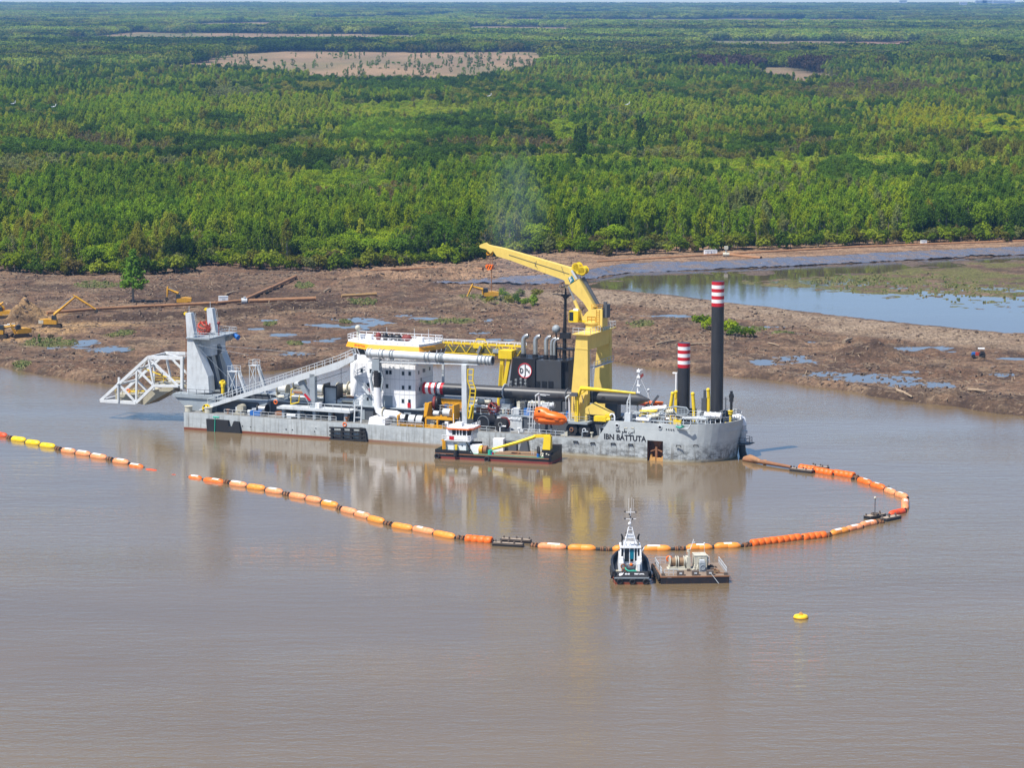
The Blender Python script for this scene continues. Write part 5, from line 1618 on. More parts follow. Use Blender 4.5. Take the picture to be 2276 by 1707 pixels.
for i, x in enumerate((1068, 1135, 1192, 1250, 1345)):
    p = Q(2, x, 195, 8.5)
    mb = MB(); mb.ball((p.x, 8.5, zr + .75), .85, 10, 7, (.7 if i < 3 else 1.3, .8, 1.0 if i < 2 else .75)); part('covered_instrument', mb, DRED if i in (0, 4) else BLACK, ship)
p = Q(2, 865, 190, 8.0); mb = MB(); mb.tube((p.x, 8, zr), (p.x, 8, zr + 1.8), .25, 8); mb.ball((p.x, 8, zr + 2.3), .55); part('satellite_dome', mb, CREAM, ship)
for x in (900, 980, 1300, 1480):
    p = Q(2, x, 190, 9.5); mb = MB(); mb.box(p.x - .6, p.x + .6, 9, 10, zr, zr + .9); part('roof_locker', mb, WHITE, ship)
mb = MB()
for x in (1150, 1420, 1560): p = Q(2, x, 190, 9); mb.bar((p.x, 9, zr), (p.x, 9, zr + 2.6), .06)
part('whip_antenna', mb, LGREY, ship)
# ---------------------------------------------------------------- discharge boom pipe
PW = 2.6
a, c2 = Q(2, 960, 285, PW), Q(3, 862, 360, PW)
mb = MB(); rp_ = .78
mb.pipe([a, c2], rp_, 18); mb.tube(c2, c2 + (c2 - a).normalized() * .12, .6, 14, mat=1)
dpipe = part('discharge_pipe', mb, [LGREY, BLACK], ship)
d = (c2 - a).normalized(); Lp = (c2 - a).length
for t in (.005, .03, .1, .13, .19, .21, .47, .50, .56, .585, .60, .61, .89, .92, .95, .975, .998):
    mb = MB(); q = a + d * Lp * t; mb.tube(q - d * .09, q + d * .09, rp_ + .16, 18); part('pipe_flange', mb, MGREY if t > .1 else LGREY, dpipe)
mb = MB(); o1, o2 = a + Vector((.2, 0, -1.6)), Q(3, 740, 398, PW)
mb.bar(o1, o2, .9, .25); mb.rail([o1 + Vector((4, -.45, .1)), o1.lerp(o2, .42) + Vector((0, -.45, .1))], .9, 1.5)
part('boom_walkway', mb, LGREY, dpipe)
vx = Q(2, 1052, 600, PW).x
zA, zB, zC, zE = Q(2, 1050, 345, PW).z, Q(2, 1050, 470, PW).z, Q(2, 1058, 612, PW).z, Q(2, 1060, 830, PW).z
mb = MB(); mb.box(vx - .75, vx + .75, PW - .6, PW + .6, zB + .5, zA); mb.prism([(vx - 1.0, zB), (vx + 1.0, zB), (vx + .75, zB + .5), (vx - .75, zB + .5)], PW - .6, PW + .6)
mb.bar((vx - .95, PW, zB), (vx - 1.3, PW, (zB + zC) / 2), .35); mb.bar((vx - 1.3, PW, (zB + zC) / 2), (vx - .8, PW, zC - 1), .35); mb.bar((vx + .95, PW, zB), (vx + 1.35, PW, (zB + zC) / 2), .35); mb.bar((vx + 1.35, PW, (zB + zC) / 2), (vx + .8, PW, zC - 1), .35)
part('boom_post', mb, MGREY, ship)
mb = MB()
k = 9
for i in range(k): mb.torus((vx + .1, PW, zB + .1 + (zC - zB - .2) * i / (k - 1)), (0, .1, 1), .62, .19, 16, 6)
mb.tube((vx + .1, PW, zC), (vx + .1, PW, zB), .55, 12); part('rubber_hose', mb, RUBBER, ship)
mb = MB(); el = Q(2, 1290, 880, PW)
mb.pipe([(vx + .1, PW, zC), (vx + .15, PW, zE + .3), (vx + .35, PW, zE - .4), (vx + 1.2, PW, zE - .9), (el.x - 1, PW, zE - 1.0), (el.x - .4, PW, zE - 1.25), (el.x, PW, zE - 1.9)], .75, 14); part('riser_pipe', mb, WHITE, ship)
mb = MB(); p = Q(2, 1120, 868, PW); mb.tube((p.x - .12, PW, p.z), (p.x + .12, PW, p.z), .98, 16); part('riser_flange', mb, CUTTERTAN, ship)
mb = MB(); b0, b1 = Q(2, 970, 920, .1), Q(2, 1130, 1030, .1); mb.hexa([(b0.x - .2, .05, b1.z), (b1.x, .05, b1.z), (b1.x, 3.6, b1.z), (b0.x - .2, 3.6, b1.z), (b0.x + .1, .2, b0.z), (b1.x, .2, b0.z), (b1.x, 3.6, b0.z), (b0.x + .1, 3.6, b0.z)]); part('riser_plinth', mb, WHITE, ship)
mb = MB()
for x in (828, 895):
    mb.bar(Q(2, x + 10, 760, 1.6), Q(2, x, 980, 1.2), .2)
for y in (800, 850, 920): mb.bar(Q(2, 838, y, 1.4), Q(2, 892, y, 1.4), .15)
mb.bar(Q(2, 850, 770, 1.6), Q(2, 935, 720, 1.6), .14); mb.bar(Q(2, 840, 700, 1.6), Q(2, 930, 740, 1.6), .14); part('access_ladder', mb, LGREY, ship)
# near grey post with yellow ladder cage
mb = MB(); t_, bt = Q(3, 595, 400, 2.2), Q(3, 602, 930, 2.2)
mb.bar((t_.x, 2.2, ZD), (t_.x - .1, 2.2, t_.z), 1.1, 1.0); post = part('pipe_support_post', mb, LGREY, ship)
mb = MB()
pts = [(648, 445), (642, 560), (670, 640), (665, 720), (650, 800), (640, 930)]
for off in (-.55, .55):
    mb.pipe([Q(3, x, y, 1.9) + Vector((off, 0, 0)) for x, y in pts], .13, 5)
for x, y in pts + [(645, 500), (655, 600), (668, 680), (658, 760), (645, 860)]:
    c_2 = Q(3, x, y, 1.9); mb.bar(c_2 - Vector((.55, 0, 0)), c_2 + Vector((.55, 0, 0)), .13)
mb.bar(Q(3, 665, 800, 1.9), Q(3, 640, 925, 1.9), .8, .3); part('ladder_cage', mb, BYELLOW, ship)
# ---------------------------------------------------------------- funnel house
FW = 11.0
fx0 = Q(3, 1030, 600, FW).x; fxt = Q(3, 1065, 340, FW).x; fxm = Q(3, 1285, 400, FW).x; fx1 = Q(3, 1535, 500, FW).x; fx2 = Q(3, 1590, 500, FW).x
zf1 = Q(3, 1300, 358, FW).z
mb = MB(); mb.prism([(fx0 - .6, ZU), (fxm, ZU), (fxm, zf1 + .25), (fxt, zf1 + .25)], FW - .3, FW + 5.5); funnel = part('funnel', mb, BLACK, ship)
mb = MB(); mb.box(fxm, fx1, FW, FW + 5.2, ZU, zf1); part('funnel_casing', mb, SLATE, ship)
mb = MB(); mb.box(fx1, fx2, FW + .9, FW + 5, ZU, zf1 - .05); mb.box(fx1, fx2 + .2, FW - .1, FW + 5.3, zf1 - .04, zf1 + .2); part('funnel_recess', mb, BLACK, ship)
for x in (1250, 1305, 1370, 1435):
    p0, p1 = Q(3, x - 24, 628, FW), Q(3, x + 24, 560, FW)
    mb = MB(); k = 7
    for i in range(k):
        z = p0.z + (p1.z - p0.z) * i / k
        mb.box(p0.x, p1.x, FW - .12, FW - .005, z, z + .12)
    part('louvre', mb, BLACK, funnel)
p = Q(3, 1182, 460, FW - .3); RL = (Q(3, 1250, 460, FW).x - Q(3, 1115, 460, FW).x) / 2
mb = MB(); mb.tube((p.x, FW - .36, p.z), (p.x, FW - .30, p.z), RL, 32, mat=0); mb.torus((p.x, FW - .37, p.z), (0, 1, 0), RL * .96, RL * .07, 32, 5, 1)
def lstroke(pts, r_=.10): mb.pipe([(p.x + a * RL, FW - .40, p.z + c_3 * RL) for a, c_3 in pts], r_, 4, mat=2)
lstroke([(-.68, .32), (-.68, -.3)]); lstroke([(-.68, .32), (-.45, .28), (-.3, .12), (-.3, -.1), (-.45, -.26), (-.68, -.3)])
lstroke([(.03, .86), (.03, -.62), (-.05, -.78), (-.16, -.8)]); lstroke([(.03, -.3), (.03, .3)], .08); lstroke([(.22, .34), (.62, -.28)]); lstroke([(.22, .34), (.22, -.05)], .05); lstroke([(.62, -.28), (.62, .1)], .05)
part('funnel_emblem', mb, [WHITE, RED, BLACK], funnel)
for x, yt, y0, rr in ((1165, 118, 325, .46), (1282, 124, 340, .46), (1388, 130, 345, .42), (1440, 145, 355, .3), (1470, 150, 355, .3)):
    t_ = Q(3, x, yt + 45, FW + 2); 
    mb = MB(); mb.pipe([(t_.x, FW + 2, zf1 - .1), (t_.x, FW + 2, t_.z), (t_.x + .12, FW + 2.05, t_.z + .5), (t_.x + .45, FW + 2.1, t_.z + .85), (t_.x + .9, FW + 2.2, t_.z + .95)], rr, 12); mb.tube((t_.x + .9, FW + 2.2, t_.z + .95), (t_.x + .93, FW + 2.2, t_.z + .952), rr * .85, 10, mat=1)
    mb.tube((t_.x, FW + 2, zf1), (t_.x, FW + 2, zf1 + .9), rr * 1.25, 12, mat=1)
    part('exhaust_pipe', mb, [STEEL, BLACK], ship)
mb = MB(); p = Q(3, 1487, 55, FW + 2.5); q = Q(3, 1487, 300, FW + 2.5); mb.tube((p.x, FW + 2.5, zf1), (p.x, FW + 2.5, p.z), .16, 8); mb.bar((p.x + .9, FW + 2.5, zf1), (p.x, FW + 2.5, p.z - 2), .1); part('dome_post', mb, BLACK, ship)
mb = MB(); mb.ball((p.x, FW + 2.5, p.z + .1), .8, 14, 10); part('radar_dome', mb, MGREY, ship)
mb = MB(); mp = lambda x, y: Q(5, x, y, FW + 3)
t_ = mp(1257, 665); b0 = mp(1240, 1560)
mb.pipe([(b0.x, FW + 3, zf1 - .2), (b0.x + .05, FW + 3, mp(1245, 1240).z), (t_.x, FW + 3, mp(1250, 750).z), (t_.x, FW + 3, t_.z)], [.42, .38, .24, .12], 10)
z1 = mp(1240, 745).z; mb.box(t_.x - 2.6, t_.x + 1.1, FW + 2.7, FW + 3.3, z1 - .1, z1 + .05); mb.prism([(t_.x - .8, z1 - .1), (t_.x + .9, z1 - .1), (t_.x + .2, z1 - .8), (t_.x - .2, z1 - .8)], FW + 2.7, FW + 3.3)
mb.rail([(t_.x - 1.5, FW + 2.7, z1), (t_.x + 1.1, FW + 2.7, z1)], 1.0, .8)
z2 = mp(1240, 1245).z; mb.box(t_.x - 1.0, t_.x + .9, FW + 2.4, FW + 3.6, z2 - .6, z2 + .5); mb.rail([(t_.x - 1, FW + 2.4, z2 + .5), (t_.x + .9, FW + 2.4, z2 + .5)], .9, .6)
z3 = mp(1240, 1410).z; mb.box(Q(5, 1130, 1410, FW + 3).x, Q(5, 1372, 1410, FW + 3).x, FW + 2.3, FW + 4, z3 - .2, z3 + .1)
for x in (1150, 1190, 1300, 1350): p = Q(5, x, 1410, FW + 3); mb.bar((p.x, FW + 3, zf1), (p.x, FW + 3, z3), .18)
mb.rail([(Q(5, 1130, 1410, FW + 3).x, FW + 2.3, z3), (Q(5, 1372, 1410, FW + 3).x, FW + 2.3, z3)], 1.0, 1.2)
part('signal_mast', mb, BLACK, ship)
mb = MB(); mb.rail([(fxt + .3, FW - .1, zf1 + .2), (fx2, FW - .1, zf1 + .2)], .9, 1.4); part('funnel_railing', mb, BLACK, ship)
mb = MB()
for x, y in ((1045, 590), (1095, 570), (1143, 560), (1188, 570)):
    p = Q(3, x, y, FW - 1.2); mb.bar((p.x, FW - 1.2, ZU + 1.5), (p.x, FW - 1.2, p.z + .5), .1); mb.box(p.x - .2, p.x + .2, FW - 1.5, FW - 1, p.z + .2, p.z + .6); mb.box(p.x - .2, p.x + .2, FW - 1.5, FW - 1, p.z - .5, p.z - .1)
mb.bar(Q(3, 1030, 615, FW - 1.2), Q(3, 1200, 615, FW - 1.2), .12); part('valve_stand', mb, STEEL, ship)
# ---------------------------------------------------------------- yellow gantry walkway behind
TW = 17.0
a, c2 = Q(3, 60, 165, TW), Q(3, 1180, 222, TW)
dz = 1.9
mb = MB()
for w in (TW - .7, TW + .7):
    for z in (0, -dz): mb.bar((a.x, w, a.z + z), (c2.x, w, c2.z + z), .22)
tr_ = part('travelling_gantry', mb, BYELLOW, ship)
nseg = 18
for i in range(nseg):
    f0, f1 = i / nseg, (i + 1) / nseg
    p0, p1 = a.lerp(c2, f0), a.lerp(c2, f1)
    mb = MB()
    for w in (TW - .7, TW + .7): mb.bar((p0.x, w, p0.z - (dz if i % 2 else 0)), (p1.x, w, p1.z - (0 if i % 2 else dz)), .13)
    part('lattice_member', mb, BYELLOW, tr_)
mb = MB(); mb.hexa([(a.x, TW - .65, a.z - dz + .35), (c2.x, TW - .65, c2.z - dz + .35), (c2.x, TW + .65, c2.z - dz + .35), (a.x, TW + .65, a.z - dz + .35), (a.x, TW - .65, a.z - dz + 1.2), (c2.x, TW - .65, c2.z - dz + 1.2), (c2.x, TW + .65, c2.z - dz + 1.2), (a.x, TW + .65, a.z - dz + 1.2)]); part('gantry_girder', mb, paint('olive_girder', (.13, .12, .05), .6, wear=.4), tr_)
mb = MB()
for w in (TW - .8, TW + .8): mb.rail([(a.x, w, a.z + .1), (c2.x, w, c2.z + .1)], .5, 1.9, .05, rows=1)
part('gantry_handrail', mb, WHITE, tr_)
m0 = Q(3, 745, 165, TW); mb = MB()
mb.bar(m0 + Vector((-1.5, 0, -1)), m0 + Vector((-.8, 0, .3)), .2); mb.bar(m0 + Vector((-.8, 0, .3)), m0 + Vector((.8, 0, .3)), .2); mb.bar(m0 + Vector((.8, 0, .3)), m0 + Vector((1.9, 0, -1.2)), .2); mb.box(m0.x - 1.1, m0.x + .9, TW - 1, TW + 1, m0.z - 1.4, m0.z - .5)
part('trolley', mb, BYELLOW, tr_); mb = MB(); q = Q(3, 735, 245, TW - 1); mb.bar(q + Vector((.3, 0, .6)), q + Vector((-.4, 0, -.9)), .6, .5); part('trolley_hook', mb, STEEL, tr_)
mb = MB(); q = Q(3, 900, 265, TW - 1); mb.box(q.x - .6, q.x + .6, TW - 1.5, TW - .8, q.z - .35, q.z + .35); part('trolley_cabinet', mb, MGREY, tr_)
for x0, y0, x1, y1 in ((965, 285, 925, 600), (1035, 290, 945, 610), (960, 400, 940, 740)):
    mb = MB(); p0, p1 = Q(3, x0, y0, TW - 2), Q(3, x1, y1, TW - 2); mb.bar(p0, (p1.x, TW - 2, ZU), .7, .7); part('gantry_leg', mb, BYELLOW, tr_)
mb = MB(); q = Q(3, 1005, 300, TW - 2); mb.box(q.x - 1.6, q.x + 1.2, TW - 2.6, TW + .4, q.z - .8, q.z + .8); part('gantry_saddle', mb, BYELLOW, tr_)
mb = MB(); q0, q1 = Q(3, 330, 285, TW), Q(3, 465, 287, TW); mb.bar(q0, q0.lerp(q1, .25) + Vector((0, 0, 1)), .15); mb.bar(q0.lerp(q1, .25) + Vector((0, 0, 1)), q0.lerp(q1, .75) + Vector((0, 0, 1)), .15); mb.bar(q0.lerp(q1, .75) + Vector((0, 0, 1)), q1, .15); mb.bar(q0, q1, .15); mb.bar(q0.lerp(q1, .4), q0.lerp(q1, .25) + Vector((0, 0, 1)), .1); mb.bar(q0.lerp(q1, .6), q0.lerp(q1, .75) + Vector((0, 0, 1)), .1); mb.bar((q0.x + 1, TW, ZU), (q0.x + 1, TW, q0.z), .4)
part('rear_davit', mb, LGREY, ship)
# ---------------------------------------------------------------- deck crane
CW0, CW1, CW2, CW3 = 4.9, 6.0, 16.4, 17.6
q4 = lambda x, y, w: Q(4, x, y, w)
q5 = lambda x, y, w: Q(5, x, y, w)
nl = [q4(357, 240, CW0), q4(468, 240, CW0), q4(474, 700, CW0), q4(345, 945, CW0), q4(318, 650, CW0)]
xa, xb = nl[0].x, nl[1].x
zt_c = q4(400, 108, CW0).z; zl = nl[0].z
mb = MB()
mb.prism([(xa, zt_c), (xb, zt_c), (xb + .15, ZU), (xa - 1.0, ZU), (xa - .9, nl[4].z)], CW0, CW1)
mb.prism([(xa, zt_c), (xb, zt_c), (xb + .15, ZU), (xa - 1.0, ZU), (xa - .9, nl[4].z)], CW2, CW3)
mb.prism([(xa + .05, zl - .3), (xb - .05, zl - .3), (xb - .02, zt_c + .02), (xa + .02, zt_c + .02)], CW1 - .02, CW2 + .02)
mb.box(xa - .1, xb + .1, CW0 - .06, CW1 + .06, zl - .12, zl + .05); mb.box(xa - .1, xb + .1, CW2 - .06, CW3 + .06, zl - .12, zl + .05)
crane = part('deck_crane', mb, YELLOW, ship)
mb = MB(); mb.ladder((xb + .35, CW1 + 1.2, ZU + 1), (xb - .2, CW1 + .3, zt_c - .5), .5, (0, 1, 0)); mb.box(xb + .1, xb + .9, CW1, CW2, ZU + 9.6, ZU + 9.75); mb.rail([(xb + .9, CW1, ZU + 9.75), (xb + .9, CW2, ZU + 9.75)]); part('crane_ladder', mb, LGREY, crane)
mb = MB(); mb.box(xa - .6, xb + .8, CW0 - .5, CW3 + .3, zt_c + .03, zt_c + .2); part('crane_platform', mb, YELLOW, crane)
mb = MB(); mb.rail([(xa - .5, CW0 - .4, zt_c + .2), (xb + .7, CW0 - .4, zt_c + .2), (xb + .7, CW3 + .2, zt_c + .2), (xa - .5, CW3 + .2, zt_c + .2)], 1.1, 1.3); part('platform_railing', mb, LGREY, crane)
CC = (CW0 + CW3) / 2
cx_ = (xa + xb) / 2
mb = MB(); mb.tube((cx_, CC, zt_c + .2), (cx_, CC, zt_c + 1.6), 1.7, 20); mb.tube((cx_, CC, zt_c + 1.6), (cx_, CC, zt_c + 1.9), 2.0, 20); part('slew_ring', mb, YELLOW, crane)
t0, t1 = q5(1512, 1135, CC - 1.4), q5(1708, 930, CC - 1.4)
mb = MB()
mb.prism([(t0.x - 1.0, t0.z + .9), (t0.x + .3, t0.z), (t1.x, t0.z), (t1.x, t1.z), (t0.x + .9, t1.z), (t0.x, t1.z - .6), (t0.x - .9, t0.z + 1.6)], CC - 1.4, CC + 1.4)
part('crane_turret', mb, YELLOW, crane)
mb = MB(); mb.ladder((t1.x - .9, CC - 1.48, t0.z + .2), (t1.x - .9, CC - 1.48, t1.z), .6, (1, 0, 0)); mb.rail([(t0.x + .2, CC - 1.45, t0.z + .9), (t1.x - 1.4, CC - 1.45, t0.z + .9)], 1.0, 1); mb.rail([(t0.x + 1, CC - 1.3, t1.z), (t1.x, CC - 1.3, t1.z), (t1.x, CC + 1.3, t1.z)], .9, 1); part('turret_ladder', mb, AMBER, crane)
mb = MB(); mb.box(t1.x - .3, t1.x + .7, CC - .9, CC + .9, t1.z - 1.6, t1.z + .9); mb.box(t1.x - .1, t1.x + .5, CC - .6, CC - .2, t1.z + .9, t1.z + 1.4); part('turret_machinery', mb, DGREY, crane)
c0, c1_ = q5(1298, 1082, CC - 2.2), q5(1408, 948, CC - 2.2)
mb = MB(); mb.hexa([(c0.x, CC - 2.4, c0.z), (c1_.x, CC - 2.4, c0.z), (c1_.x, CC - .6, c0.z), (c0.x, CC - .6, c0.z), (c0.x + .05, CC - 2.4, c1_.z), (c1_.x + .1, CC - 2.4, c1_.z), (c1_.x + .1, CC - .6, c1_.z), (c0.x + .05, CC - .6, c1_.z)])
mb.bar((c1_.x, CC - 1.4, c0.z + .2), (t0.x, CC - 1.2, c0.z + .1), .4); part('crane_cab', mb, BYELLOW, crane)
mb = MB(); mb.box(c0.x - .04, c0.x + .02, CC - 2.25, CC - .75, c0.z + .35, c1_.z - .2); mb.box(c0.x + .12, c0.x + .95, CC - 2.44, CC - 2.39, c0.z + .3, c1_.z - .2); part('cab_window', mb, GLASS, crane)
mb = MB(); mb.box(c0.x + .7, c1_.x - .1, CC - 1.9, CC - 1.1, c1_.z + .02, c1_.z + .35); part('cab_cooler', mb, WHITE, crane)
# lower arm
P0, P1 = q5(1575, 905, CC), q5(1325, 545, CC)
d = (P1 - P0).normalized(); nr = Vector((-d.z, 0, d.x))
if nr.z < 0: nr = -nr
def plate(pts, w0, w1, mb): mb.prism([(p.x, p.z) for p in pts], w0, w1)
mb = MB()
K1 = q5(1300, 640, CC); K2 = q5(1440, 545, CC); K3 = q5(1640, 895, CC); K4 = q5(1590, 930, CC); K5 = q5(1555, 925, CC); K6 = q5(1495, 830, CC)
plate([K1, K6, K5, K4, K3, K2], CC - 1.0, CC + 1.0, mb); mb.tube((K4.x, CC - 1.25, K4.z + .1), (K4.x, CC + 1.25, K4.z + .1), .42, 12)
part('crane_arm', mb, YELLOW, crane)
mb = MB(); mb.bar(K2 + Vector((.5, 0, .2)), K3 + Vector((.4, 0, .2)), .5, .5); part('arm_cylinder', mb, DGREY, crane)
for w in (CC - 1.15, CC + 1.15):
    mb = MB(); a, m_, b_ = q5(1290, 640, w), q5(1365, 815, w), q5(1475, 1075, w)
    mb.tube(a, m_, .19, 8, mat=0); mb.tube(m_, b_, .34, 10, mat=1); part('luffing_cylinder', mb, [STEEL, YELLOW], crane)
# upper jib
mb = MB()
J = [q5(x, y, CC) for x, y in ((1345, 420), (1400, 560), (1320, 612), (1270, 610), (1258, 565), (600, 320), (425, 268), (375, 190), (385, 150), (500, 175))]
plate(J, CC - .75, CC + .75, mb); jib = part('crane_jib', mb, YELLOW, crane)
mb = MB(); Hh = [q5(x, y, CC) for x, y in ((385, 150), (375, 205), (345, 235), (290, 185), (215, 165), (205, 140), (225, 125), (275, 105), (305, 130))]
plate(Hh, CC - .5, CC + .5, mb); part('jib_head', mb, YELLOW, crane)
mb = MB(); a, b_ = q5(1375, 505, CC - .8), q5(0, 0, CC)
for x, y, rr in ((1400, 400, .62), (1475, 445, .62), (1430, 455, .5)):
    p = q5(x, y, CC); mb.tube((p.x, CC - .9, p.z), (p.x, CC + .9, p.z), rr, 14)
for x, y, rr in ((1400, 400, .8), (1475, 445, .8)):
    p = q5(x, y, CC)
    for w in (CC - .9, CC + .8): mb.tube((p.x, w, p.z), (p.x, w + .1, p.z), rr, 14)
mb.bar(q5(1340, 430, CC), q5(1480, 500, CC), 1.4, .5); part('hoist_drum', mb, BYELLOW, crane)
mb = MB(); mb.bar(q5(1330, 445, CC - .8), q5(1395, 555, CC - .8), .25, .4); part('jib_bracket', mb, LGREY, crane)
# teal maker's plate with its white mark
L_ = [q5(x, y, CC - .78) for x, y in ((1285, 545), (1335, 510), (1365, 572), (1315, 610))]
mb = MB(); mb.prism([(p.x, p.z) for p in L_], CC - .80, CC - .76, 0)
for x, y, dx in ((1312, 545, 0), (1326, 572, 0)):
    p = q5(x, y, CC - .8)
    mb.box(p.x - .22, p.x - .1, CC - .83, CC - .81, p.z - .3, p.z + .26, 1); mb.box(p.x - .1, p.x + .22, CC - .83, CC - .81, p.z + .14, p.z + .26, 1); mb.box(p.x - .1, p.x + .14, CC - .83, CC - .81, p.z - .06, p.z + .05, 1)
part('maker_plate', mb, [TEAL, WHITE], crane)
mb = MB()
for x0, y0, x1, y1 in ((870, 345, 910, 425), (1205, 400, 1240, 500), (895, 330, 880, 400)): mb.bar(q5(x0, y0, CC - .79), q5(x1, y1, CC - .79), .06)
mb.bar(q5(560, 255, CC - .79), q5(1300, 490, CC - .79), .07); part('jib_hydraulic_line', mb, DGREY, crane)
# hooks, falls and striped block
mb = MB()
for x in (305, 340):
    p = q5(x, 235, CC); mb.torus((p.x, CC, p.z), (0, 1, 0), .32, .12, 14, 6); mb.bar((p.x, CC, p.z + .3), (p.x, CC, p.z + .8), .16)
part('crane_hook', mb, AMBER, crane)
hb = q5(325, 405, CC)
mb = MB()
for x in (288, 330, 358): p = q5(x, 235, CC); mb.bar((p.x, CC, p.z + .4), (p.x, CC, hb.z + .5), .06)
p = q5(345, 445, CC); mb.bar((p.x, CC, hb.z - .5), (p.x, CC, q5(342, 705, CC).z), .12)
p = q5(208, 265, CC); 
part('hoist_fall', mb, RUST, crane)
mb = MB(); mb.prism([(hb.x - .75, hb.z + .45), (hb.x - .8, hb.z), (hb.x - .35, hb.z - .6), (hb.x + .4, hb.z - .45), (hb.x + .8, hb.z + .1), (hb.x + .7, hb.z + .5)], CC - .35, CC + .35, 0)
for i in range(3):
    o_ = -.55 + i * .5; mb.prism([(hb.x + o_, hb.z - .28), (hb.x + o_ + .2, hb.z - .28), (hb.x + o_ + .5, hb.z + .35), (hb.x + o_ + .3, hb.z + .35)], CC - .37, CC - .352, 1)
part('hook_block', mb, [ORANGE, BLACK], crane)
# crane base wedges
mb = MB(); w = 4.0
mb.prism([(q4(x, y, w).x, q4(x, y, w).z) for x, y in ((440, 830), (520, 780), (640, 850), (705, 885), (700, 905), (440, 880))], 3.6, 5.6)
mb.prism([(q4(x, y, w).x, q4(x, y, w).z) for x, y in ((330, 720), (345, 960), (470, 960), (470, 690))], 3.7, 4.55)
part('crane_base', mb, YELLOW, ship)
mb = MB(); p = q4(620, 930, 2.6); mb.box(p.x - 1.6, p.x + .8, 2.0, 3.2, p.z - .5, p.z + .4); mb.tube((p.x - 1.5, 2.4, p.z - .3), (p.x + 1.6, 2.4, p.z - .1), .35, 10); mb.box(p.x + .5, p.x + 1.5, 2.2, 3.4, p.z + .2, p.z + .8); part('mooring_winch', mb, BYELLOW, ship)
# provision davit
mb = MB(); a = q4(365, 700, 2.6); b_ = q4(372, 970, 2.6)
mb.bar((a.x, 2.6, b_.z), (a.x, 2.6, a.z), .65); mb.pipe([(a.x + .2, 2.6, a.z - .3), tuple(q4(405, 632, 2.6)), tuple(q4(640, 652, 2.6)), tuple(q4(942, 682, 2.6))], [.38, .42, .3, .2], 6); mb.bar(q4(405, 690, 2.6), q4(470, 640, 2.6), .22)
part('provision_crane', mb, BYELLOW, ship)
mb = MB(); mb.ladder(q4(342, 860, 2.1), q4(342, 700, 2.1), .5, (1, 0, 0)); mb.bar(q4(412, 700, 2.2), q4(430, 780, 2.2), .12); mb.box(a.x - .9, a.x + .3, 1.9, 2.5, a.z - .2, a.z + .5); part('davit_gear', mb, DGREY, ship)
mb = MB(); p = q4(345, 960, 2.2); mb.rail([(p.x - 1.5, 1.5, p.z), (p.x + 2.5, 1.5, p.z), (p.x + 2.5, 3.5, p.z)]); mb.box(p.x - 2.5, p.x + 2.8, 1.4, 4.3, p.z - .35, p.z); part('crane_side_platform', mb, MGREY, ship)
# ---------------------------------------------------------------- spuds
def banded(name, x, w, z0, z1, R, band, label, axis='z', n=22):
    mb = MB(); mb.c = 0
    zs = [z0, z1 - 7 * band]; mats = [0]
    for i in range(7):
        zs.append(z1 - (6 - i) * band); mats.append(1 if i % 2 == 0 else 2)
    for (a_, b__), m_ in zip(zip(zs[:-1], zs[1:]), mats):
        mb.tube((x, w, a_), (x, w, b__), R if m_ == 0 else R + .01, n, cap=False, mat=m_)
    mb.tube((x, w, z1 - .02), (x, w, z1), R, n, mat=0)
    return mb
SPW = 9.5
spud_m = paint('spud_black', (.030, .030, .034), .38, wear=.5, dirt=(.09, .085, .08))
for (k, x, yt, lab) in ((4, 1418, 185, 'short spud'), (0, 1596, 625, 'tall spud')):
    t_ = Q(k, x, yt, SPW)
    mb = banded('spud', t_.x, SPW, -1.0, t_.z, 1.16, .66, lab)
    o = part('spud', mb, [spud_m, RED, WHITE], ship, 'short black spud with red and white bands' if k == 4 else 'tall black spud with red and white bands')
    mb = MB(); mb.torus((t_.x, SPW, 7.4), (0, 0, 1), 1.55, .3, 20, 6); mb.box(t_.x - 1.9, t_.x + 1.9, SPW + 1.4, SPW + 2.0, 5.5, 8.5); part('spud_guide', mb, DGREY, ship)
# spare spud lying along the deck
w = 7.9
a, b_ = Q(3, 192, 628, w), Q(4, 965, 742, w); d = (b_ - a).normalized()
spare = thing('spare_spud', 'long black spare spud with red and white bands lying along the dredger deck', 'spud', (SF.o.x, SF.o.y, 0), SF.yaw)
L = (b_ - a).length
mb = MB(); mb.pipe([a + d * 4.3, b_, b_ + d * 2.4], [1.16, 1.16, .12], 22, mat=0)
part('shaft', mb, paint('spud_grey_black', (.050, .050, .054), .42, wear=.5, dirt=(.10, .095, .09)), spare)
for i in range(7):
    mb = MB(); mb.tube(a + d * (4.3 * i / 7), a + d * (4.3 * (i + 1) / 7), 1.17, 22, cap=(i == 0)); part('band', mb, RED if i % 2 == 0 else WHITE, spare)
for x, y in ((625, 738), (865, 748)):
    p = q4(x, y, 6.8); mb = MB(); mb.torus((p.x, w - 1.10, p.z + .1), (0, 1, 0), .38, .06, 16, 5, 0); mb.tube((p.x, w - 1.16, p.z + .1), (p.x, w - 1.1, p.z + .1), .38, 14); part('lifting_hole', mb, BLACK, spare)
mb = MB(); p = Q(3, 1290, 695, 6.7); mb.bar(p, p + Vector((2, 0, -.1)), .12); part('mark', mb, LGREY, spare)
for k, x in ((3, 985), (3, 1600), (3, 330)):
    p = Q(k, x, 690, w)
    c_ = a + d * (p.x - a.x)
    mb = MB(); mb.torus(c_, d, 1.28, .14, 22, 5); mb.box(p.x - .5, p.x + .5, w - 1.4, w + 1.4, ZU, c_.z - 1.1)
    if x == 985:
        for i in range(9):
            t = math.pi * (.15 + .9 * i / 8); q = c_ + Vector((0, -math.cos(t - .6) * 1.4, math.sin(t - .6) * 1.4)); mb.torus(q, d, .22, .08, 8, 4)
    part('spud_cradle', mb, LGREY if x == 985 else DGREY, ship)
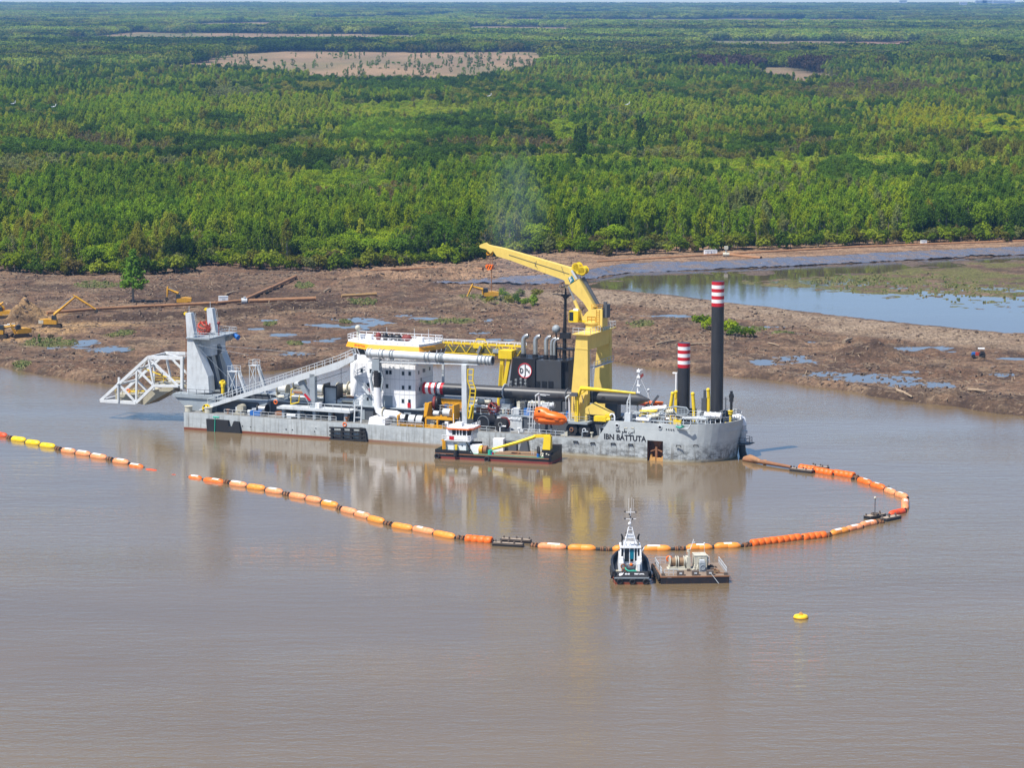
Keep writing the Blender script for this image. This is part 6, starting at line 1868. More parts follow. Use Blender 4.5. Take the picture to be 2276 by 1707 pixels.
# ---------------------------------------------------------------- amidships deck gear
cont = thing('equipment_container', 'amber ribbed steel container standing on the dredger deck', 'container', (SF.o.x, SF.o.y, 0), SF.yaw)
a, b_ = Q(2, 1682, 835, 6), Q(2, 1905, 745, 6)
mb = MB(); mb.box(a.x, b_.x, 6, 8.4, ZU + .05, b_.z); part('body', mb, AMBER, cont)
mb = MB()
for i in range(16): x = a.x + (b_.x - a.x) * (i + .3) / 16; mb.box(x, x + .12, 5.94, 6, ZU + .15, b_.z - .1)
o = part('side_ribs', mb, AMBER, cont)
mb = MB(); mb.box(a.x - .05, b_.x + .05, 5.95, 8.45, b_.z, b_.z + .12); part('roof', mb, LGREY, cont)
mb = MB(); p = Q(2, 1620, 770, 5); mb.torus((p.x, 5, ZU + 1.3), (1, .3, 0), 1.0, .35, 18, 6, 0); mb.torus((p.x + .5, 5.1, ZU + 1.3), (1, .3, 0), 1.0, .35, 18, 6, 1); o = part('hose_coil', mb, [DRED, BLACK], ship)
# amber winch frame
mb = MB(); wf = 2.0
f0, f1 = Q(2, 1535, 970, wf), Q(2, 1860, 800, wf)
zlow, zmid = Q(2, 1540, 1050, wf).z, Q(2, 1650, 925, wf).z
for x in (f0.x, f1.x - 1.2): mb.box(x, x + .35, wf - .5, wf + 2.2, zmid, f1.z); 
mb.box(f0.x, f1.x - .8, wf - .5, wf - .25, zmid - .25, zmid + .25); mb.box(f0.x, f1.x - .8, wf + 1.9, wf + 2.2, zmid - .25, zmid + .25)
mb.prism([(f0.x - .25, zmid), (f0.x, f1.z + .2), (f0.x + .9, f1.z + .1), (f0.x + .35, zmid + .4)], wf - .55, wf - .35)
for x in (f0.x, f0.x + 2.4, f1.x - 1.1): mb.box(x, x + .3, wf - .5, wf - .2, ZD, zmid)
part('amber_winch_frame', mb, AMBER, ship)
for x, y, L_, R_ in ((1742, 872, 1.5, .72), (1640, 880, 1.2, .5)):
    p = Q(2, x, y, wf + .7); mb = MB(); mb.tube((p.x - L_ / 2, wf + .7, p.z), (p.x + L_ / 2, wf + .7, p.z), R_, 16, mat=0); mb.tube((p.x - L_ / 2 - .08, wf + .7, p.z), (p.x - L_ / 2, wf + .7, p.z), R_ * 1.1, 16, mat=1); part('winch_drum', mb, [LGREY, DGREY], ship)
mb = MB(); q0, q1 = Q(2, 1252, 1040, .5), Q(2, 1725, 1065, .5)
zb_, ztp = ZD + .1, Q(2, 1270, 905, .5).z
mb.bar((q0.x, .5, ZD + .5), (q1.x, .5, ZD + .5), .2); mb.bar((q0.x, .5, ZD + .12), (q1.x, .5, ZD + .12), .25); mb.box(q0.x, q0.x + .2, .4, 2.6, ZD, ztp); mb.bar((q0.x, .5, ztp), (q0.x + .8, .5, ztp + .5), .2)
for i in range(12): x = q0.x + (q1.x - q0.x) * i / 11; mb.bar((x, .5, ZD + .1), (x + .6, .5, ZD + .5), .12)
part('amber_side_frame', mb, AMBER, ship)
for x in (1315, 1412, 1486):
    p = Q(2, x, 955, 2.0); mb = MB(); mb.tube((p.x - .75, 2.0, ZD + 1.1), (p.x + .55, 2.0, ZD + 1.1), .95, 18, mat=0); mb.tube((p.x + .55, 2.0, ZD + 1.1), (p.x + .7, 2.0, ZD + 1.1), 1.05, 18, mat=1); part('wire_drum', mb, [LGREY, BLACK], ship)
# pipes, valves and rust red gear further aft
for k, x0, y0, x1, y1, w, rr, mt in ((3, 700, 760, 850, 768, 6, .5, CREAM), (3, 690, 805, 815, 812, 4.6, .2, WHITE), (3, 1330, 800, 1470, 800, 5.5, .5, LGREY), (3, 1040, 930, 1150, 935, 4.4, .3, LGREY), (3, 910, 925, 1155, 950, 4.3, .2, LGREY), (3, 1160, 780, 1380, 775, 7.5, .45, CREAM)):
    mb = MB(); mb.pipe([Q(k, x0, y0, w), Q(k, x1, y1, w)], rr, 10)
    for t in (.15, .6, .9): q = Q(k, x0, y0, w).lerp(Q(k, x1, y1, w), t); mb.tube(q - Vector((.08, 0, 0)), q + Vector((.08, 0, 0)), rr * 1.25, 12)
    part('deck_pipe', mb, mt, ship)
for (x, y, w, R_, L_, ax, lab) in ((890, 830, 4.6, 1.05, 1.8, (.9, -.5, .1), 'dark red cutter head lying amidships beside the pipe support post'), (840, 800, 7.2, .95, 1.6, (.2, .9, .4), 'smaller dark red cutter head tucked behind the first on deck')):
    cu = cutter('cutter_head', None, R_, L_, 6, DRED, ax, '')
    on_ship(cu, 3, x, y, w, 0.05); tag(cu, lab, 'cutter head', 'cutter heads on the dredger')
    cu.location.z = (ZU + .05 + R_ * 1.0) if w < 5 or True else cu.location.z
def reel(x, y, w, R_, L_, mats, hub, label, k=3, zc=None):
    p = Q(k, x, y, w)
    if zc: p.z = zc
    root = thing('hose_reel', label, 'reel', SF.o + SF.a * p.x + SF.n * w + Vector((0, 0, p.z)), SF.yaw, 'black reels and hoses on the side deck')
    mb = MB(); mb.tube((0, -L_ / 2, 0), (0, L_ / 2, 0), R_ * .8, 20); part('drum', mb, mats[0], root)
    for t in (-.5, .5):
        mb = MB(); mb.tube((0, L_ * t - .07, 0), (0, L_ * t + .07, 0), R_, 22); part('flange', mb, mats[1] if t > 0 else mats[0], root)
    mb = MB(); mb.tube((0, -L_ / 2 - .25, 0), (0, -L_ / 2 - .06, 0), R_ * .36, 14, mat=0); mb.tube((0, -L_ / 2 - .27, 0), (0, -L_ / 2 - .2, 0), R_ * .22, 12, mat=1); part('hub', mb, [hub, BLACK], root)
    mb = MB(); mb.box(-R_ * .6, R_ * .6, -L_ * .45, L_ * .45, -R_ - .1, -R_ * .78); part('cradle', mb, DGREY, root)
    return root
reel(958, 1012, 2.2, 1.25, 1.7, [RUBBER, DRED], STEEL, 'black hose reel with a red rim on the side deck amidships', zc=ZD + 1.4)
reel(325, 1075, 2.4, 1.12, 1.2, [RUBBER, RUBBER], RUST, 'left one of two black reels under the crane', 4, ZD + 1.25)
reel(450, 1080, 2.4, 1.12, 1.2, [RUBBER, RUBBER], LGREY, 'right one of two black reels under the crane, next to the ship name', 4, ZD + 1.25)
hp = thing('hose_section', 'wide black rubber hose section standing on the side deck left of the red-rimmed reel', 'hose', SF.o + SF.a * Q(3, 790, 980, 2.4).x + SF.n * 2.4 + Vector((0, 0, ZD + 1.5)), SF.yaw)
mb = MB(); mb.pipe([(0, -.9, 0), (.3, .2, 0), (1.4, 1.0, .1)], 1.3, 20, cap=False); mb.tube((.02, -.85, 0), (.02, -.8, 0), 1.12, 20); part('hose_wall', mb, BLACK, hp)
mb = MB(); mb.torus((0, -.92, 0), (.15, 1, 0), 1.25, .14, 22, 6); part('rim', mb, DGREY, hp)
mb = MB(); mb.box(-1.1, 1.6, -.6, 1.2, -1.5, -1.1); part('chock', mb, TIMBER, hp)
# grey blocks and cabinets between 60 and 88 m
for (k, x0, y0, x1, y1, w, dpt, mt, nm) in ((3, 950, 880, 1030, 800, 5.5, 2, MGREY, 'pump_block'), (3, 1065, 895, 1120, 840, 5, 1.5, LGREY, 'cabinet'), (3, 1130, 895, 1185, 770, 6, 1.5, DGREY, 'cabinet'), (3, 905, 1040, 1150, 925, 4.2, .38, LGREY, 'bulkhead_panel'), (3, 1100, 800, 1175, 775, 6, 1, CREAM, 'cabinet'),
                                            (3, 700, 860, 820, 812, 5, 2, RUST, 'pallet_stack'), (4, 20, 800, 90, 785, 5, 1, LGREY, 'cabinet'), (4, 640, 860, 760, 800, 9, 2, DGREY, 'cradle_block')):
    a, b_ = Q(k, x0, y0, w), Q(k, x1, y1, w); mb = MB(); base_z = ZD if w < 4.5 else ZU
    mb.box(a.x, b_.x, w, w + dpt, base_z + .002, b_.z); mb.box(a.x - .04, b_.x + .04, w - .04, w + dpt, b_.z, b_.z + .08); part(nm, mb, mt, ship)
mb = MB()
for x in (1220, 1250, 1270):
    mb.bar(Q(3, x, 1060, 1.6), Q(3, x + 15, 770, 1.6), .12)
for y in (800, 860, 920, 980, 1040): mb.bar(Q(3, 1205, y, 1.6), Q(3, 1290, y, 1.6), .1)
mb.pipe([Q(3, 1210, 860, 1.7), Q(3, 1215, 780, 1.7), Q(3, 1250, 755, 1.7), Q(3, 1285, 780, 1.7), Q(3, 1285, 900, 1.7)], .12, 6); mb.rail([Q(3, 1200, 890, 1.5), Q(3, 1290, 890, 1.5)]); part('boat_landing_ladder', mb, LGREY, ship)
for i in range(60):
    x = r.uniform(50, 86); w = r.choice([r.uniform(1.0, 3.4), r.uniform(4.8, 8)]); z = ZU if w > 4.5 else ZD
    mb = MB(); q = r.random()
    if q < .4: mb.box(x, x + r.uniform(.5, 1.5), w, w + r.uniform(.4, 1.0), z, z + r.uniform(.4, 1.3)); nm = 'deck_locker'
    elif q < .7: mb.tube((x, w, z), (x, w, z + .8), .18, 8); mb.tube((x, w, z + .8), (x, w, z + 1.0), .36, 8); nm = 'vent_mushroom'
    else: mb.pipe([(x, w, z), (x, w, z + .9), (x + .5, w, z + 1.1), (x + 1.2, w, z + 1.1)], .14, 6); nm = 'pipe_bend'
    part(nm, mb, r.choice([LGREY, MGREY, WHITE, CREAM, DGREY, RUST, BLUE, RUST]), ship)
mb = MB(); mb.rail([(50.2, 4.45, ZU), (87.5, 4.45, ZU)]); part('upper_railing', mb, LGREY, ship)
mb = MB(); mb.rail([(56, .15, ZD), (67, .15, ZD)]); part('side_railing', mb, LGREY, ship)
# life rings on the side rails
for k, x, y in ((2, 735, 990), (1, 1825, 1122)):
    p = Q(k, x, y, .0 if k == 2 else .8); mb = MB(); mb.torus((p.x, -.02 if k == 2 else .8, p.z), (0, 1, 0), .36, .11, 14, 6); part('life_ring', mb, ORANGE, ship)
# ---------------------------------------------------------------- lifeboat in its davit
lw = 1.2
a, b_ = Q(3, 1265, 950, lw), Q(3, 1592, 950, lw); top = Q(3, 1390, 820, lw)
life = thing('lifeboat', 'orange enclosed lifeboat hanging in its davit beside the yellow crane', 'lifeboat', SF.o + SF.a * ((a.x + b_.x) / 2) + SF.n * lw + Vector((0, 0, a.z - .6)), SF.yaw)
Lh = (b_.x - a.x) / 2; Hh_ = top.z - a.z + .6
def sect(x, hw, zb, zs_, n=8):
    out = []
    for i in range(n + 1):
        t = math.pi * i / n
        out.append((x, -hw * math.cos(t), zs_ - (zs_ - zb) * math.sin(t) ** .8))
    return out
rings = [[(x, p[1], p[2]) for p in sect(x, hw, zb, 1.25)] for x, hw, zb in ((-Lh, .12, .95), (-Lh + .5, .75, .35), (-Lh + 1.6, 1.3, .0), (Lh - 2, 1.3, 0), (Lh - .8, .95, .15), (Lh, .2, .75))]
mb = MB(); mb.loft(rings, True, True); part('hull', mb, paint('lifeboat_orange', (.82, .15, .01), .35, wear=.3, dirt=(.45, .10, .02)), life)
rings = []
for x, hw, h in ((-Lh + .1, .3, .05), (-Lh + .35, .8, .8), (-Lh + .55, 1.0, Hh_ - 1.35), (-Lh + 1.6, 1.12, Hh_ - 1.22), (-Lh + 2.6, 1.2, Hh_ - 1.4), (-Lh + 3.2, 1.26, 1.35), (0.6, 1.29, 1.3), (Lh - 2, 1.27, 1.15), (Lh - .9, .98, .85), (Lh - .3, .5, .45), (Lh - .05, .2, .1)):
    rings.append([(x, -hw * math.cos(math.pi * i / 8) * (1 if 0 < i < 8 else 1.05), 1.25 + h * math.sin(math.pi * i / 8) ** .6) for i in range(9)])
mb = MB(); mb.loft(rings, True, True); part('canopy', mb, ORANGE, life)
mb = MB(); mb.torus((0, 0, 1.25), (0, 0, 1), .01, .01, 4, 3); mb.pipe([(-Lh, 0, 1.22), (-Lh + 1, -1.18, 1.22), (Lh - 1.5, -1.28, 1.22), (Lh, 0, 1.22)], .09, 6); part('rubbing_strake', mb, ORANGE, life)
for i, x in enumerate((-Lh + 1.3,)):
    mb = MB(); mb.box(x, x + .45, -1.06, -.98, 1.25 + Hh_ * .36, 1.25 + Hh_ * .36 + .35); part('window', mb, GLASS, life)
mb = MB()
for x in (a.x + .4, b_.x - .2):
    mb.bar((x, 3.4, ZD), (x, 2.9, top.z + 2.2), .35); mb.bar((x, 2.9, top.z + 2.2), (x, 1.2, top.z + 2.0), .3); mb.bar((x, 1.2, top.z + 2.0), (x, 1.2, a.z + 2.6), .07)
mb.bar((a.x + .4, 2.9, top.z + 2.2), (a.x + 2.6, 2.9, top.z + 2.1), .12); part('lifeboat_davit', mb, LGREY, ship)
# ---------------------------------------------------------------- stern working deck
ZS = 5.5
def sp_part(nm, mt, fn, label=None): mb = MB(); fn(mb); return part(nm, mb, mt, ship, label)
for x0, y0, x1, y1, w in ((1305, 685, 1285, 815, 7.5), (1503, 690, 1515, 845, 8.0), (1655, 650, 1660, 720, 11.5), (1340, 670, 1338, 730, 11)):
    mb = MB(); mb.bar((Q(4, x1, y1, w).x, w, ZS), Q(4, x1, y1, w), .5); mb.tube(Q(4, x1, y1, w), Q(4, x0, y0, w), .34, 10); mb.ball(Q(4, x0, y0, w), .4, 8, 6); part('spud_cylinder', mb, BYELLOW, ship)
sp_part('light_post', WHITE, lambda mb: (mb.tube((Q(4, 1340, 680, 11).x, 11, ZS), Q(4, 1342, 490, 11), .2, 8), mb.box(Q(4, 1342, 490, 11).x - .7, Q(4, 1342, 490, 11).x + .2, 10.8, 11.2, Q(4, 1342, 490, 11).z, Q(4, 1342, 490, 11).z + .25)))
m0, m1 = Q(4, 962, 690, 10), Q(4, 972, 440, 10)
def mast(mb):
    mb.pipe([(m0.x, 10, ZS), m0, m1], [.22, .2, .12], 8)
    mb.bar(m1 - Vector((.4, 0, .3)), m1 + Vector((.8, 0, -.1)), .1)
    for z in (.5, 1.6, 3.2, 4.5): mb.box(m1.x - .3, m1.x + .35, 9.7, 10.3, m1.z - z - .15, m1.z - z + .15)
    mb.bar(m1 - Vector((0, 0, 1)), (m1.x + 4.5, 10, ZS), .04); mb.bar(m1 - Vector((0, 0, 1)), (m1.x - 3, 10, ZS + 2), .04)
sp_part('stern_mast', WHITE, mast)
sp_part('flag', DRED, lambda mb: mb.prism([(m1.x + .3, m1.z - 1.2), (m1.x + .9, m1.z - .8), (m1.x + 1.0, m1.z - 1.3), (m1.x + .35, m1.z - 1.9)], 9.97, 10.03))
p = Q(4, 1068, 650, 13); sp_part('lamp_post', LGREY, lambda mb: (mb.tube((p.x, 13, ZS), (p.x, 13, p.z), .12, 8), mb.ball((p.x, 13, p.z), .3)))
sp_part('dark_davit', DGREY, lambda mb: (mb.bar(Q(4, 1100, 790, 12), Q(4, 1165, 705, 12), .4), mb.box(Q(4, 1050, 800, 12).x, Q(4, 1100, 800, 12).x, 11.5, 12.5, ZS, Q(4, 1100, 790, 12).z)))
rb = thing('rescue_boat', 'small red rescue boat behind the tip of the spare spud', 'boat', SF.o + SF.a * Q(4, 1090, 800, 13).x + SF.n * 13.2 + Vector((0, 0, Q(4, 1090, 805, 13).z)), SF.yaw)
mb = MB(); mb.loft([[(x, -hw, .5), (x, -hw * .6, 0), (x, hw * .6, 0), (x, hw, .5)] for x, hw in ((-2.2, .7), (-1, .95), (1, .9), (1.9, .4), (2.3, .08))]); part('hull', mb, RED, rb)
mb = MB(); mb.pipe([(-2.2, -.75, .55), (1, -.95, .55), (2.2, -.2, .65), (2.3, 0, .68), (2.2, .2, .65), (1, .95, .55), (-2.2, .75, .55)], .2, 8); part('tube', mb, ORANGE, rb)
mb = MB(); mb.box(-1.2, -.5, -.3, .3, .3, 1.0); part('console', mb, DGREY, rb)
sp_part('boat_cradle', MGREY, lambda mb: mb.box(rb.location.x * 0 + Q(4, 1090, 800, 13).x - 1.2, Q(4, 1090, 800, 13).x + 1.2, 12.6, 13.8, ZS, Q(4, 1090, 805, 13).z - .002))
gp0 = Q(4, 835, 965, .8); gp1 = Q(4, 892, 880, .8)
sp_part('vent_trunk', LGREY, lambda mb: (mb.box(gp0.x, gp1.x, .6, 1.8, ZS, gp1.z), mb.bar((gp0.x + .4, 1, gp1.z), (gp0.x + .4, 1, Q(4, 850, 770, .8).z), .2), mb.bar((gp1.x - .2, 1, gp1.z), (gp1.x - .2, 1, Q(4, 885, 690, .8).z), .2), mb.bar((gp0.x + .4, 1, Q(4, 850, 770, .8).z), (gp1.x - .2, 1, Q(4, 885, 690, .8).z), .2), mb.bar((gp0.x + .4, 1, gp1.z + 1), (gp1.x - .2, 1, gp1.z + 1), .12), mb.bar((gp0.x + .4, 1, gp1.z + 2), (gp1.x - .2, 1, gp1.z + 2), .12)))
p = Q(4, 735, 930, 1); sp_part('gooseneck_vent', WHITE, lambda mb: mb.pipe([(p.x, 1, ZS), (p.x, 1, p.z + .4), (p.x - .2, 1, p.z + .8), (p.x - .7, 1, p.z + .8), (p.x - .9, 1, p.z + .5)], .16, 8))
sp_part('walkway_guard', MGREY, lambda mb: ([mb.pipe([Q(4, x, y, 4.5) for x, y in ((1180, 880), (1250, 825), (1330, 812), (1440, 825), (1470, 860), (1450, 892), (1350, 895), (1310, 850))], .13, 6)] + [mb.bar(Q(4, 1345, y, 4.5), Q(4, 1450, y, 4.5), .1) for y in (835, 850, 865, 880)] + [mb.bar(Q(4, x, 830, 4.5), Q(4, x, 890, 4.5), .08) for x in (1360, 1390, 1420)]))
for (x0, y0, x1, y1, w, rr, mt) in ((1620, 895, 1785, 905, 4, .5, WHITE), (950, 940, 1080, 948, 2.2, .35, WHITE), (960, 930, 1230, 880, 5, .3, LGREY), (1010, 840, 1250, 822, 8, .45, WHITE), (1070, 920, 1180, 900, 5, .45, CREAM), (1500, 915, 1640, 912, 3.5, .12, LGREY), (1400, 925, 1640, 935, 2.5, .18, LGREY), (1250, 870, 1320, 860, 6, .5, CREAM)):
    mb = MB(); a, b_ = Q(4, x0, y0, w), Q(4, x1, y1, w); mb.pipe([a, b_], rr, 10)
    for t in (.05, .35, .65, .95):
        q = a.lerp(b_, t); mb.tube(q - (b_ - a).normalized() * .07, q + (b_ - a).normalized() * .07, rr * 1.3, 10); mb.bar((q.x, q.y, ZS), q, .12)
    part('stern_pipe', mb, mt, ship)
for x, y, w, rr in ((1030, 860, 7, .8), (1110, 862, 7, .7), (1875, 862, 7, .42)):
    p = Q(4, x, y, w); mb = MB(); mb.tube((p.x, w, p.z - .5), (p.x, w, p.z), rr, 14); mb.tube((p.x, w, p.z), (p.x, w, p.z + .15), rr * 1.25, 14); mb.tube((p.x, w, ZS), (p.x, w, p.z - .5), rr * .6, 10); part('yellow_valve', mb, BYELLOW, ship)
p0, p1 = Q(4, 1880, 850, 8), Q(4, 1884, 660, 8)
sp_part('stern_light_mast', BLACK, lambda mb: (mb.tube((p0.x, 8, ZS), p1, .26, 10), mb.torus((p1.x, 8, p1.z - 1), (0, 1, 0), .4, .12, 12, 5), mb.box(p1.x - .35, p1.x + .35, 7.8, 8.2, p1.z - 2.0, p1.z - .5)))
p = Q(4, 1828, 720, 9); sp_part('thin_mast', DGREY, lambda mb: (mb.tube((p.x, 9, ZS), p, .1, 6), mb.bar(p - Vector((.4, 0, .4)), p + Vector((.4, 0, -.4)), .1)))
p = Q(4, 1620, 650, 12); sp_part('guide_tower', DGREY, lambda mb: (mb.box(p.x - .45, p.x + .45, 11.5, 12.5, ZS, p.z - 1.5), mb.tube((p.x, 12, p.z - 1.5), (p.x, 12, p.z), .25, 8)))
for i in range(95):
    x = r.uniform(91, 110); w = r.uniform(1.2, 15)
    if ((x - 105) / 6.2) ** 2 + ((w - 9.5) / 9) ** 2 > 1 and x > 104: continue
    if x > 102 and w < 3.5 + (x - 102) * .5: continue
    if abs(w - 9.5) < 2 and (abs(x - 100.9) < 2.2 or abs(x - 107.4) < 2.2): continue
    mb = MB(); q = r.random()
    if q < .35: mb.box(x, x + r.uniform(.5, 1.6), w, w + r.uniform(.4, 1.2), ZS + .002, ZS + r.uniform(.6, 2.2)); nm = 'deck_locker'
    elif q < .55: mb.tube((x, w, ZS), (x, w, ZS + r.uniform(.6, 1.6)), r.uniform(.2, .5), 10); nm = 'bollard'
    elif q < .8:
        h = r.uniform(.8, 2.4); mb.pipe([(x, w, ZS), (x, w, ZS + h), (x + .5, w, ZS + h + .25), (x + r.uniform(1, 2.4), w, ZS + h + .25)], r.uniform(.1, .28), 8); nm = 'pipe_bend'
    else: mb.tube((x - .6, w, ZS + .7), (x + .6, w, ZS + .7), .55, 12); mb.box(x - .8, x + .8, w - .5, w + .5, ZS, ZS + .15); nm = 'small_winch'
    part(nm, mb, r.choice([WHITE, LGREY, CREAM, MGREY, MGREY, DGREY, BYELLOW, STEEL, RUST]), ship)
mb = MB()
zr2 = 7.9
pts = [(x, y, zr2 - .75) for x, y in end_curve(.5, .5)]
mb.rail([(92, 6, ZS + 1.6), (104, 3.2, ZS + 1.6), (108, 3.5, ZS + 1.6)], 1.1, 1.2); mb.rail([(94, 2.4, ZS + .5), (103, 2.2, ZS + .5)], 1.1, 1.3); mb.rail(pts[8:20], 1.0, 1.4); mb.rail([(91, 11, ZS + .8), (98, 11, ZS + .8)], 1.1, 1.2)
mb.rail([(103, 6.5, ZS + 2.2), (109, 6.5, ZS + 2.2), (109, 12, ZS + 2.2)], 1.1, 1.2)
part('stern_railing', mb, LGREY, ship)
sp_part('stern_walkway', MGREY, lambda mb: (mb.box(92, 108, 3.0, 3.9, ZS + 1.5, ZS + 1.6), mb.box(102.8, 109.1, 6.2, 7.2, ZS + 2.1, ZS + 2.2)))
p0, p1 = Q(4, 1370, 1000, 0), Q(4, 1480, 985, 0)
sp_part('mooring_rope', ROPEGREEN, lambda mb: (mb.pipe([Q(4, 1340, 1010, -.06), Q(4, 1375, 1022, -.08), Q(4, 1420, 1008, -.08), Q(4, 1390, 995, -.08)], .16, 6)))
sp_part('fairlead_frame', LGREY, lambda mb: mb.pipe([Q(4, 1345, 980, -.05), Q(4, 1355, 1030, -.05), Q(4, 1460, 1032, -.05), Q(4, 1482, 988, -.05)], .13, 6))
# discharge over the stern
EW = 11.5
e = [Q(4, x, y, EW) for x, y in ((1900, 925), (1962, 915), (1992, 940), (2003, 1000), (2002, 1060), (1995, 1150))]
sp_part('stern_discharge_pipe', WHITE, lambda mb: mb.pipe([e[0] - Vector((2.5, 0, 0))] + e[:4], .62, 14))
sp_part('stern_swivel', LGREY, lambda mb: (mb.pipe(e[3:], .55, 12), mb.tube(e[4] - Vector((0, 0, .3)), e[4] + Vector((0, 0, .2)), .75, 14), mb.tube(e[5] - Vector((0, 0, .3)), e[5] + Vector((0, 0, .3)), .7, 14), mb.bar(Q(4, 1940, 1160, EW), e[5], .4)))
dn = [Q(4, x, y, EW) for x, y in ((1990, 1190), (1990, 1250), (2005, 1310), (2030, 1345))]
sp_part('stern_hose', BLACK, lambda mb: mb.pipe(dn, [.6, .68, .75, .6], 14))
pp = Q(4, 1990, 1170, EW)
sp_part('stern_platform', DGREY, lambda mb: ([mb.box(pp.x - 1.7, pp.x + 1.9, EW - 1.6, EW + 1.6, pp.z - .12, pp.z)] + [mb.rail([(pp.x + 1.9 * math.cos(t), EW + 1.6 * math.sin(t), pp.z) for t in [i * math.pi / 6 for i in range(-9, 10)]], 1.1, .8)] + [mb.ladder((pp.x - 1.5, EW - 1.2, pp.z), (pp.x - 1.5, EW - 1.2, zR), .5, (0, 1, 0))]))
# exhaust smoke drifting up behind the crane
smoke_m = bpy.data.materials.new('exhaust_smoke'); smoke_m.use_nodes = True
nt = smoke_m.node_tree
for n_ in list(nt.nodes):
    if n_.type != 'OUTPUT_MATERIAL': nt.nodes.remove(n_)
pv = nt.nodes.new('ShaderNodeVolumePrincipled'); pv.inputs['Color'].default_value = (.36, .47, .68, 1)
tcn = nt.nodes.new('ShaderNodeTexCoord').outputs['Object']
gr = nt.nodes.new('ShaderNodeTexGradient'); gr.gradient_type = 'SPHERICAL'; nt.links.new(tcn, gr.inputs[0])
dn_ = tnoise(nt, tcn, 1.8, 3, .6)
nt.links.new(math_node(nt, 'MULTIPLY', math_node(nt, 'MULTIPLY', ramp(nt, dn_, [(.36, 0.0), (.70, 1.0)]), gr.outputs['Fac']), .022), pv.inputs['Density'])
nt.links.new(pv.outputs[0], nt.nodes['Material Output'].inputs['Volume'])
s0 = SF.o + SF.a * Q(3, 1300, 150, FW + 2).x + SF.n * (FW + 2)
mb = MB(); mb.ball((0, 0, 0), 1.0, 16, 10); sm_me = mb.mesh('exhaust_smoke', smoke_m)
for c_, s_, rx in (((-1.2, 3, 23.5), (4, 5, 5), -.5), ((-4.5, 10, 31), (6, 10, 8), -.35), ((-4.5, 24, 43), (8, 18, 15), -.25)):
    o = link('exhaust_smoke', sm_me); o.location = s0 + Vector(c_); o.scale = s_; o.rotation_euler = (-rx, 0, 0); o['kind'] = 'stuff'
# ------------------------------------------------------------------ workboat alongside
WF = Frame(G(50, 706, 0, 'w'), G(1890, 806, 0, 'w'))
W = lambda x, y, w: WF.at('w', x, y, w)
WL = WF.len
WB = 7.2
wb = thing('workboat', 'black-hulled flat workboat with white wheelhouse and yellow crane moored alongside the dredger', 'workboat', (WF.o.x, WF.o.y, 0), WF.yaw)
zd = W(1890, 712, 0).z
xb1 = W(660, 660, 0).x; zbk = W(350, 575, 0).z
mb = MB()
mb.prismz([(0, 0), (WL - .5, 0), (WL, .4), (WL, WB - .4), (WL - .5, WB), (0, WB)], -.8, .42, None, 1)
mb.prismz([(0, 0), (WL - .5, 0), (WL, .4), (WL, WB - .4), (WL - .5, WB), (0, WB)], .424, zd, None, 0)
part('hull', mb, [BLACK, paint('red_boot_paint', (.23, .045, .035), .6, wear=.5)], wb)
mb = MB(); x2 = W(560, 560, 0).x
mb.prism([(0, zd), (xb1, zd), (x2, zbk), (0, zbk)], 0, .15); mb.prism([(0, zd), (xb1, zd), (x2, zbk), (0, zbk)], WB - .15, WB); mb.box(0, .15, .152, WB - .152, zd, zbk)
mb.bar((xb1 - .1, .1, zd), (W(540, 450, 0).x, .1, W(540, 450, 0).z), .18)
part('bulwark', mb, BLACK, wb)
mb = MB(); mb.prismz([(WL - 1.4, 0.1), (WL - .5, .02), (WL - .02, .4), (WL - .02, 1.4)], zd, zd + .5); mb.prismz([(WL - .2, 1.4), (WL - .02, 1.4), (WL - .02, WB - .5), (WL - .2, WB - .5)], zd, zd + .7); mb.box(WL - 1.8, WL - .1, WB - 1.6, WB - .2, zd, zd + 1.6); part('bow_bulwark', mb, BLACK, wb)
mb = MB(); mb.box(.2, WL - .6, .12, WB - .12, zd, zd + .03); part('deck', mb, GREEN, wb)
mb = MB()
xw0, xw1 = W(960, 600, 1).x, W(1700, 640, 1).x
n_ = 14
for i in range(n_):
    w0 = .9 + (WB - 1.6) * i / n_
    mb = MB(); mb.box(xw0 + r.uniform(-.15, .15), xw1 + r.uniform(-.1, .1), w0, w0 + (WB - 1.6) / n_ - .05, zd + .03, zd + .09 + r.uniform(0, .02)); part('plank', mb, TIMBER, wb)
hx0, hx1 = W(195, 560, 1.2).x, W(540, 560, 1.2).x
z1 = W(400, 420, 1.2).z; z2 = W(430, 245, 1.2).z
mb = MB(); mb.box(hx0, hx1, 1.2, WB - 1.4, zd, z1); part('deckhouse', mb, WHITE, wb)
mb = MB(); p = W(375, 500, 1.2); mb.box(p.x - .35, p.x + .35, 1.14, 1.2, zd + .05, zd + 1.8, 0); mb.box(W(480, 510, 1.2).x - .1, W(480, 510, 1.2).x + .1, 1.15, 1.19, p.z - .1, p.z + .15, 1); part('door', mb, [MGREY, BLACK], wb)
mb = MB(); p = W(385, 505, .9); mb.box(p.x - .2, p.x + .2, .7, 1.1, zd, p.z); mb.box(p.x - .3, p.x + .25, .7, 1.1, p.z, p.z + .15); part('deck_pump', mb, BYELLOW, wb)
wx0, wx1 = W(232, 300, 1.4).x, W(565, 300, 1.4).x
zr_ = z2
plan = [(wx0, 1.4), (wx1, 1.4), (wx1 + .5, 2.2), (wx1 + .5, WB - 1.8), (wx0, WB - 1.8)]
mb = MB(); mb.prismz(plan, z1, zr_ - 1.15); wh = part('wheelhouse', mb, WHITE, wb)
mb = MB(); mb.prismz(plan, zr_ - 1.15, zr_ - .1, [(x + (.15 if x > wx0 else -.02), y) for x, y in plan]); part('wheelhouse_glazing', mb, GLASS, wh)
mb = MB(); L_ = (wx1 - wx0)
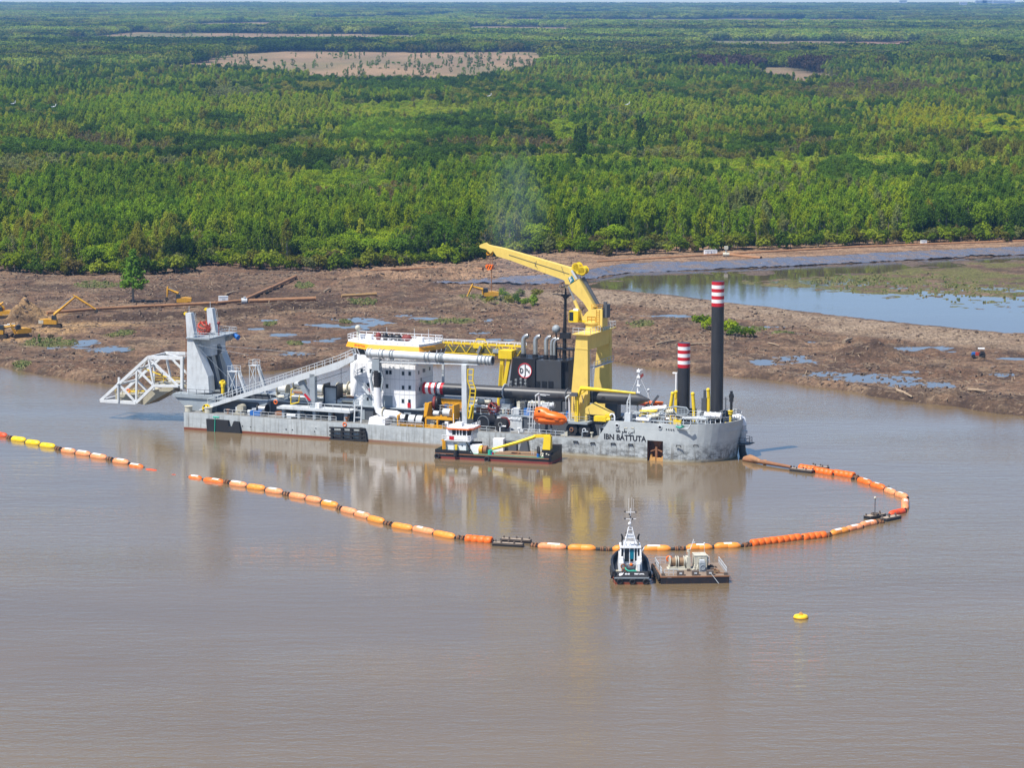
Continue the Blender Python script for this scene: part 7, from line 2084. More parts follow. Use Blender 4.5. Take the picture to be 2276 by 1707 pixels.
for f_ in (0, .24, .46, .6, .74, .95): mb.box(wx0 + L_ * f_ - .05, wx0 + L_ * f_ + .12, 1.34, 1.42, zr_ - 1.15, zr_ - .1)
mb.box(wx0, wx0 + L_ * .22, 1.335, 1.42, zr_ - 1.2, zr_ - .1)
for i in range(6): w = 2.2 + (WB - 4) * i / 5; mb.box(wx1 + .48, wx1 + .70, w - .07, w + .07, zr_ - 1.15, zr_ - .1)
part('window_post', mb, WHITE, wh)
mb = MB(); rp2 = [(wx0 + .35, 1.0), (wx1 + .35, 1.0), (wx1 + 1.1, 1.9), (wx1 + 1.1, WB - 1.5), (wx0 - .3, WB - 1.5), (wx0 - .3, 2.2)]
mb.prismz(rp2, zr_ - .1, zr_ + .14); part('roof_edge', mb, ORANGE, wh)
mb = MB(); mb.prismz([(x * .97 + .03 * 3, y * .95 + .18) for x, y in rp2], zr_ + .142, zr_ + .34); mb.box(wx0 + 1.2, wx0 + 2.5, 2.6, 4.2, zr_ + .34, zr_ + 1.0); part('wheelhouse_roof', mb, WHITE, wh)
mb = MB(); mb.rail([(wx1 + 1, 2, zr_ + .34), (wx1 + 1, WB - 1.6, zr_ + .34)], .8, .9, .03); mb.rail([(wx0 - .2, 2.3, zr_ + .34), (wx0 + .4, 1.15, zr_ + .34)], .6, .8, .03)
mb.rail([(hx0 - .3, .9, z1), (hx1 + .8, .9, z1), (hx1 + .8, 3, z1)], .95, .8, .04); mb.box(hx0 - .4, hx1 + .9, .8, 1.4, z1 - .1, z1); mb.bar((wx0 + .8, 3, zr_ + .5), (wx0 + .8, 3, zr_ + 2.6), .08); mb.bar((wx0 + 2.2, 2.6, zr_ + .5), (wx0 + 2.2, 2.6, zr_ + 2.0), .06); part('wheelhouse_railing', mb, WHITE, wb)
mb = MB(); p0, p1 = W(275, 410, .85), W(350, 355, .85); mb.box(p0.x, p1.x, .82, .86, p0.z, p1.z); part('red_banner', mb, RED, wb)
mb = MB(); mb.bar(W(180, 420, .8), W(180, 570, .8), .3); mb.bar(W(205, 430, .8), W(210, 560, .8), .2); mb.bar(W(150, 420, .8), W(190, 410, .8), .2); part('stern_davit', mb, AMBER, wb)
mb = MB(); p0, p1 = W(610, 650, 1), W(760, 505, 1); mb.box(p0.x, p1.x, 1, 3, zd + .03, p1.z); part('engine_casing', mb, WHITE, wb)
mb = MB(); 
for x in (640, 690, 740): p = W(x, 450, 4); mb.box(p.x - .4, p.x + .4, 3.6, 5, zd, p.z)
part('dark_machinery', mb, paint('soot_black', (.03, .02, .02), .7, wear=.4), wb)
mb = MB(); p = W(825, 570, 1.4)
for dx, mt_ in ((-.5, 0), (.35, 1)): mb.tube((p.x + dx - .32, 1.4, zd + .75), (p.x + dx + .32, 1.4, zd + .75), .8, 14, mat=mt_)
mb.box(p.x - 1.0, p.x + .9, .8, 2.0, zd, zd + .15, 1); part('deck_winch', mb, [AMBER, RUST], wb)
for x, y, mt_, s_ in ((920, 590, ROPEGREEN, .4), (945, 610, BLUE, .25), (965, 605, RED, .2), (1685, 635, BLUE, .3)):
    p = W(x, y, .9); mb = MB(); mb.tube((p.x, .9, zd + .03), (p.x, .9, zd + .03 + s_ * 2), s_, 10); part('deck_drum', mb, mt_, wb)
mb = MB(); p = W(1690, 575, 1.6); mb.torus((p.x, 1.6, zd + .95), (.9, .4, 0), .75, .26, 18, 6); part('fender_tyre', mb, RUBBER, wb)
mb = MB(); p0 = W(970, 480, WB - 2.5); mb.box(p0.x, p0.x + 2.0, WB - 2.6, WB - 1.2, zd, W(1060, 395, WB - 2.5).z); part('white_tank', mb, WHITE, wb)
mb = MB(); p0, p1 = W(1140, 540, WB - 1.5), W(1340, 440, WB - 1.5); mb.box(p0.x, p1.x, WB - 1.6, WB - .4, zd, p1.z); q = W(1450, 480, WB - 1.5); mb.prism([(q.x - .9, zd), (q.x + 1.0, zd), (q.x + .6, zd + 2.4), (q.x - .3, zd + 2.4)], WB - 1.4, WB - .4); part('bow_winch', mb, DGREY, wb)
mb = MB(); p = W(1310, 605, 3); mb.torus((p.x, 3, zd + .2), (0, 0, 1), .5, .12, 12, 5); mb.torus((p.x + .8, 2.8, zd + .2), (0, 0, 1), .35, .1, 12, 5); part('rope_coil', mb, RUST, wb)
mb = MB()
for i in range(16): mb.ball((W(1790, 650, .8).x + r.uniform(-1, .9), r.uniform(.5, 1.6), zd + r.uniform(.1, .9)), r.uniform(.12, .25), 6, 4)
part('net_heap', mb, CREAM, wb)
# yellow knuckle crane
kw = 1.8
cb, ct = W(1830, 570, kw), W(1840, 350, kw)
mb = MB(); mb.box(cb.x - .8, cb.x + .9, kw - .8, kw + .8, zd, cb.z + .1); part('crane_foundation', mb, BLACK, wb)
mb = MB(); mb.hexa([(cb.x - .75, kw - .7, cb.z), (cb.x + .75, kw - .7, cb.z), (cb.x + .75, kw + .7, cb.z), (cb.x - .75, kw + .7, cb.z), (cb.x - .5, kw - .5, ct.z), (cb.x + .8, kw - .5, ct.z), (cb.x + .8, kw + .5, ct.z), (cb.x - .5, kw + .5, ct.z)])
kc = part('knuckle_crane', mb, BYELLOW, wb)
mb = MB(); p0, p1, p2, p3 = W(1880, 352, kw), W(1650, 352, kw), W(1610, 385, kw), W(960, 560, kw)
mb.bar(p0, p1, .6, .55); part('crane_arm', mb, BYELLOW, kc)
mb = MB(); mb.pipe([p1, p2 + Vector((-.1, 0, .1)), p2.lerp(p3, .4), p3], [.36, .36, .30, .22], 4, smooth=False); part('crane_boom', mb, BYELLOW, kc)
mb = MB(); mb.tube(p1 + Vector((.2, 0, -.1)), p2.lerp(p3, .25) + Vector((0, 0, -.2)), .12, 8); part('boom_cylinder', mb, STEEL, kc)
mb = MB(); mb.ladder(W(1600, 650, kw), W(1605, 400, kw), .4, (1, 0, 0), .06); part('hose_ladder', mb, LGREY, wb)
for x, y in ((85, 672), (875, 720)):
    p = W(x, y, -.15); mb = MB(); mb.torus((p.x, -.2, p.z), (0, 1, 0), .42, .17, 16, 6); part('fender_tyre', mb, RUBBER, wb)
mb = MB(); p = W(382, 620, -.1); mb.tube((p.x, -.25, p.z - .6), (p.x, -.25, p.z + .55), .42, 10); part('side_fender', mb, RUBBER, wb)
mb = MB(); p = W(175, 633, -.02); mb.box(p.x - .6, p.x + .6, -.03, -.004, p.z - .12, p.z + .12); part('name_board', mb, LGREY, wb)
mb = MB(); mb.bar((0, -.05, zd - .1), (WL - .4, -.05, zd - .1), .14); part('rubbing_strake', mb, RUST, wb)
# ------------------------------------------------------------------ tug astern
TF = Frame(G(235, 1035, 0, 7), G(785, 1035, 0, 7))
TB = TF.len
tug = thing('tug_boat', 'small black tug with a white wheelhouse and tall mast, stern towards the viewer', 'tug', (TF.o.x + TF.a.x * TB / 2, TF.o.y, 0), TF.yaw)
TL = 13.5
def tug_out(y):
    t = y / TL
    return (TB / 2) * (1.0 if t < .5 else max(.06, math.cos((t - .5) / .5 * math.pi / 2) ** .55)) * (.93 + .07 * min(1, t * 8))
ys_ = [0, .25, .8, 2, 4, 6, 8, 9.5, 11, 12.2, 13, 13.5]
def ring(y, zb, zt_, k=1.0):
    h = tug_out(y) * k
    return [(-h, y, zt_), (-h * .96, y, zb), (h * .96, y, zb), (h, y, zt_)]
sheer = lambda y: 1.1 + .9 * max(0, (y - 4) / 9.5) ** 1.5
mb = MB(); mb.loft([ring(y, -.8, .35) for y in ys_], True, False, 1); mb.loft([[(p[0], p[1], p[2] if p[2] > .5 else .352) for p in ring(y, .1, sheer(y))] for y in ys_], True, False, 0)
part('hull', mb, [BLACK, paint('tug_boot', (.24, .06, .03), .6, wear=.4)], tug)
mb = MB()
for s_ in (-1, 1):
    mb.pipe([(s_ * (tug_out(y) + .06), y, sheer(y) + .75) for y in ys_], .2, 6)
    for y0, y1 in zip(ys_[:-1], ys_[1:]):
        a0, a1 = s_ * tug_out(y0), s_ * tug_out(y1)
        mb.hexa([(a0 - .06, y0, sheer(y0)), (a0 + .06, y0, sheer(y0)), (a1 + .06, y1, sheer(y1)), (a1 - .06, y1, sheer(y1)), (a0 - .06, y0, sheer(y0) + .75), (a0 + .06, y0, sheer(y0) + .75), (a1 + .06, y1, sheer(y1) + .75), (a1 - .06, y1, sheer(y1) + .75)])
mb.hexa([(-TB / 2 + .25, -.02, 1.05), (TB / 2 - .25, -.02, 1.05), (TB / 2 - .25, .1, 1.05), (-TB / 2 + .25, .1, 1.05), (-TB / 2 + .3, .42, 1.85), (TB / 2 - .3, .42, 1.85), (TB / 2 - .3, .55, 1.85), (-TB / 2 + .3, .55, 1.85)])
part('bulwark', mb, BLACK, tug)
mb = MB(); mb.bar((-TB / 2 + .1, -.06, .98), (TB / 2 - .1, -.06, .98), .16); part('stern_strake', mb, MGREY, tug)
mb = MB(); mb.box(-TB / 2 + .45, TB / 2 - .45, .6, 5.0, 1.1, 1.16); part('after_deck', mb, paint('tug_deck', (.30, .28, .21), .8, wear=.5), tug)
for x, y in ((-1.7, -.1), (0.15, -.15), (2.1, -.1)):
    mb = MB(); mb.torus((x, y, .45), (0, 1, .15), .36, .15, 14, 6); part('fender_tyre', mb, RUBBER, tug)
for s_ in (-1, 1):
    for y in (2.0, 4.2, 6.4): mb = MB(); mb.torus((s_ * (tug_out(y) + .2), y, 1.0), (1, 0, 0), .4, .17, 14, 6); part('fender_tyre', mb, RUBBER, tug)
def on_stern(me, x, z, sc):
    for v in me.vertices:
        X, Y_ = v.co.x * sc, v.co.y * sc
        zz = z + Y_ * .85
        v.co = Vector((x + X, -.04 + (zz - 1.05) / .8 * .44 - .02 - v.co.z, zz))
for s_, x in (('60-60', -.62), ('TRIST LAVAL', 1.12)):
    me = text_mesh(s_, .30 if x < 0 else .26, .004, .012); on_stern(me, x, 1.52, 1.0); me.materials.append(WHITE); link('stern_lettering', me, tug)
mb = MB()
def sv(x, z): return (x, -.05 + (z - 1.05) / .8 * .44 - .03, z)
mb.add([sv(-1.75, 1.28), sv(-1.45, 1.35), sv(-1.25, 1.5), sv(-1.15, 1.75), sv(-1.4, 1.6), sv(-1.55, 1.72), sv(-1.62, 1.58), sv(-1.85, 1.66), sv(-1.75, 1.5), sv(-1.9, 1.45)], [tuple(range(10))])
mb.v += [(x, y + .02, z) for x, y, z in mb.v]; mb.f.append(tuple(range(19, 9, -1))); mb.m.append(0); mb.sm.append(False); part('stern_emblem', mb, WHITE, tug)
mb = MB(); mb.box(-.55, .75, .45, .9, 1.7, 1.95); mb.pipe([(-.9, 1.6, 2.2), (-.7, 1.2, 1.9), (-.3, .8, 1.85), (.4, .6, 1.97)], .1, 6); part('green_rope', mb, ROPEGREEN, tug)
mb = MB(); mb.tube((-.5, 3.0, 1.9), (.5, 3.0, 1.9), .55, 14, mat=0); mb.box(-.8, .8, 2.6, 3.5, 1.15, 1.4, 0); mb.ball((.05, 2.7, 2.4), .25, 10, 6, mat=1); mb.bar((-.6, 2.6, 1.15), (-.6, 2.6, 2.3), .2, mat=0); mb.bar((.6, 2.6, 1.15), (.6, 2.6, 2.3), .2, mat=0); part('towing_winch', mb, [DGREY, ORANGE], tug)
mb = MB()
for s_ in (-1, 1): mb.prism([(s_ * 1.05, 1.16), (s_ * 1.75, 1.16), (s_ * 1.6, 3.3), (s_ * 1.1, 3.3)], 3.6, 8.5)
mb.box(-1.1, 1.1, 4.6, 8.5, 1.16, 2.5); mb.box(1.0, 1.3, 2.4, 3.8, 1.16, 2.6); mb.box(.7, 1.5, 3.2, 3.7, 2.3, 2.75); mb.box(-1.7, -1.1, 2.6, 3.7, 1.16, 2.7); part('deckhouse', mb, WHITE, tug)
mb = MB(); mb.torus((-1.15, 2.55, 2.2), (0, 1, 0), .3, .1, 12, 5); mb.torus((-1.05, 2.5, 1.6), (0, 1, 0), .25, .1, 12, 5); part('side_vent', mb, RUST, tug)
tz = 4.55
mb = MB(); mb.prismz([(-1.4, 4.5), (1.4, 4.5), (1.4, 7.6), (.9, 8.4), (-.9, 8.4), (-1.4, 7.6)], 2.5, tz); part('wheelhouse', mb, GLASS, tug)
mb = MB()
for x in (-1.42, -.95, -.12, .55, 1.0, 1.42): mb.box(x - .07, x + .07, 4.42, 4.52, 2.0, tz)
for y in (5.3, 6.3, 7.3):
    for s_ in (-1, 1): mb.box(s_ * 1.42 - .05, s_ * 1.42 + .05, y - .06, y + .06, 2.5, tz)
mb.bar((-1.45, 4.4, tz - .1), (-1.6, 3.7, 1.3), .22); mb.bar((1.45, 4.4, tz - .1), (1.6, 3.7, 1.3), .22); mb.bar((1.5, 4.5, tz - .8), (2.0, 4.4, tz + .1), .14); part('wheelhouse_frame', mb, WHITE, tug)
mb = MB(); mb.box(-.1, .5, 4.40, 4.44, 2.9, tz - .25); part('aft_window', mb, TEAL, tug)
mb = MB(); mb.prismz([(-1.55, 4.2), (1.55, 4.2), (1.55, 7.7), (1.0, 8.6), (-1.0, 8.6), (-1.55, 7.7)], tz, tz + .16); part('wheelhouse_roof', mb, WHITE, tug)
ms0 = tz + .16
mb = MB()
for x, y in ((-.95, 4.6), (.95, 4.6), (-.75, 6.4), (.75, 6.4)): mb.bar((x, y, ms0), (x * .25, 5.5, ms0 + 2.8), .1)
for z, h in ((.6, .85), (1.2, .7), (1.8, .5), (2.4, .3)):
    for sy in (-1, 1): mb.bar((-h, 5.5 + sy * h * .8, ms0 + z), (h, 5.5 + sy * h * .8, ms0 + z), .08)
    for sx in (-1, 1): mb.bar((sx * h, 5.5 - h * .8, ms0 + z), (sx * h, 5.5 + h * .8, ms0 + z), .08)
mb.rail([(-1.1, 4.4, ms0), (1.1, 4.4, ms0)], 1.0, .5, .04); mb.box(-.5, .5, 5.2, 5.8, ms0 + 1.2, ms0 + 1.6); mb.ball((-.1, 5.5, ms0 + 3.3), .25, 8, 6)
mb.tube((0, 5.5, ms0 + 2.7), (0, 5.5, ms0 + 5.6), .06, 6); mb.bar((-.85, 5.5, ms0 + 4.0), (.85, 5.5, ms0 + 4.0), .08); mb.bar((-.8, 5.5, ms0 + 5.0), (.8, 5.5, ms0 + 5.0), .08)
for x in (-.3, 0.15, .4): mb.bar((x, 5.5, ms0 + 5.0), (x + .05, 5.5, ms0 + 7.4 - abs(x)), .035)
part('mast', mb, WHITE, tug)
mb = MB()
for x, z in ((-.8, 4.05), (0, 4.3), (-.8, 5.1), (.8, 5.05), (.3, 4.0), (-.15, 4.7), (.1, 2.4), (-.6, 1.9)): mb.box(x - .09, x + .09, 5.4, 5.6, ms0 + z - .12, ms0 + z + .12)
part('navigation_light', mb, BLACK, tug)
for s_ in (-1, 1): mb = MB(); mb.tube((s_ * 1.15, 5.4, ms0), (s_ * 1.15, 5.4, ms0 + 1.3), .17, 10); mb.tube((s_ * 1.15, 5.4, ms0 + 1.3), (s_ * 1.32, 5.3, ms0 + 1.75), .12, 8); part('exhaust_stack', mb, BLACK, tug)
mb = MB(); mb.rail([(-1.4, 8.9, sheer(9)), (0, 11.5, sheer(11.5)), (1.4, 8.9, sheer(9))], 1.0, 1); part('bow_railing', mb, WHITE, tug)
# ------------------------------------------------------------------ winch barge
BF = Frame(G(960, 1030, 0, 7), G(2010, 1014, 0, 7))
BL = BF.len
BD = 9.6
bg = thing('winch_barge', 'flat rust-brown barge carrying cream winches and an engine house beside the tug', 'barge', (BF.o.x, BF.o.y, 0), BF.yaw)
bz = BF.at(7, 1500, 908, 0).z
Bq = lambda x, y, w: BF.at(7, x, y, w)
mb = MB(); mb.box(0, BL, 0, BD, -.6, bz); part('hull', mb, paint('barge_black', (.022, .020, .024), .6, wear=.5, dirt=(.10, .05, .035), rust=.35), bg)
mb = MB(); mb.box(.02, BL - .02, .02, BD - .02, bz, bz + .02); part('deck', mb, paint('barge_deck', (.25, .185, .135), .8, wear=.7, rust=.45), bg)
mb = MB(); mb.box(-.06, BL + .06, -.05, .1, bz - .16, bz + .03); mb.box(-.06, .1, .102, BD, bz - .16, bz + .03); part('deck_edge', mb, RUST, bg)
bb = bz + .02
def bpart(nm, mt, fn, lab=None): mb = MB(); fn(mb); return part(nm, mb, mt, bg, lab)
dcx = Bq(1145, 690, 5.0).x; dx2 = Bq(1270, 690, 5.0).x
for x in (dcx, dx2):
    bpart('rope_drum', [TIMBER, CREAM], lambda mb: (mb.tube((x - .38, 5.3, bb + 1.1), (x + .38, 5.3, bb + 1.1), .62, 16, mat=0), mb.tube((x - .5, 5.3, bb + 1.1), (x - .38, 5.3, bb + 1.1), .88, 18, mat=1), mb.tube((x + .38, 5.3, bb + 1.1), (x + .5, 5.3, bb + 1.1), .88, 18, mat=1), mb.prism([(x - .62, bb + .15), (x + .62, bb + .15), (x + .55, bb + .5), (x - .55, bb + .5)], 4.5, 6.1, 1)))
bpart('winch_bed', CREAM, lambda mb: (mb.box(dcx - .8, dx2 + 1.9, 4.2, 6.3, bb, bb + .15), mb.box(dx2 + .75, dx2 + 1.35, 4.5, 6.0, bb + .15, bb + 1.9), mb.bar((dcx - .9, 4.2, bb + .1), (dx2 + 1.8, 4.2, bb + .1), .12)))
bpart('gearbox', CREAM, lambda mb: (mb.tube((dx2 + .6, 5.2, bb + 1.1), (dx2 + .8, 5.2, bb + 1.1), .75, 14), mb.box(dx2 + 1.0, dx2 + 1.25, 4.6, 5.0, bb + 1.9, bb + 2.7), mb.tube((dx2 + 1.1, 5.0, bb + 2.6), (dx2 + 1.1, 5.0, bb + 3.0), .25, 8)))
bpart('light_pole', WHITE, lambda mb: (mb.bar((dx2 + 1.15, 5.4, bb + 2.2), (dx2 + 1.9, 5.4, bb + 4.4), .09), mb.bar((dx2 + 1.7, 5.4, bb + 3.9), (dx2 + 2.1, 5.4, bb + 4.0), .1)))
hx = Bq(1472, 700, 4.6).x
bpart('engine_house', CREAM, lambda mb: (mb.box(hx, hx + 1.85, 4.2, 6.6, bb + .1, bb + 2.15), mb.box(hx - .06, hx + 1.9, 4.15, 6.65, bb + 2.15, bb + 2.22), mb.box(hx + .5, hx + 1.0, 4.1, 4.2, bb + 1.1, bb + 1.9), mb.tube((hx + 1.9, 5.2, bb + 1.3), (hx + 2.1, 5.2, bb + 1.3), .8, 14)))
bpart('cooler_unit', MGREY, lambda mb: (mb.box(hx + .6, hx + 1.5, 3.0, 3.9, bb, bb + 1.35), mb.box(hx + .62, hx + 1.48, 2.96, 3.0, bb + .2, bb + 1.1), mb.torus((hx + 1.05, 2.95, bb + .65), (0, 1, 0), .36, .05, 14, 4)))
bpart('cooler_top', LGREY, lambda mb: mb.box(hx + .65, hx + 1.35, 3.05, 3.8, bb + 1.352, bb + 1.7))
bpart('steps', CREAM, lambda mb: mb.ladder((hx - .2, 3.2, bb), (hx + .25, 4.1, bb + .9), .5, (1, 0, 0), .07))
for x, y in ((1262, 870), (1490, 880), (1715, 870)):
    p = Bq(x, y, .6); bpart('roller_fairlead', [SOILSTEEL, LGREY], lambda mb: (mb.box(p.x - .5, p.x + .5, .3, 1.0, bb, bb + .7, 0), mb.box(p.x - .2, p.x + .2, .26, .3, bb + .25, bb + .5, 1)))
for x, y in ((90, 0), (0, 0)):
    pass
bpart('side_railing', LGREY, lambda mb: (mb.rail([(.3, BD - .2, bb), (2.6, BD - .2, bb)], 1.0, .8), mb.rail([(.25, 4.6, bb), (.25, 9.0, bb)], 1.0, .9), mb.rail([(.6, .8, bb), (2.6, .8, bb)], .9, .7), mb.rail([(.3, 1.4, bb), (.3, 3.4, bb)], .9, .7)))
bpart('end_railing', LGREY, lambda mb: (mb.rail([(BL - .25, 1.0, bb), (BL - .25, BD - .6, bb)], 1.0, 1.0), mb.rail([(hx + 1.2, BD - .2, bb), (BL - 1.6, BD - .2, bb)], 1.0, .9)))
bpart('life_ring', ORANGE, lambda mb: mb.torus((2.4, BD - .35, bb + .75), (0, 1, 0), .38, .12, 14, 6))
bpart('antenna', LGREY, lambda mb: (mb.bar((hx + 1.7, 6, bb + 2.2), (hx + 1.7, 6, bb + 3.6), .05), mb.ball((hx + 1.7, 6, bb + 3.7), .14, 8, 6)))
bpart('rope_pile', TIMBER, lambda mb: [mb.torus((BL - 1.7 + r.uniform(-.2, .2), 2.3 + r.uniform(-.2, .2), bb + .1 + i * .09), (0, 0, 1), .5, .06, 14, 4) for i in range(4)])
bpart('orange_hose', RUST, lambda mb: (mb.pipe([(BL - 2.1, 2.4, bb + .2), (BL - 1.7, 2.9, bb + .5), (BL - 1.2, 2.4, bb + .2)], .07, 6), mb.bar((hx + 2.2, 2.2, bb + .12), (BL - .5, 1.2, bb + .12), .1)))
bpart('chain_heap', SOILSTEEL, lambda mb: [mb.torus((BL - 1.6 + r.uniform(-.7, .7), 6.5 + r.uniform(-.7, .7), bb + .12), (r.random(), r.random(), 1), .2, .07, 8, 4) for i in range(9)])
bpart('deck_gear', SOILSTEEL, lambda mb: [mb.box(x, x + .5, w, w + .4, bb, bb + .35) for x, w in ((hx - 1.2, 3.4), (hx + 2.4, 4.0), (BL - .7, .4), (.2, BD - .9), (.15, .4), (hx + 2.6, 6.2))])
for i in range(6):
    mb = MB(); mb.torus((-.2, .8 + i * 1.55, bz - .35), (1, 0, 0), .42, .17, 14, 6); part('fender_tyre', mb, RUBBER, bg)
bpart('mooring_wire', LGREY, lambda mb: mb.bar(Bq(1735, 870, -.05), G(1855, 1025, 0, 7) - Vector((0, 0, 0)) if False else Bq(1850, 1020, -1.0), .05))
p = Bq(1090, 932, 0); bpart('hull_mark', LGREY, lambda mb: mb.box(p.x - .3, p.x + .3, -.012, -.002, p.z - .06, p.z + .06))
mb = MB(); a_, b_ = Vector((TB / 2 - .1, 1.2, 1.7)), None
# ------------------------------------------------------------------ floating pipeline
FO = [paint('float_orange', (.86, .15, .012), .5, wear=.35, dirt=(.85, .35, .12)), paint('float_pale_orange', (.85, .29, .11), .6, wear=.6, dirt=(.88, .62, .45)), paint('float_yellow', (.86, .55, .01), .45, wear=.2, dirt=(.8, .5, .1)), paint('float_red', (.75, .085, .02), .5, wear=.3, dirt=(.5, .1, .03)), paint('float_gold', (.88, .29, .035), .5, wear=.45, dirt=(.85, .45, .22))]
PATCH = paint('faded_white_stencil', (.80, .74, .68), .6, wear=.5, dirt=(.8, .4, .2))
def pipe_float(k, x0, y0, x1, y1, kind, lab, patch=1, sink=0.0, rr=.66, ribs=False):
    a, b_ = G(x0, y0 + 2, .12, k), G(x1, y1 + 2, .12, k)
    d = b_ - a; L = d.length; c = (a + b_) / 2
    root = thing('pipeline_float', lab, 'float', (c.x, c.y, .14 - sink), math.atan2(d.y, d.x), 'floats of the floating pipeline')
    h = L / 2
    prof = [(-h, .30), (-h + .12, .5), (-h + .5, .9), (-h + .95, 1.0), (-.12, 1.0), (-.06, .955), (.06, .955), (.12, 1.0), (h - .95, 1.0), (h - .5, .9), (h - .12, .5), (h, .30)] if not ribs else None
    if ribs:
        prof = [(-h, .7)]
        for i in range(4):
            q0, q1 = -h + L * i / 4, -h + L * (i + 1) / 4
            prof += [(q0 + .04, .82), (q0 + .16, 1.0), (q1 - .16, 1.0), (q1 - .04, .82)]
        prof += [(h, .7)]
    mb = MB(); mb.pipe([(p_[0], 0, 0) for p_ in prof], [p_[1] * rr for p_ in prof], 16)
    part('shell', mb, FO[kind], root)
    if patch:
        pl_ = r.uniform(.6, 1.1); px_ = r.uniform(-.5, .5) * (h - 1)
        mb = MB()
        n_ = 7
        t0, t1 = (math.pi * 1.28, math.pi * 1.62)
        vs = []
        for i in range(n_):
            t = t0 + (t1 - t0) * i / (n_ - 1)
            for xx in (px_ - pl_, px_ + pl_):
                vs.append((xx, math.cos(t) * rr * 1.012, -math.sin(t) * rr * 1.012))
        mb.add(vs, [(2 * i, 2 * i + 2, 2 * i + 3, 2 * i + 1) for i in range(n_ - 1)], True)
        part('stencil_patch', mb, PATCH, root)
    mb = MB()
    for s_ in (-1, 1): mb.tube((s_ * (h - .02), 0, 0), (s_ * (h + .25), 0, 0), .26, 8)
    part('hose_end', mb, RUBBER, root)
    return root
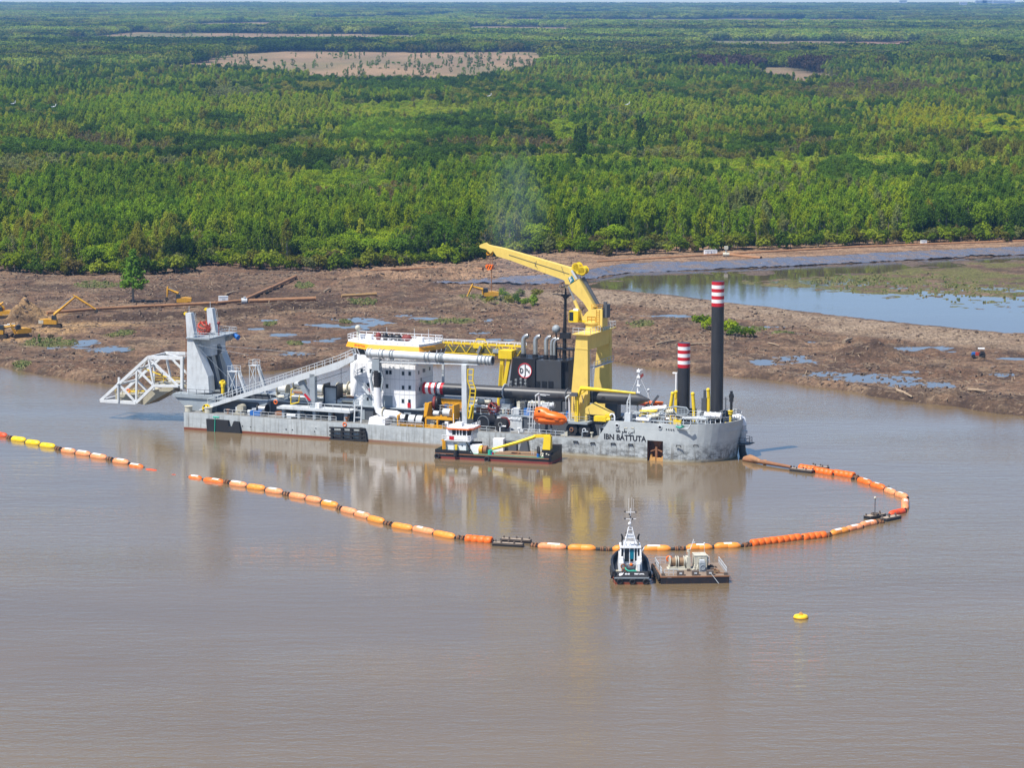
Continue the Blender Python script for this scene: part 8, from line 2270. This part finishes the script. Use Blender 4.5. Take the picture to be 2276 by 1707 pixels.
FL = [  # frame, x0, y0, x1, y1, paint, label, patch, sink, ribs
 ('a', -25, 75, 45, 86, 3, 'red float cut off by the left edge of the photograph', 0, 0, 0),
 ('a', 75, 103, 168, 115, 2, 'bright yellow float, farthest left of the three yellow ones', 0, 0, 0), ('a', 168, 124, 260, 136, 2, 'middle one of the three bright yellow floats', 0, 0, 0), ('a', 260, 144, 358, 156, 2, 'right one of the three bright yellow floats', 0, 0, 0),
 ('a', 398, 178, 490, 190, 1, 'faded orange float just right of the yellow three', 1, 0, 0), ('a', 492, 195, 586, 206, 1, 'faded float in the middle of the trio after the yellow three', 1, 0, 0), ('a', 588, 213, 690, 228, 1, 'faded float at the right end of the trio after the yellow three', 1, 0, 0),
 ('a', 732, 246, 832, 260, 1, 'faded float left of the half-sunken part of the pipeline', 1, 0, 0), ('a', 836, 270, 928, 282, 0, 'orange float already low in the water before the sunken gap', 1, .28, 0), ('a', 936, 292, 1022, 304, 3, 'thin red-orange sliver of a float mostly under water', 0, .62, 0),
 ('a', 1098, 326, 1150, 331, 3, 'tiny red-orange sliver of a float alone in the sunken gap', 0, .70, 0), ('a', 1222, 344, 1306, 356, 0, 'short orange float surfacing right of the sunken gap', 1, .3, 0), ('a', 1318, 364, 1448, 382, 0, 'orange float rising from the water, second right of the sunken gap', 1, .2, 0),
 ('a', 1488, 392, 1598, 408, 1, 'pale float, left of the trio below the black fender plate', 1, 0, 0), ('a', 1600, 412, 1716, 428, 4, 'gold float in the middle of the trio below the black fender plate', 0, 0, 0), ('a', 1720, 436, 1830, 452, 1, 'pale stencilled float, right of the trio below the fender plate', 1, 0, 0),
 ('a', 1874, 468, 1980, 486, 1, 'pale orange float, left of the trio below the slatted fender rack', 0, 0, 0), ('a', 1982, 490, 2078, 508, 1, 'pale orange float, middle of the trio below the fender rack', 0, 0, 0), ('a', 2082, 518, 2186, 538, 4, 'gold float with white patch, right of the trio below the fender rack', 1, 0, 0),
 ('b', 188, 166, 292, 192, 1, 'pale float, left of the trio under the white house reflection', 0, 0, 0), ('b', 284, 196, 386, 222, 1, 'stencilled float, middle of the trio under the white house reflection', 1, 0, 0), ('b', 376, 228, 486, 256, 4, 'gold float, right of the trio under the white house reflection', 0, 0, 0),
 ('b', 544, 278, 686, 304, 4, 'plain gold float, left of the trio before the ribbed float', 0, 0, 0), ('b', 690, 302, 840, 332, 1, 'pale float with a white square, middle of the trio before the ribbed float', 1, 0, 0), ('b', 838, 334, 984, 364, 4, 'gold float just left of the ribbed orange float', 0, 0, 0),
 ('b', 1060, 376, 1246, 392, 0, 'orange float of four thick ribs beside the double black raft', 0, -.05, 1),
 ('b', 1566, 424, 1766, 436, 1, 'faded stencilled float right of the double black raft', 1, 0, 0), ('b', 1776, 436, 1974, 444, 4, 'gold float second to the right of the double raft', 0, 0, 0),
 (7, 212, 490, 460, 492, 4, 'gold float half hidden behind the tug', 0, 0, 0), (7, 692, 488, 1116, 492, 4, 'gold float with white stencil between the tug and the barge rail', 1, 0, 0),
 (7, 1342, 474, 1752, 470, 4, 'gold float with white figures behind the winch barge', 1, 0, 0), (7, 1776, 455, 2188, 446, 4, 'gold float with white patch at the right end of the pair behind the barge', 1, 0, 0),
 (6, 308, 1020, 548, 990, 0, 'ribbed orange float, left of the three right of the barge', 0, -.05, 1), (6, 556, 990, 786, 960, 0, 'ribbed orange float, middle of the three right of the barge', 0, -.05, 1), (6, 812, 962, 1036, 935, 0, 'ribbed orange float, right of the three right of the barge', 0, -.05, 1),
 (6, 1090, 918, 1262, 880, 4, 'weathered gold float, lower left of the trio before the rafts', 1, 0, 0), (6, 1240, 880, 1400, 846, 1, 'faded float with white square, middle of the trio before the rafts', 1, 0, 0), (6, 1380, 838, 1540, 805, 1, 'faded pinkish float next to the pair of rafts', 1, 0, 0),
 (6, 1668, 728, 1820, 692, 3, 'plain red-orange float beside the raft on the bend', 0, 0, 0), (6, 1822, 672, 1822, 585, 1, 'faded float on the outermost bend, seen end on', 1, 0, 0),
 (6, 1842, 560, 1732, 525, 1, 'faded float with white patch just above the bend', 1, 0, 0), (6, 1726, 520, 1630, 485, 1, 'pale float second above the bend', 1, 0, 0), (6, 1622, 470, 1490, 432, 0, 'orange float with ropes on it, third above the bend', 1, 0, 0), (6, 1488, 424, 1362, 384, 0, 'orange float fourth above the bend', 1, 0, 0),
 (6, 1322, 352, 1126, 322, 0, 'ribbed orange float, right of the three by the upper raft', 0, -.05, 1), (6, 1120, 328, 942, 297, 0, 'ribbed orange float, middle of the three by the upper raft', 0, -.05, 1), (6, 940, 292, 786, 268, 0, 'ribbed orange float tucked behind the upper raft', 0, -.05, 1)]
for k, x0, y0, x1, y1, kd, lab, pt, sk, rb_ in FL:
    pipe_float(k, x0, y0, x1, y1, kd, lab, pt, sk, .66 if not rb_ else .76, bool(rb_))
def coupling(k, x0, y0, x1, y1, lab):
    a, b_ = G(x0, y0, .2, k), G(x1, y1, .2, k); d = b_ - a
    root = thing('hose_coupling', lab, 'coupling', (a.x, a.y, .12), math.atan2(d.y, d.x), 'dark couplings of the floating pipeline')
    L = d.length
    mb = MB(); mb.pipe([(0, 0, 0), (L * .3, .1, .1), (L * .55, -.1, 0), (L, 0, 0)], .26, 8); part('hose', mb, RUBBER, root)
    mb = MB()
    for t in (.3, .42, .66, .78): mb.tube((L * t - .08, 0, .05), (L * t + .08, 0, .05), .48, 10)
    part('flange', mb, RUST, root)
    mb = MB(); mb.torus((L * .55, -.25, .35), (.4, 1, .2), .26, .08, 10, 5); part('shackle', mb, SOILSTEEL, root)
for k, x0, y0, x1, y1, lab in [
    ('a', 45, 92, 78, 99, 'dark coupling between the red float and the yellow ones'), ('a', 358, 164, 398, 172, 'thin dark coupling right of the yellow floats'), ('a', 690, 232, 732, 238, 'dark coupling left of the half-sunken floats'), ('a', 1448, 380, 1488, 388, 'dark coupling left of the trio below the fender plate'),
    ('a', 1830, 460, 1874, 464, 'dark coupling between the two fender trios'), ('b', 150, 153, 190, 160, 'dark coupling right of the fender rack trio'), ('b', 486, 262, 544, 272, 'dark coupling below the white house reflection'), ('b', 984, 362, 1060, 372, 'long dark coupling left of the ribbed float by the double raft'),
    ('b', 1512, 416, 1566, 422, 'dark coupling right of the double raft'), ('b', 1974, 446, 2090, 448, 'long dark coupling left of the tug'), (7, 1116, 490, 1342, 484, 'dark coupling above the winch barge'), (6, 205, 1035, 308, 1020, 'dark coupling above the right corner of the barge'),
    (6, 1036, 938, 1092, 922, 'dark coupling right of the ribbed three'), (6, 1540, 800, 1612, 795, 'rusty coupling beside the pair of rafts'), (6, 1620, 480, 1660, 468, 'dark coupling between the pairs above the bend'), (6, 1300, 372, 1372, 358, 'rusty coupling right of the upper ribbed floats'), (6, 786, 962, 812, 958, 'short dark coupling between the ribbed floats')]:
    coupling(k, x0, y0, x1, y1, lab)
def raft(k, x0, y0, x1, y1, wd, lab, post=False):
    a, b_ = G(x0, y0, .1, k), G(x1, y1, .1, k); d = b_ - a; L = d.length
    root = thing('pontoon_raft', lab, 'raft', (a.x, a.y, 0), math.atan2(d.y, d.x), 'black rafts along the floating pipeline')
    mb = MB(); mb.prismz([(0, .15), (.15, 0), (L - .15, 0), (L, .15), (L, wd - .15), (L - .15, wd), (.15, wd), (0, wd - .15)], -.3, .5); part('hull', mb, BLACK, root)
    mb = MB(); mb.box(.12, L - .12, .12, wd - .12, .5, .53); part('deck', mb, DECKTAN, root)
    for i in range(5):
        x = L * (.08 + .21 * i); mb = MB(); mb.tube((x, wd * (.25 if i % 2 else .75), .53), (x, wd * (.25 if i % 2 else .75), .85), .14, 8); part('bollard', mb, SOILSTEEL, root)
    mb = MB(); mb.box(-.05, L + .05, -.06, 0.0, .3, .42); part('strake', mb, SOILSTEEL, root)
    if post:
        mb = MB(); mb.tube((L * .5, wd * .5, .53), (L * .5, wd * .5, 3.2), .07, 8); part('post', mb, DGREY, root)
        mb = MB(); mb.ball((L * .5, wd * .5, 3.3), .22, 10, 7); part('lamp', mb, CREAM, root)
        mb = MB(); mb.torus((L * .5, wd * .5, .66), (0, 0, 1), .6, .14, 16, 5); part('turntable', mb, SOILSTEEL, root)
raft('b', 1242, 418, 1458, 430, 1.1, 'near one of the double black raft right of the ribbed float'); raft('b', 1300, 390, 1512, 402, 1.1, 'far one of the double black raft with small posts')
raft(6, 1482, 772, 1640, 740, 1.6, 'black raft carrying a thin lamp post inside the bend', True); raft(6, 1640, 792, 1790, 758, 1.5, 'black raft beside the red-orange float on the bend')
raft(6, 680, 292, 900, 318, 1.4, 'long black raft at the end of the rusty pipe from the stern'); raft(6, 880, 262, 1050, 286, 1.0, 'black raft hidden behind the upper ribbed floats')
# rusty pipe from the stern to the first raft
a, b_ = G(238, 182, .3, 6), G(700, 258, .4, 6)
sp_ = thing('sinker_pipe', 'rusty pipe slanting from the dredger stern to the first raft', 'pipe', (a.x, a.y, 0), 0)
mb = MB(); m_ = G(440, 212, .5, 6)
off = Vector((a.x, a.y, 0))
mb.pipe([a - off, m_ - off, b_ - off], [.42, .38, .28], 10); part('tube', mb, RUST, sp_)
mb = MB(); mb.pipe([a - off, G(300, 170, .6, 6) - off, G(350, 185, .7, 6) - off, G(400, 205, .5, 6) - off], [.5, .7, .55, .35], 8); mb.tube(m_ - off - Vector((.3, 0, 0)), m_ - off + Vector((.3, 0, 0)), .5, 10); part('elbow', mb, PIPERUST, sp_)
# yellow buoy
p = G(1780, 1374, 0, 0)
by = thing('mooring_buoy', 'flat bright yellow buoy floating alone right of the barge', 'buoy', (p.x, p.y, 0))
mb = MB(); mb.pipe([(0, 0, -.3), (0, 0, 0), (0, 0, .22), (0, 0, .42), (0, 0, .46)], [.8, 1.0, 1.02, .86, .5], 22); part('body', mb, BYELLOW, by)
mb = MB(); mb.torus((0, 0, .6), (.2, 1, 0), .18, .05, 10, 5); mb.tube((0, 0, .45), (0, 0, .55), .3, 10); part('mooring_eye', mb, AMBER, by)
mb = MB(); mb.torus((0, 0, .1), (0, 0, 1), 1.0, .07, 22, 5); part('rubbing_ring', mb, AMBER, by)

# ------------------------------------------------------------------ pipes on the mud
def land_pipe(k, pts, rad, mat, lab, sect=12.0, zoff=0.25):
    P_ = [on_mud(k, x, y) for x, y in pts]
    root = thing('steel_pipeline', lab, 'pipeline', P_[0], 0)
    o0 = P_[0]
    for a, b_ in zip(P_[:-1], P_[1:]):
        d = b_ - a; L = d.length; n_ = max(1, int(round(L / sect)))
        for i in range(n_):
            p0 = a + d * (i / n_); p1 = a + d * ((i + 1) / n_ - .02 / n_)
            z0 = max(gz(p0.x, p0.y), 1.0) * .5 + .55; z1 = max(gz(p1.x, p1.y), 1.0) * .5 + .55
            p0 = Vector((p0.x, p0.y, (p0.z + z0) / 2 + rad + zoff)); p1 = Vector((p1.x, p1.y, (p1.z + z1) / 2 + rad + zoff))
            mb = MB(); mb.tube(p0 - o0, p1 - o0, rad, 12); e_ = (p1 - p0).normalized(); mb.tube(p1 - o0 - e_ * .12, p1 - o0, rad * 1.22, 12)
            part('pipe_section', mb, mat, root)
    return root
land_pipe('l', [(305, 932), (640, 908), (1000, 888), (1400, 866), (1600, 858)], .42, PIPERUST, 'long rust-orange pipeline running behind the long-reach excavator', 14)
land_pipe('l', [(1610, 860), (2050, 842)], .58, PIPERUST, 'short thick rust-orange pipe continuing right of the junction', 20)
land_pipe('l', [(1585, 846), (1915, 694)], .46, PIPERUST, 'rust-orange pipe running diagonally away towards the forest', 40)
land_pipe('m', [(735, 378), (1025, 362)], .45, paint('ochre_pipe', (.36, .22, .09), .75, wear=.4), 'short loose ochre pipe lying alone on the mud', 14)
mb = MB()
p = on_mud('l', 1583, 852); mb.tube((-.9, 0, .9), (.6, .3, .9), .8, 12); mb.tube((0, 0, .9), (0, 0, 2.0), .25, 8); mb.torus((0, 0, 2.0), (0, 0, 1), .35, .06, 12, 5)
o = part('pipe_valve', mb, LGREY); o.location = p; tag(o, 'grey valve joining the diagonal pipe to the long pipeline', 'valve')
road = land_pipe('m', [(925, 172), (1200, 160), (1500, 146), (1900, 132)], .4, PIPERUST, 'rust pipeline along the sand road left of the crane boom', 16)
road2 = land_pipe('r', [(-180, 210), (0, 200), (440, 174), (900, 148), (1300, 126), (1800, 108), (2230, 92)], .42, PIPERUST, 'rust pipeline along the sand road above the lined pond bank', 18)
land_pipe('r', [(550, 172), (740, 192)], .5, PIPERUST, 'short pipe branching down from the road pipeline to the liner', 30)
def crate(k, x, y, s_, mat, lab, nm='white_container', cat='container'):
    p = on_mud(k, x, y); root = thing(nm, lab, cat, p, .2)
    mb = MB(); mb.box(-s_, s_, -s_ * .7, s_ * .7, 0, s_ * 1.35); part('body', mb, mat, root)
    mb = MB(); mb.box(-s_ * 1.04, s_ * 1.04, -s_ * .74, s_ * .74, s_ * 1.36, s_ * 1.48); part('lid', mb, LGREY, root)
    mb = MB(); mb.box(-s_ * .35, s_ * .35, -s_ * .72, -s_ * .702, .1, s_ * 1.1); part('door', mb, LGREY, root)
crate('l', 1445, 856, 1.25, WHITE, 'small white cabinet on the mud behind the pipeline', 'white_cabinet', 'cabinet')
crate('r', 435, 166, 1.0, WHITE, 'left white cabin on the sand road beside the pipeline', 'white_cabin', 'cabin'); crate('r', 470, 165, 1.0, WHITE, 'right white cabin on the sand road beside the pipeline', 'white_cabin', 'cabin')
crate('r', 1648, 108, .95, WHITE, 'lone white cabin far along the sand road at the right', 'white_cabin', 'cabin')
mb = MB(); p = on_mud('r', 540, 178); mb.tube((0, 0, 0), (0, 0, 2.6), .3, 8); mb.box(-.6, .6, -.5, .5, 2.4, 3.4); mb.tube((-1, 0, .8), (1, 0, .8), .6, 10); o = part('pump_stand', mb, CREAM); o.location = p; tag(o, 'pale valve stand on the road pipeline near the white cabins', 'valve')
# ------------------------------------------------------------------ machines on the mud
TRK = paint('dark_track', (.045, .038, .032), .85, wear=.6, dirt=(.16, .10, .06))
CABG = paint('cab_dark', (.03, .035, .04), .3, wear=.2)
DIGY = paint('digger_yellow', (.60, .31, .025), .55, wear=.7, dirt=(.2, .12, .05), rust=.1)
def excavator(k, gx, gy, boom_pts, lab, body_dir=1, s_=1.0, cab_side=-1, yaw=0.0, tracks=True, mat=None, name='excavator'):
    """boom_pts: pixels of boom foot, boom bend, stick joint, bucket pin in the plane of the arm"""
    g0 = on_mud(k, gx, gy)
    base = thing(name, lab, 'excavator', (g0.x, g0.y, g0.z), 0, 'yellow machines working on the mud')
    F_ = Frame((g0.x, g0.y), (g0.x + 10, g0.y))
    pt = [F_.at(k, x, y, 0) - Vector((0, 0, g0.z)) for x, y in boom_pts]
    mt = mat or DIGY
    c, s2 = math.cos(yaw), math.sin(yaw)
    R = lambda p_: (p_[0] * c - p_[1] * s2, p_[0] * s2 + p_[1] * c, p_[2])
    for w in (-1.15, 1.15):
        mb = MB(); mb.prism([(-2.2 * s_, .45), (-1.9 * s_, 0), (1.9 * s_, 0), (2.2 * s_, .45), (1.9 * s_, .9), (-1.9 * s_, .9)], w - .3, w + .3); mb.v = [R(p_) for p_ in mb.v]; part('track', mb, TRK, base)
    mb = MB(); mb.prism([(-1.4 * body_dir * s_, 1.0), (2.4 * body_dir * s_ * -1 if False else -2.6 * body_dir * s_, 1.1), (-2.6 * body_dir * s_, 2.1), (-1.0 * body_dir * s_, 2.3), (1.2 * body_dir * s_, 2.0), (1.2 * body_dir * s_, 1.0)], -1.3, 1.3); mb.box(-.8, .8, -.8, .8, .6, 1.0); mb.v = [R(p_) for p_ in mb.v]; part('body', mb, mt, base)
    mb = MB(); x0 = .1 * body_dir
    mb.hexa([(min(x0, x0 + 1.3 * body_dir), -1.3, 2.0), (max(x0, x0 + 1.3 * body_dir), -1.3, 2.0), (max(x0, x0 + 1.3 * body_dir), -.3, 2.0), (min(x0, x0 + 1.3 * body_dir), -.3, 2.0), (min(x0, x0 + 1.3 * body_dir) + .1, -1.25, 3.2), (max(x0, x0 + 1.3 * body_dir) - .15, -1.25, 3.2), (max(x0, x0 + 1.3 * body_dir) - .15, -.35, 3.2), (min(x0, x0 + 1.3 * body_dir) + .1, -.35, 3.2)]); mb.v = [R(p_) for p_ in mb.v]; part('cab', mb, CABG, base)
    mb = MB(); mb.prism([(-1.7 * body_dir * s_, 1.15), (-2.75 * body_dir * s_, 1.2), (-2.75 * body_dir * s_, 2.0), (-1.7 * body_dir * s_, 2.05)], -1.35, 1.35); mb.v = [R(p_) for p_ in mb.v]; part('counterweight', mb, CREAM if s_ > 1 else mt, base)
    mb = MB(); mb.pipe([pt[0], pt[0].lerp(pt[1], .5), pt[1], pt[1].lerp(pt[2], .5), pt[2]], [.30, .36, .42, .32, .24], 4, smooth=False); part('boom', mb, mt, base)
    mb = MB(); mb.pipe([pt[2] + (pt[2] - pt[3]).normalized() * .7, pt[2], pt[3]], [.2, .32, .18], 4, smooth=False); part('stick', mb, mt, base)
    mb = MB(); mb.tube(pt[1].lerp(pt[2], .2) + Vector((0, 0, .5)), pt[2] + Vector((0, 0, .4)), .12, 6); mb.tube(pt[0] + Vector((.3, 0, .3)), pt[1] + Vector((0, 0, -.1)), .13, 6); part('hydraulic_ram', mb, STEEL, base)
    b0 = pt[3]
    mb = MB(); mb.prism([(b0.x, b0.z), (b0.x + .5 * body_dir, b0.z - .1), (b0.x + .55 * body_dir, b0.z - .7), (b0.x + .1 * body_dir, b0.z - 1.0), (b0.x - .5 * body_dir, b0.z - .75), (b0.x - .2 * body_dir, b0.z - .5)], -.55, .55); part('bucket', mb, TRK, base)
    return base
excavator('e', 850, 640, [(890, 540), (895, 430), (1235, 140), (1570, 350)], 'long-reach yellow excavator with its thin boom bent over the pipeline', 1, 1.15)
excavator('l', 1175, 868, [(1150, 822), (1150, 790), (1085, 762), (1082, 815)], 'small yellow excavator on bare mud behind the grey gantry', -1, 1.0)
excavator(5, 310, 800, [(245, 745), (235, 680), (105, 640), (45, 770)], 'yellow excavator reaching left beside the green thicket under the crane hook', -1, 1.0)
excavator('e', 330, 800, [(290, 690), (280, 620), (120, 620), (10, 690)], 'yellow excavator with dark cab below the sand heap', -1, .95, yaw=.5)
excavator('e', -10, 810, [(20, 700), (40, 650), (190, 625), (250, 760)], 'yellow excavator at the left edge whose arm reaches right to the ground', 1, .95)
excavator('e', 60, 500, [(50, 430), (55, 330), (20, 260), (-70, 330)], 'dark-cabbed excavator at the left edge behind the sand heap', -1, 1.0)
p = on_mud('e', 545, 830); o = thing('marker_post', 'short wooden post standing right of the excavator below the sand heap', 'post', p)
mb = MB(); mb.box(-.18, .18, -.18, .18, 0, 1.9); part('shaft', mb, TIMBER, o); mb = MB(); mb.box(-.5, .3, -.12, .12, 1.6, 1.8); part('cross_piece', mb, TIMBER, o)
# tractor
p = on_mud('r', 1960, 744)
tr = thing('farm_tractor', 'small red tractor with a blue front and white roof on the far right mud', 'tractor', p, math.radians(172))
mb = MB(); mb.box(-.6, .9, -.45, .45, .6, 1.3); mb.box(-1.1, -.5, -.7, .7, .8, 1.3); part('body', mb, paint('tractor_red', (.45, .05, .02), .5), tr)
mb = MB(); mb.prism([(.9, .6), (1.8, .65), (1.75, 1.25), (.9, 1.35)], -.45, .45); part('bonnet', mb, BLUE, tr)
mb = MB(); mb.box(-1.2, .3, -.75, .75, 2.15, 2.32); part('roof', mb, WHITE, tr)
mb = MB()
for x, w in ((-1.1, -.65), (-1.1, .65), (.2, -.65), (.2, .65)): mb.bar((x, w, 1.2), (x, w, 2.15), .08)
part('roof_posts', mb, DGREY, tr)
for x, w, R_ in ((-.7, -.85, .75), (-.7, .85, .75), (1.3, -.7, .45), (1.3, .7, .45)):
    mb = MB(); mb.torus((x, w, R_), (0, 1, 0), R_ * .72, R_ * .3, 16, 6); mb.tube((x, w - .1, R_), (x, w + .1, R_), R_ * .5, 12); part('wheel', mb, RUBBER, tr)
# far white sheds near the horizon and egrets over the trees
for x, y, wd, lab in ((2172, 6.5, 60, 'white shed on the horizon, left of the two largest at the upper right'), (2190, 6.5, 80, 'largest white shed on the horizon at the upper right'), (2133, 11, 34, 'small white shed standing before the horizon sheds'), (2222, 7, 120, 'long pale shed at the right end of the horizon'), (2000, 6, 40, 'low pale shed on the horizon left of the others')):
    p = G(x, y + 1.5, 10)
    p.y = min(p.y, 16500); p.x = (x - PCX) / FOC * p.y
    root = thing('far_shed', lab, 'shed', (p.x, p.y, 0), 0)
    mb = MB(); mb.box(-wd / 2, wd / 2, 0, 30, 0, 24); part('wall', mb, WHITE, root)
    mb = MB(); mb.prism([(-wd / 2 - 2, 24), (wd / 2 + 2, 24), (wd / 2, 32), (-wd / 2, 32)], -2, 32); part('roof', mb, LGREY, root)
for x, y, z, lab in ((1088, 212, 16, 'white egret perched on a dark tree top in mid forest'), (30, 229, 16, 'white egret on the tree tops at the far left'), (120, 236, 15, 'second white egret right of the one at the far left'), (1395, 231, 16, 'white egret on a tree top above the yellow crane')):
    p = G(x, y, z)
    root = thing('egret', lab, 'bird', p, .3)
    mb = MB(); mb.ball((0, 0, 0), .45, 10, 7, (1.3, .6, .7)); part('body', mb, WHITE, root)
    mb = MB(); mb.pipe([(.8, 0, .2), (1.2, 0, .9), (1.1, 0, 1.5), (1.6, 0, 1.6)], [.25, .16, .16, .05], 6); part('neck', mb, WHITE, root)
    mb = MB(); mb.prism([(-.3, 0), (-1.8, .2), (-1.5, -.3), (-.3, -.3)], -.4, .4); part('tail', mb, WHITE, root)
bpy.context.view_layer.update()
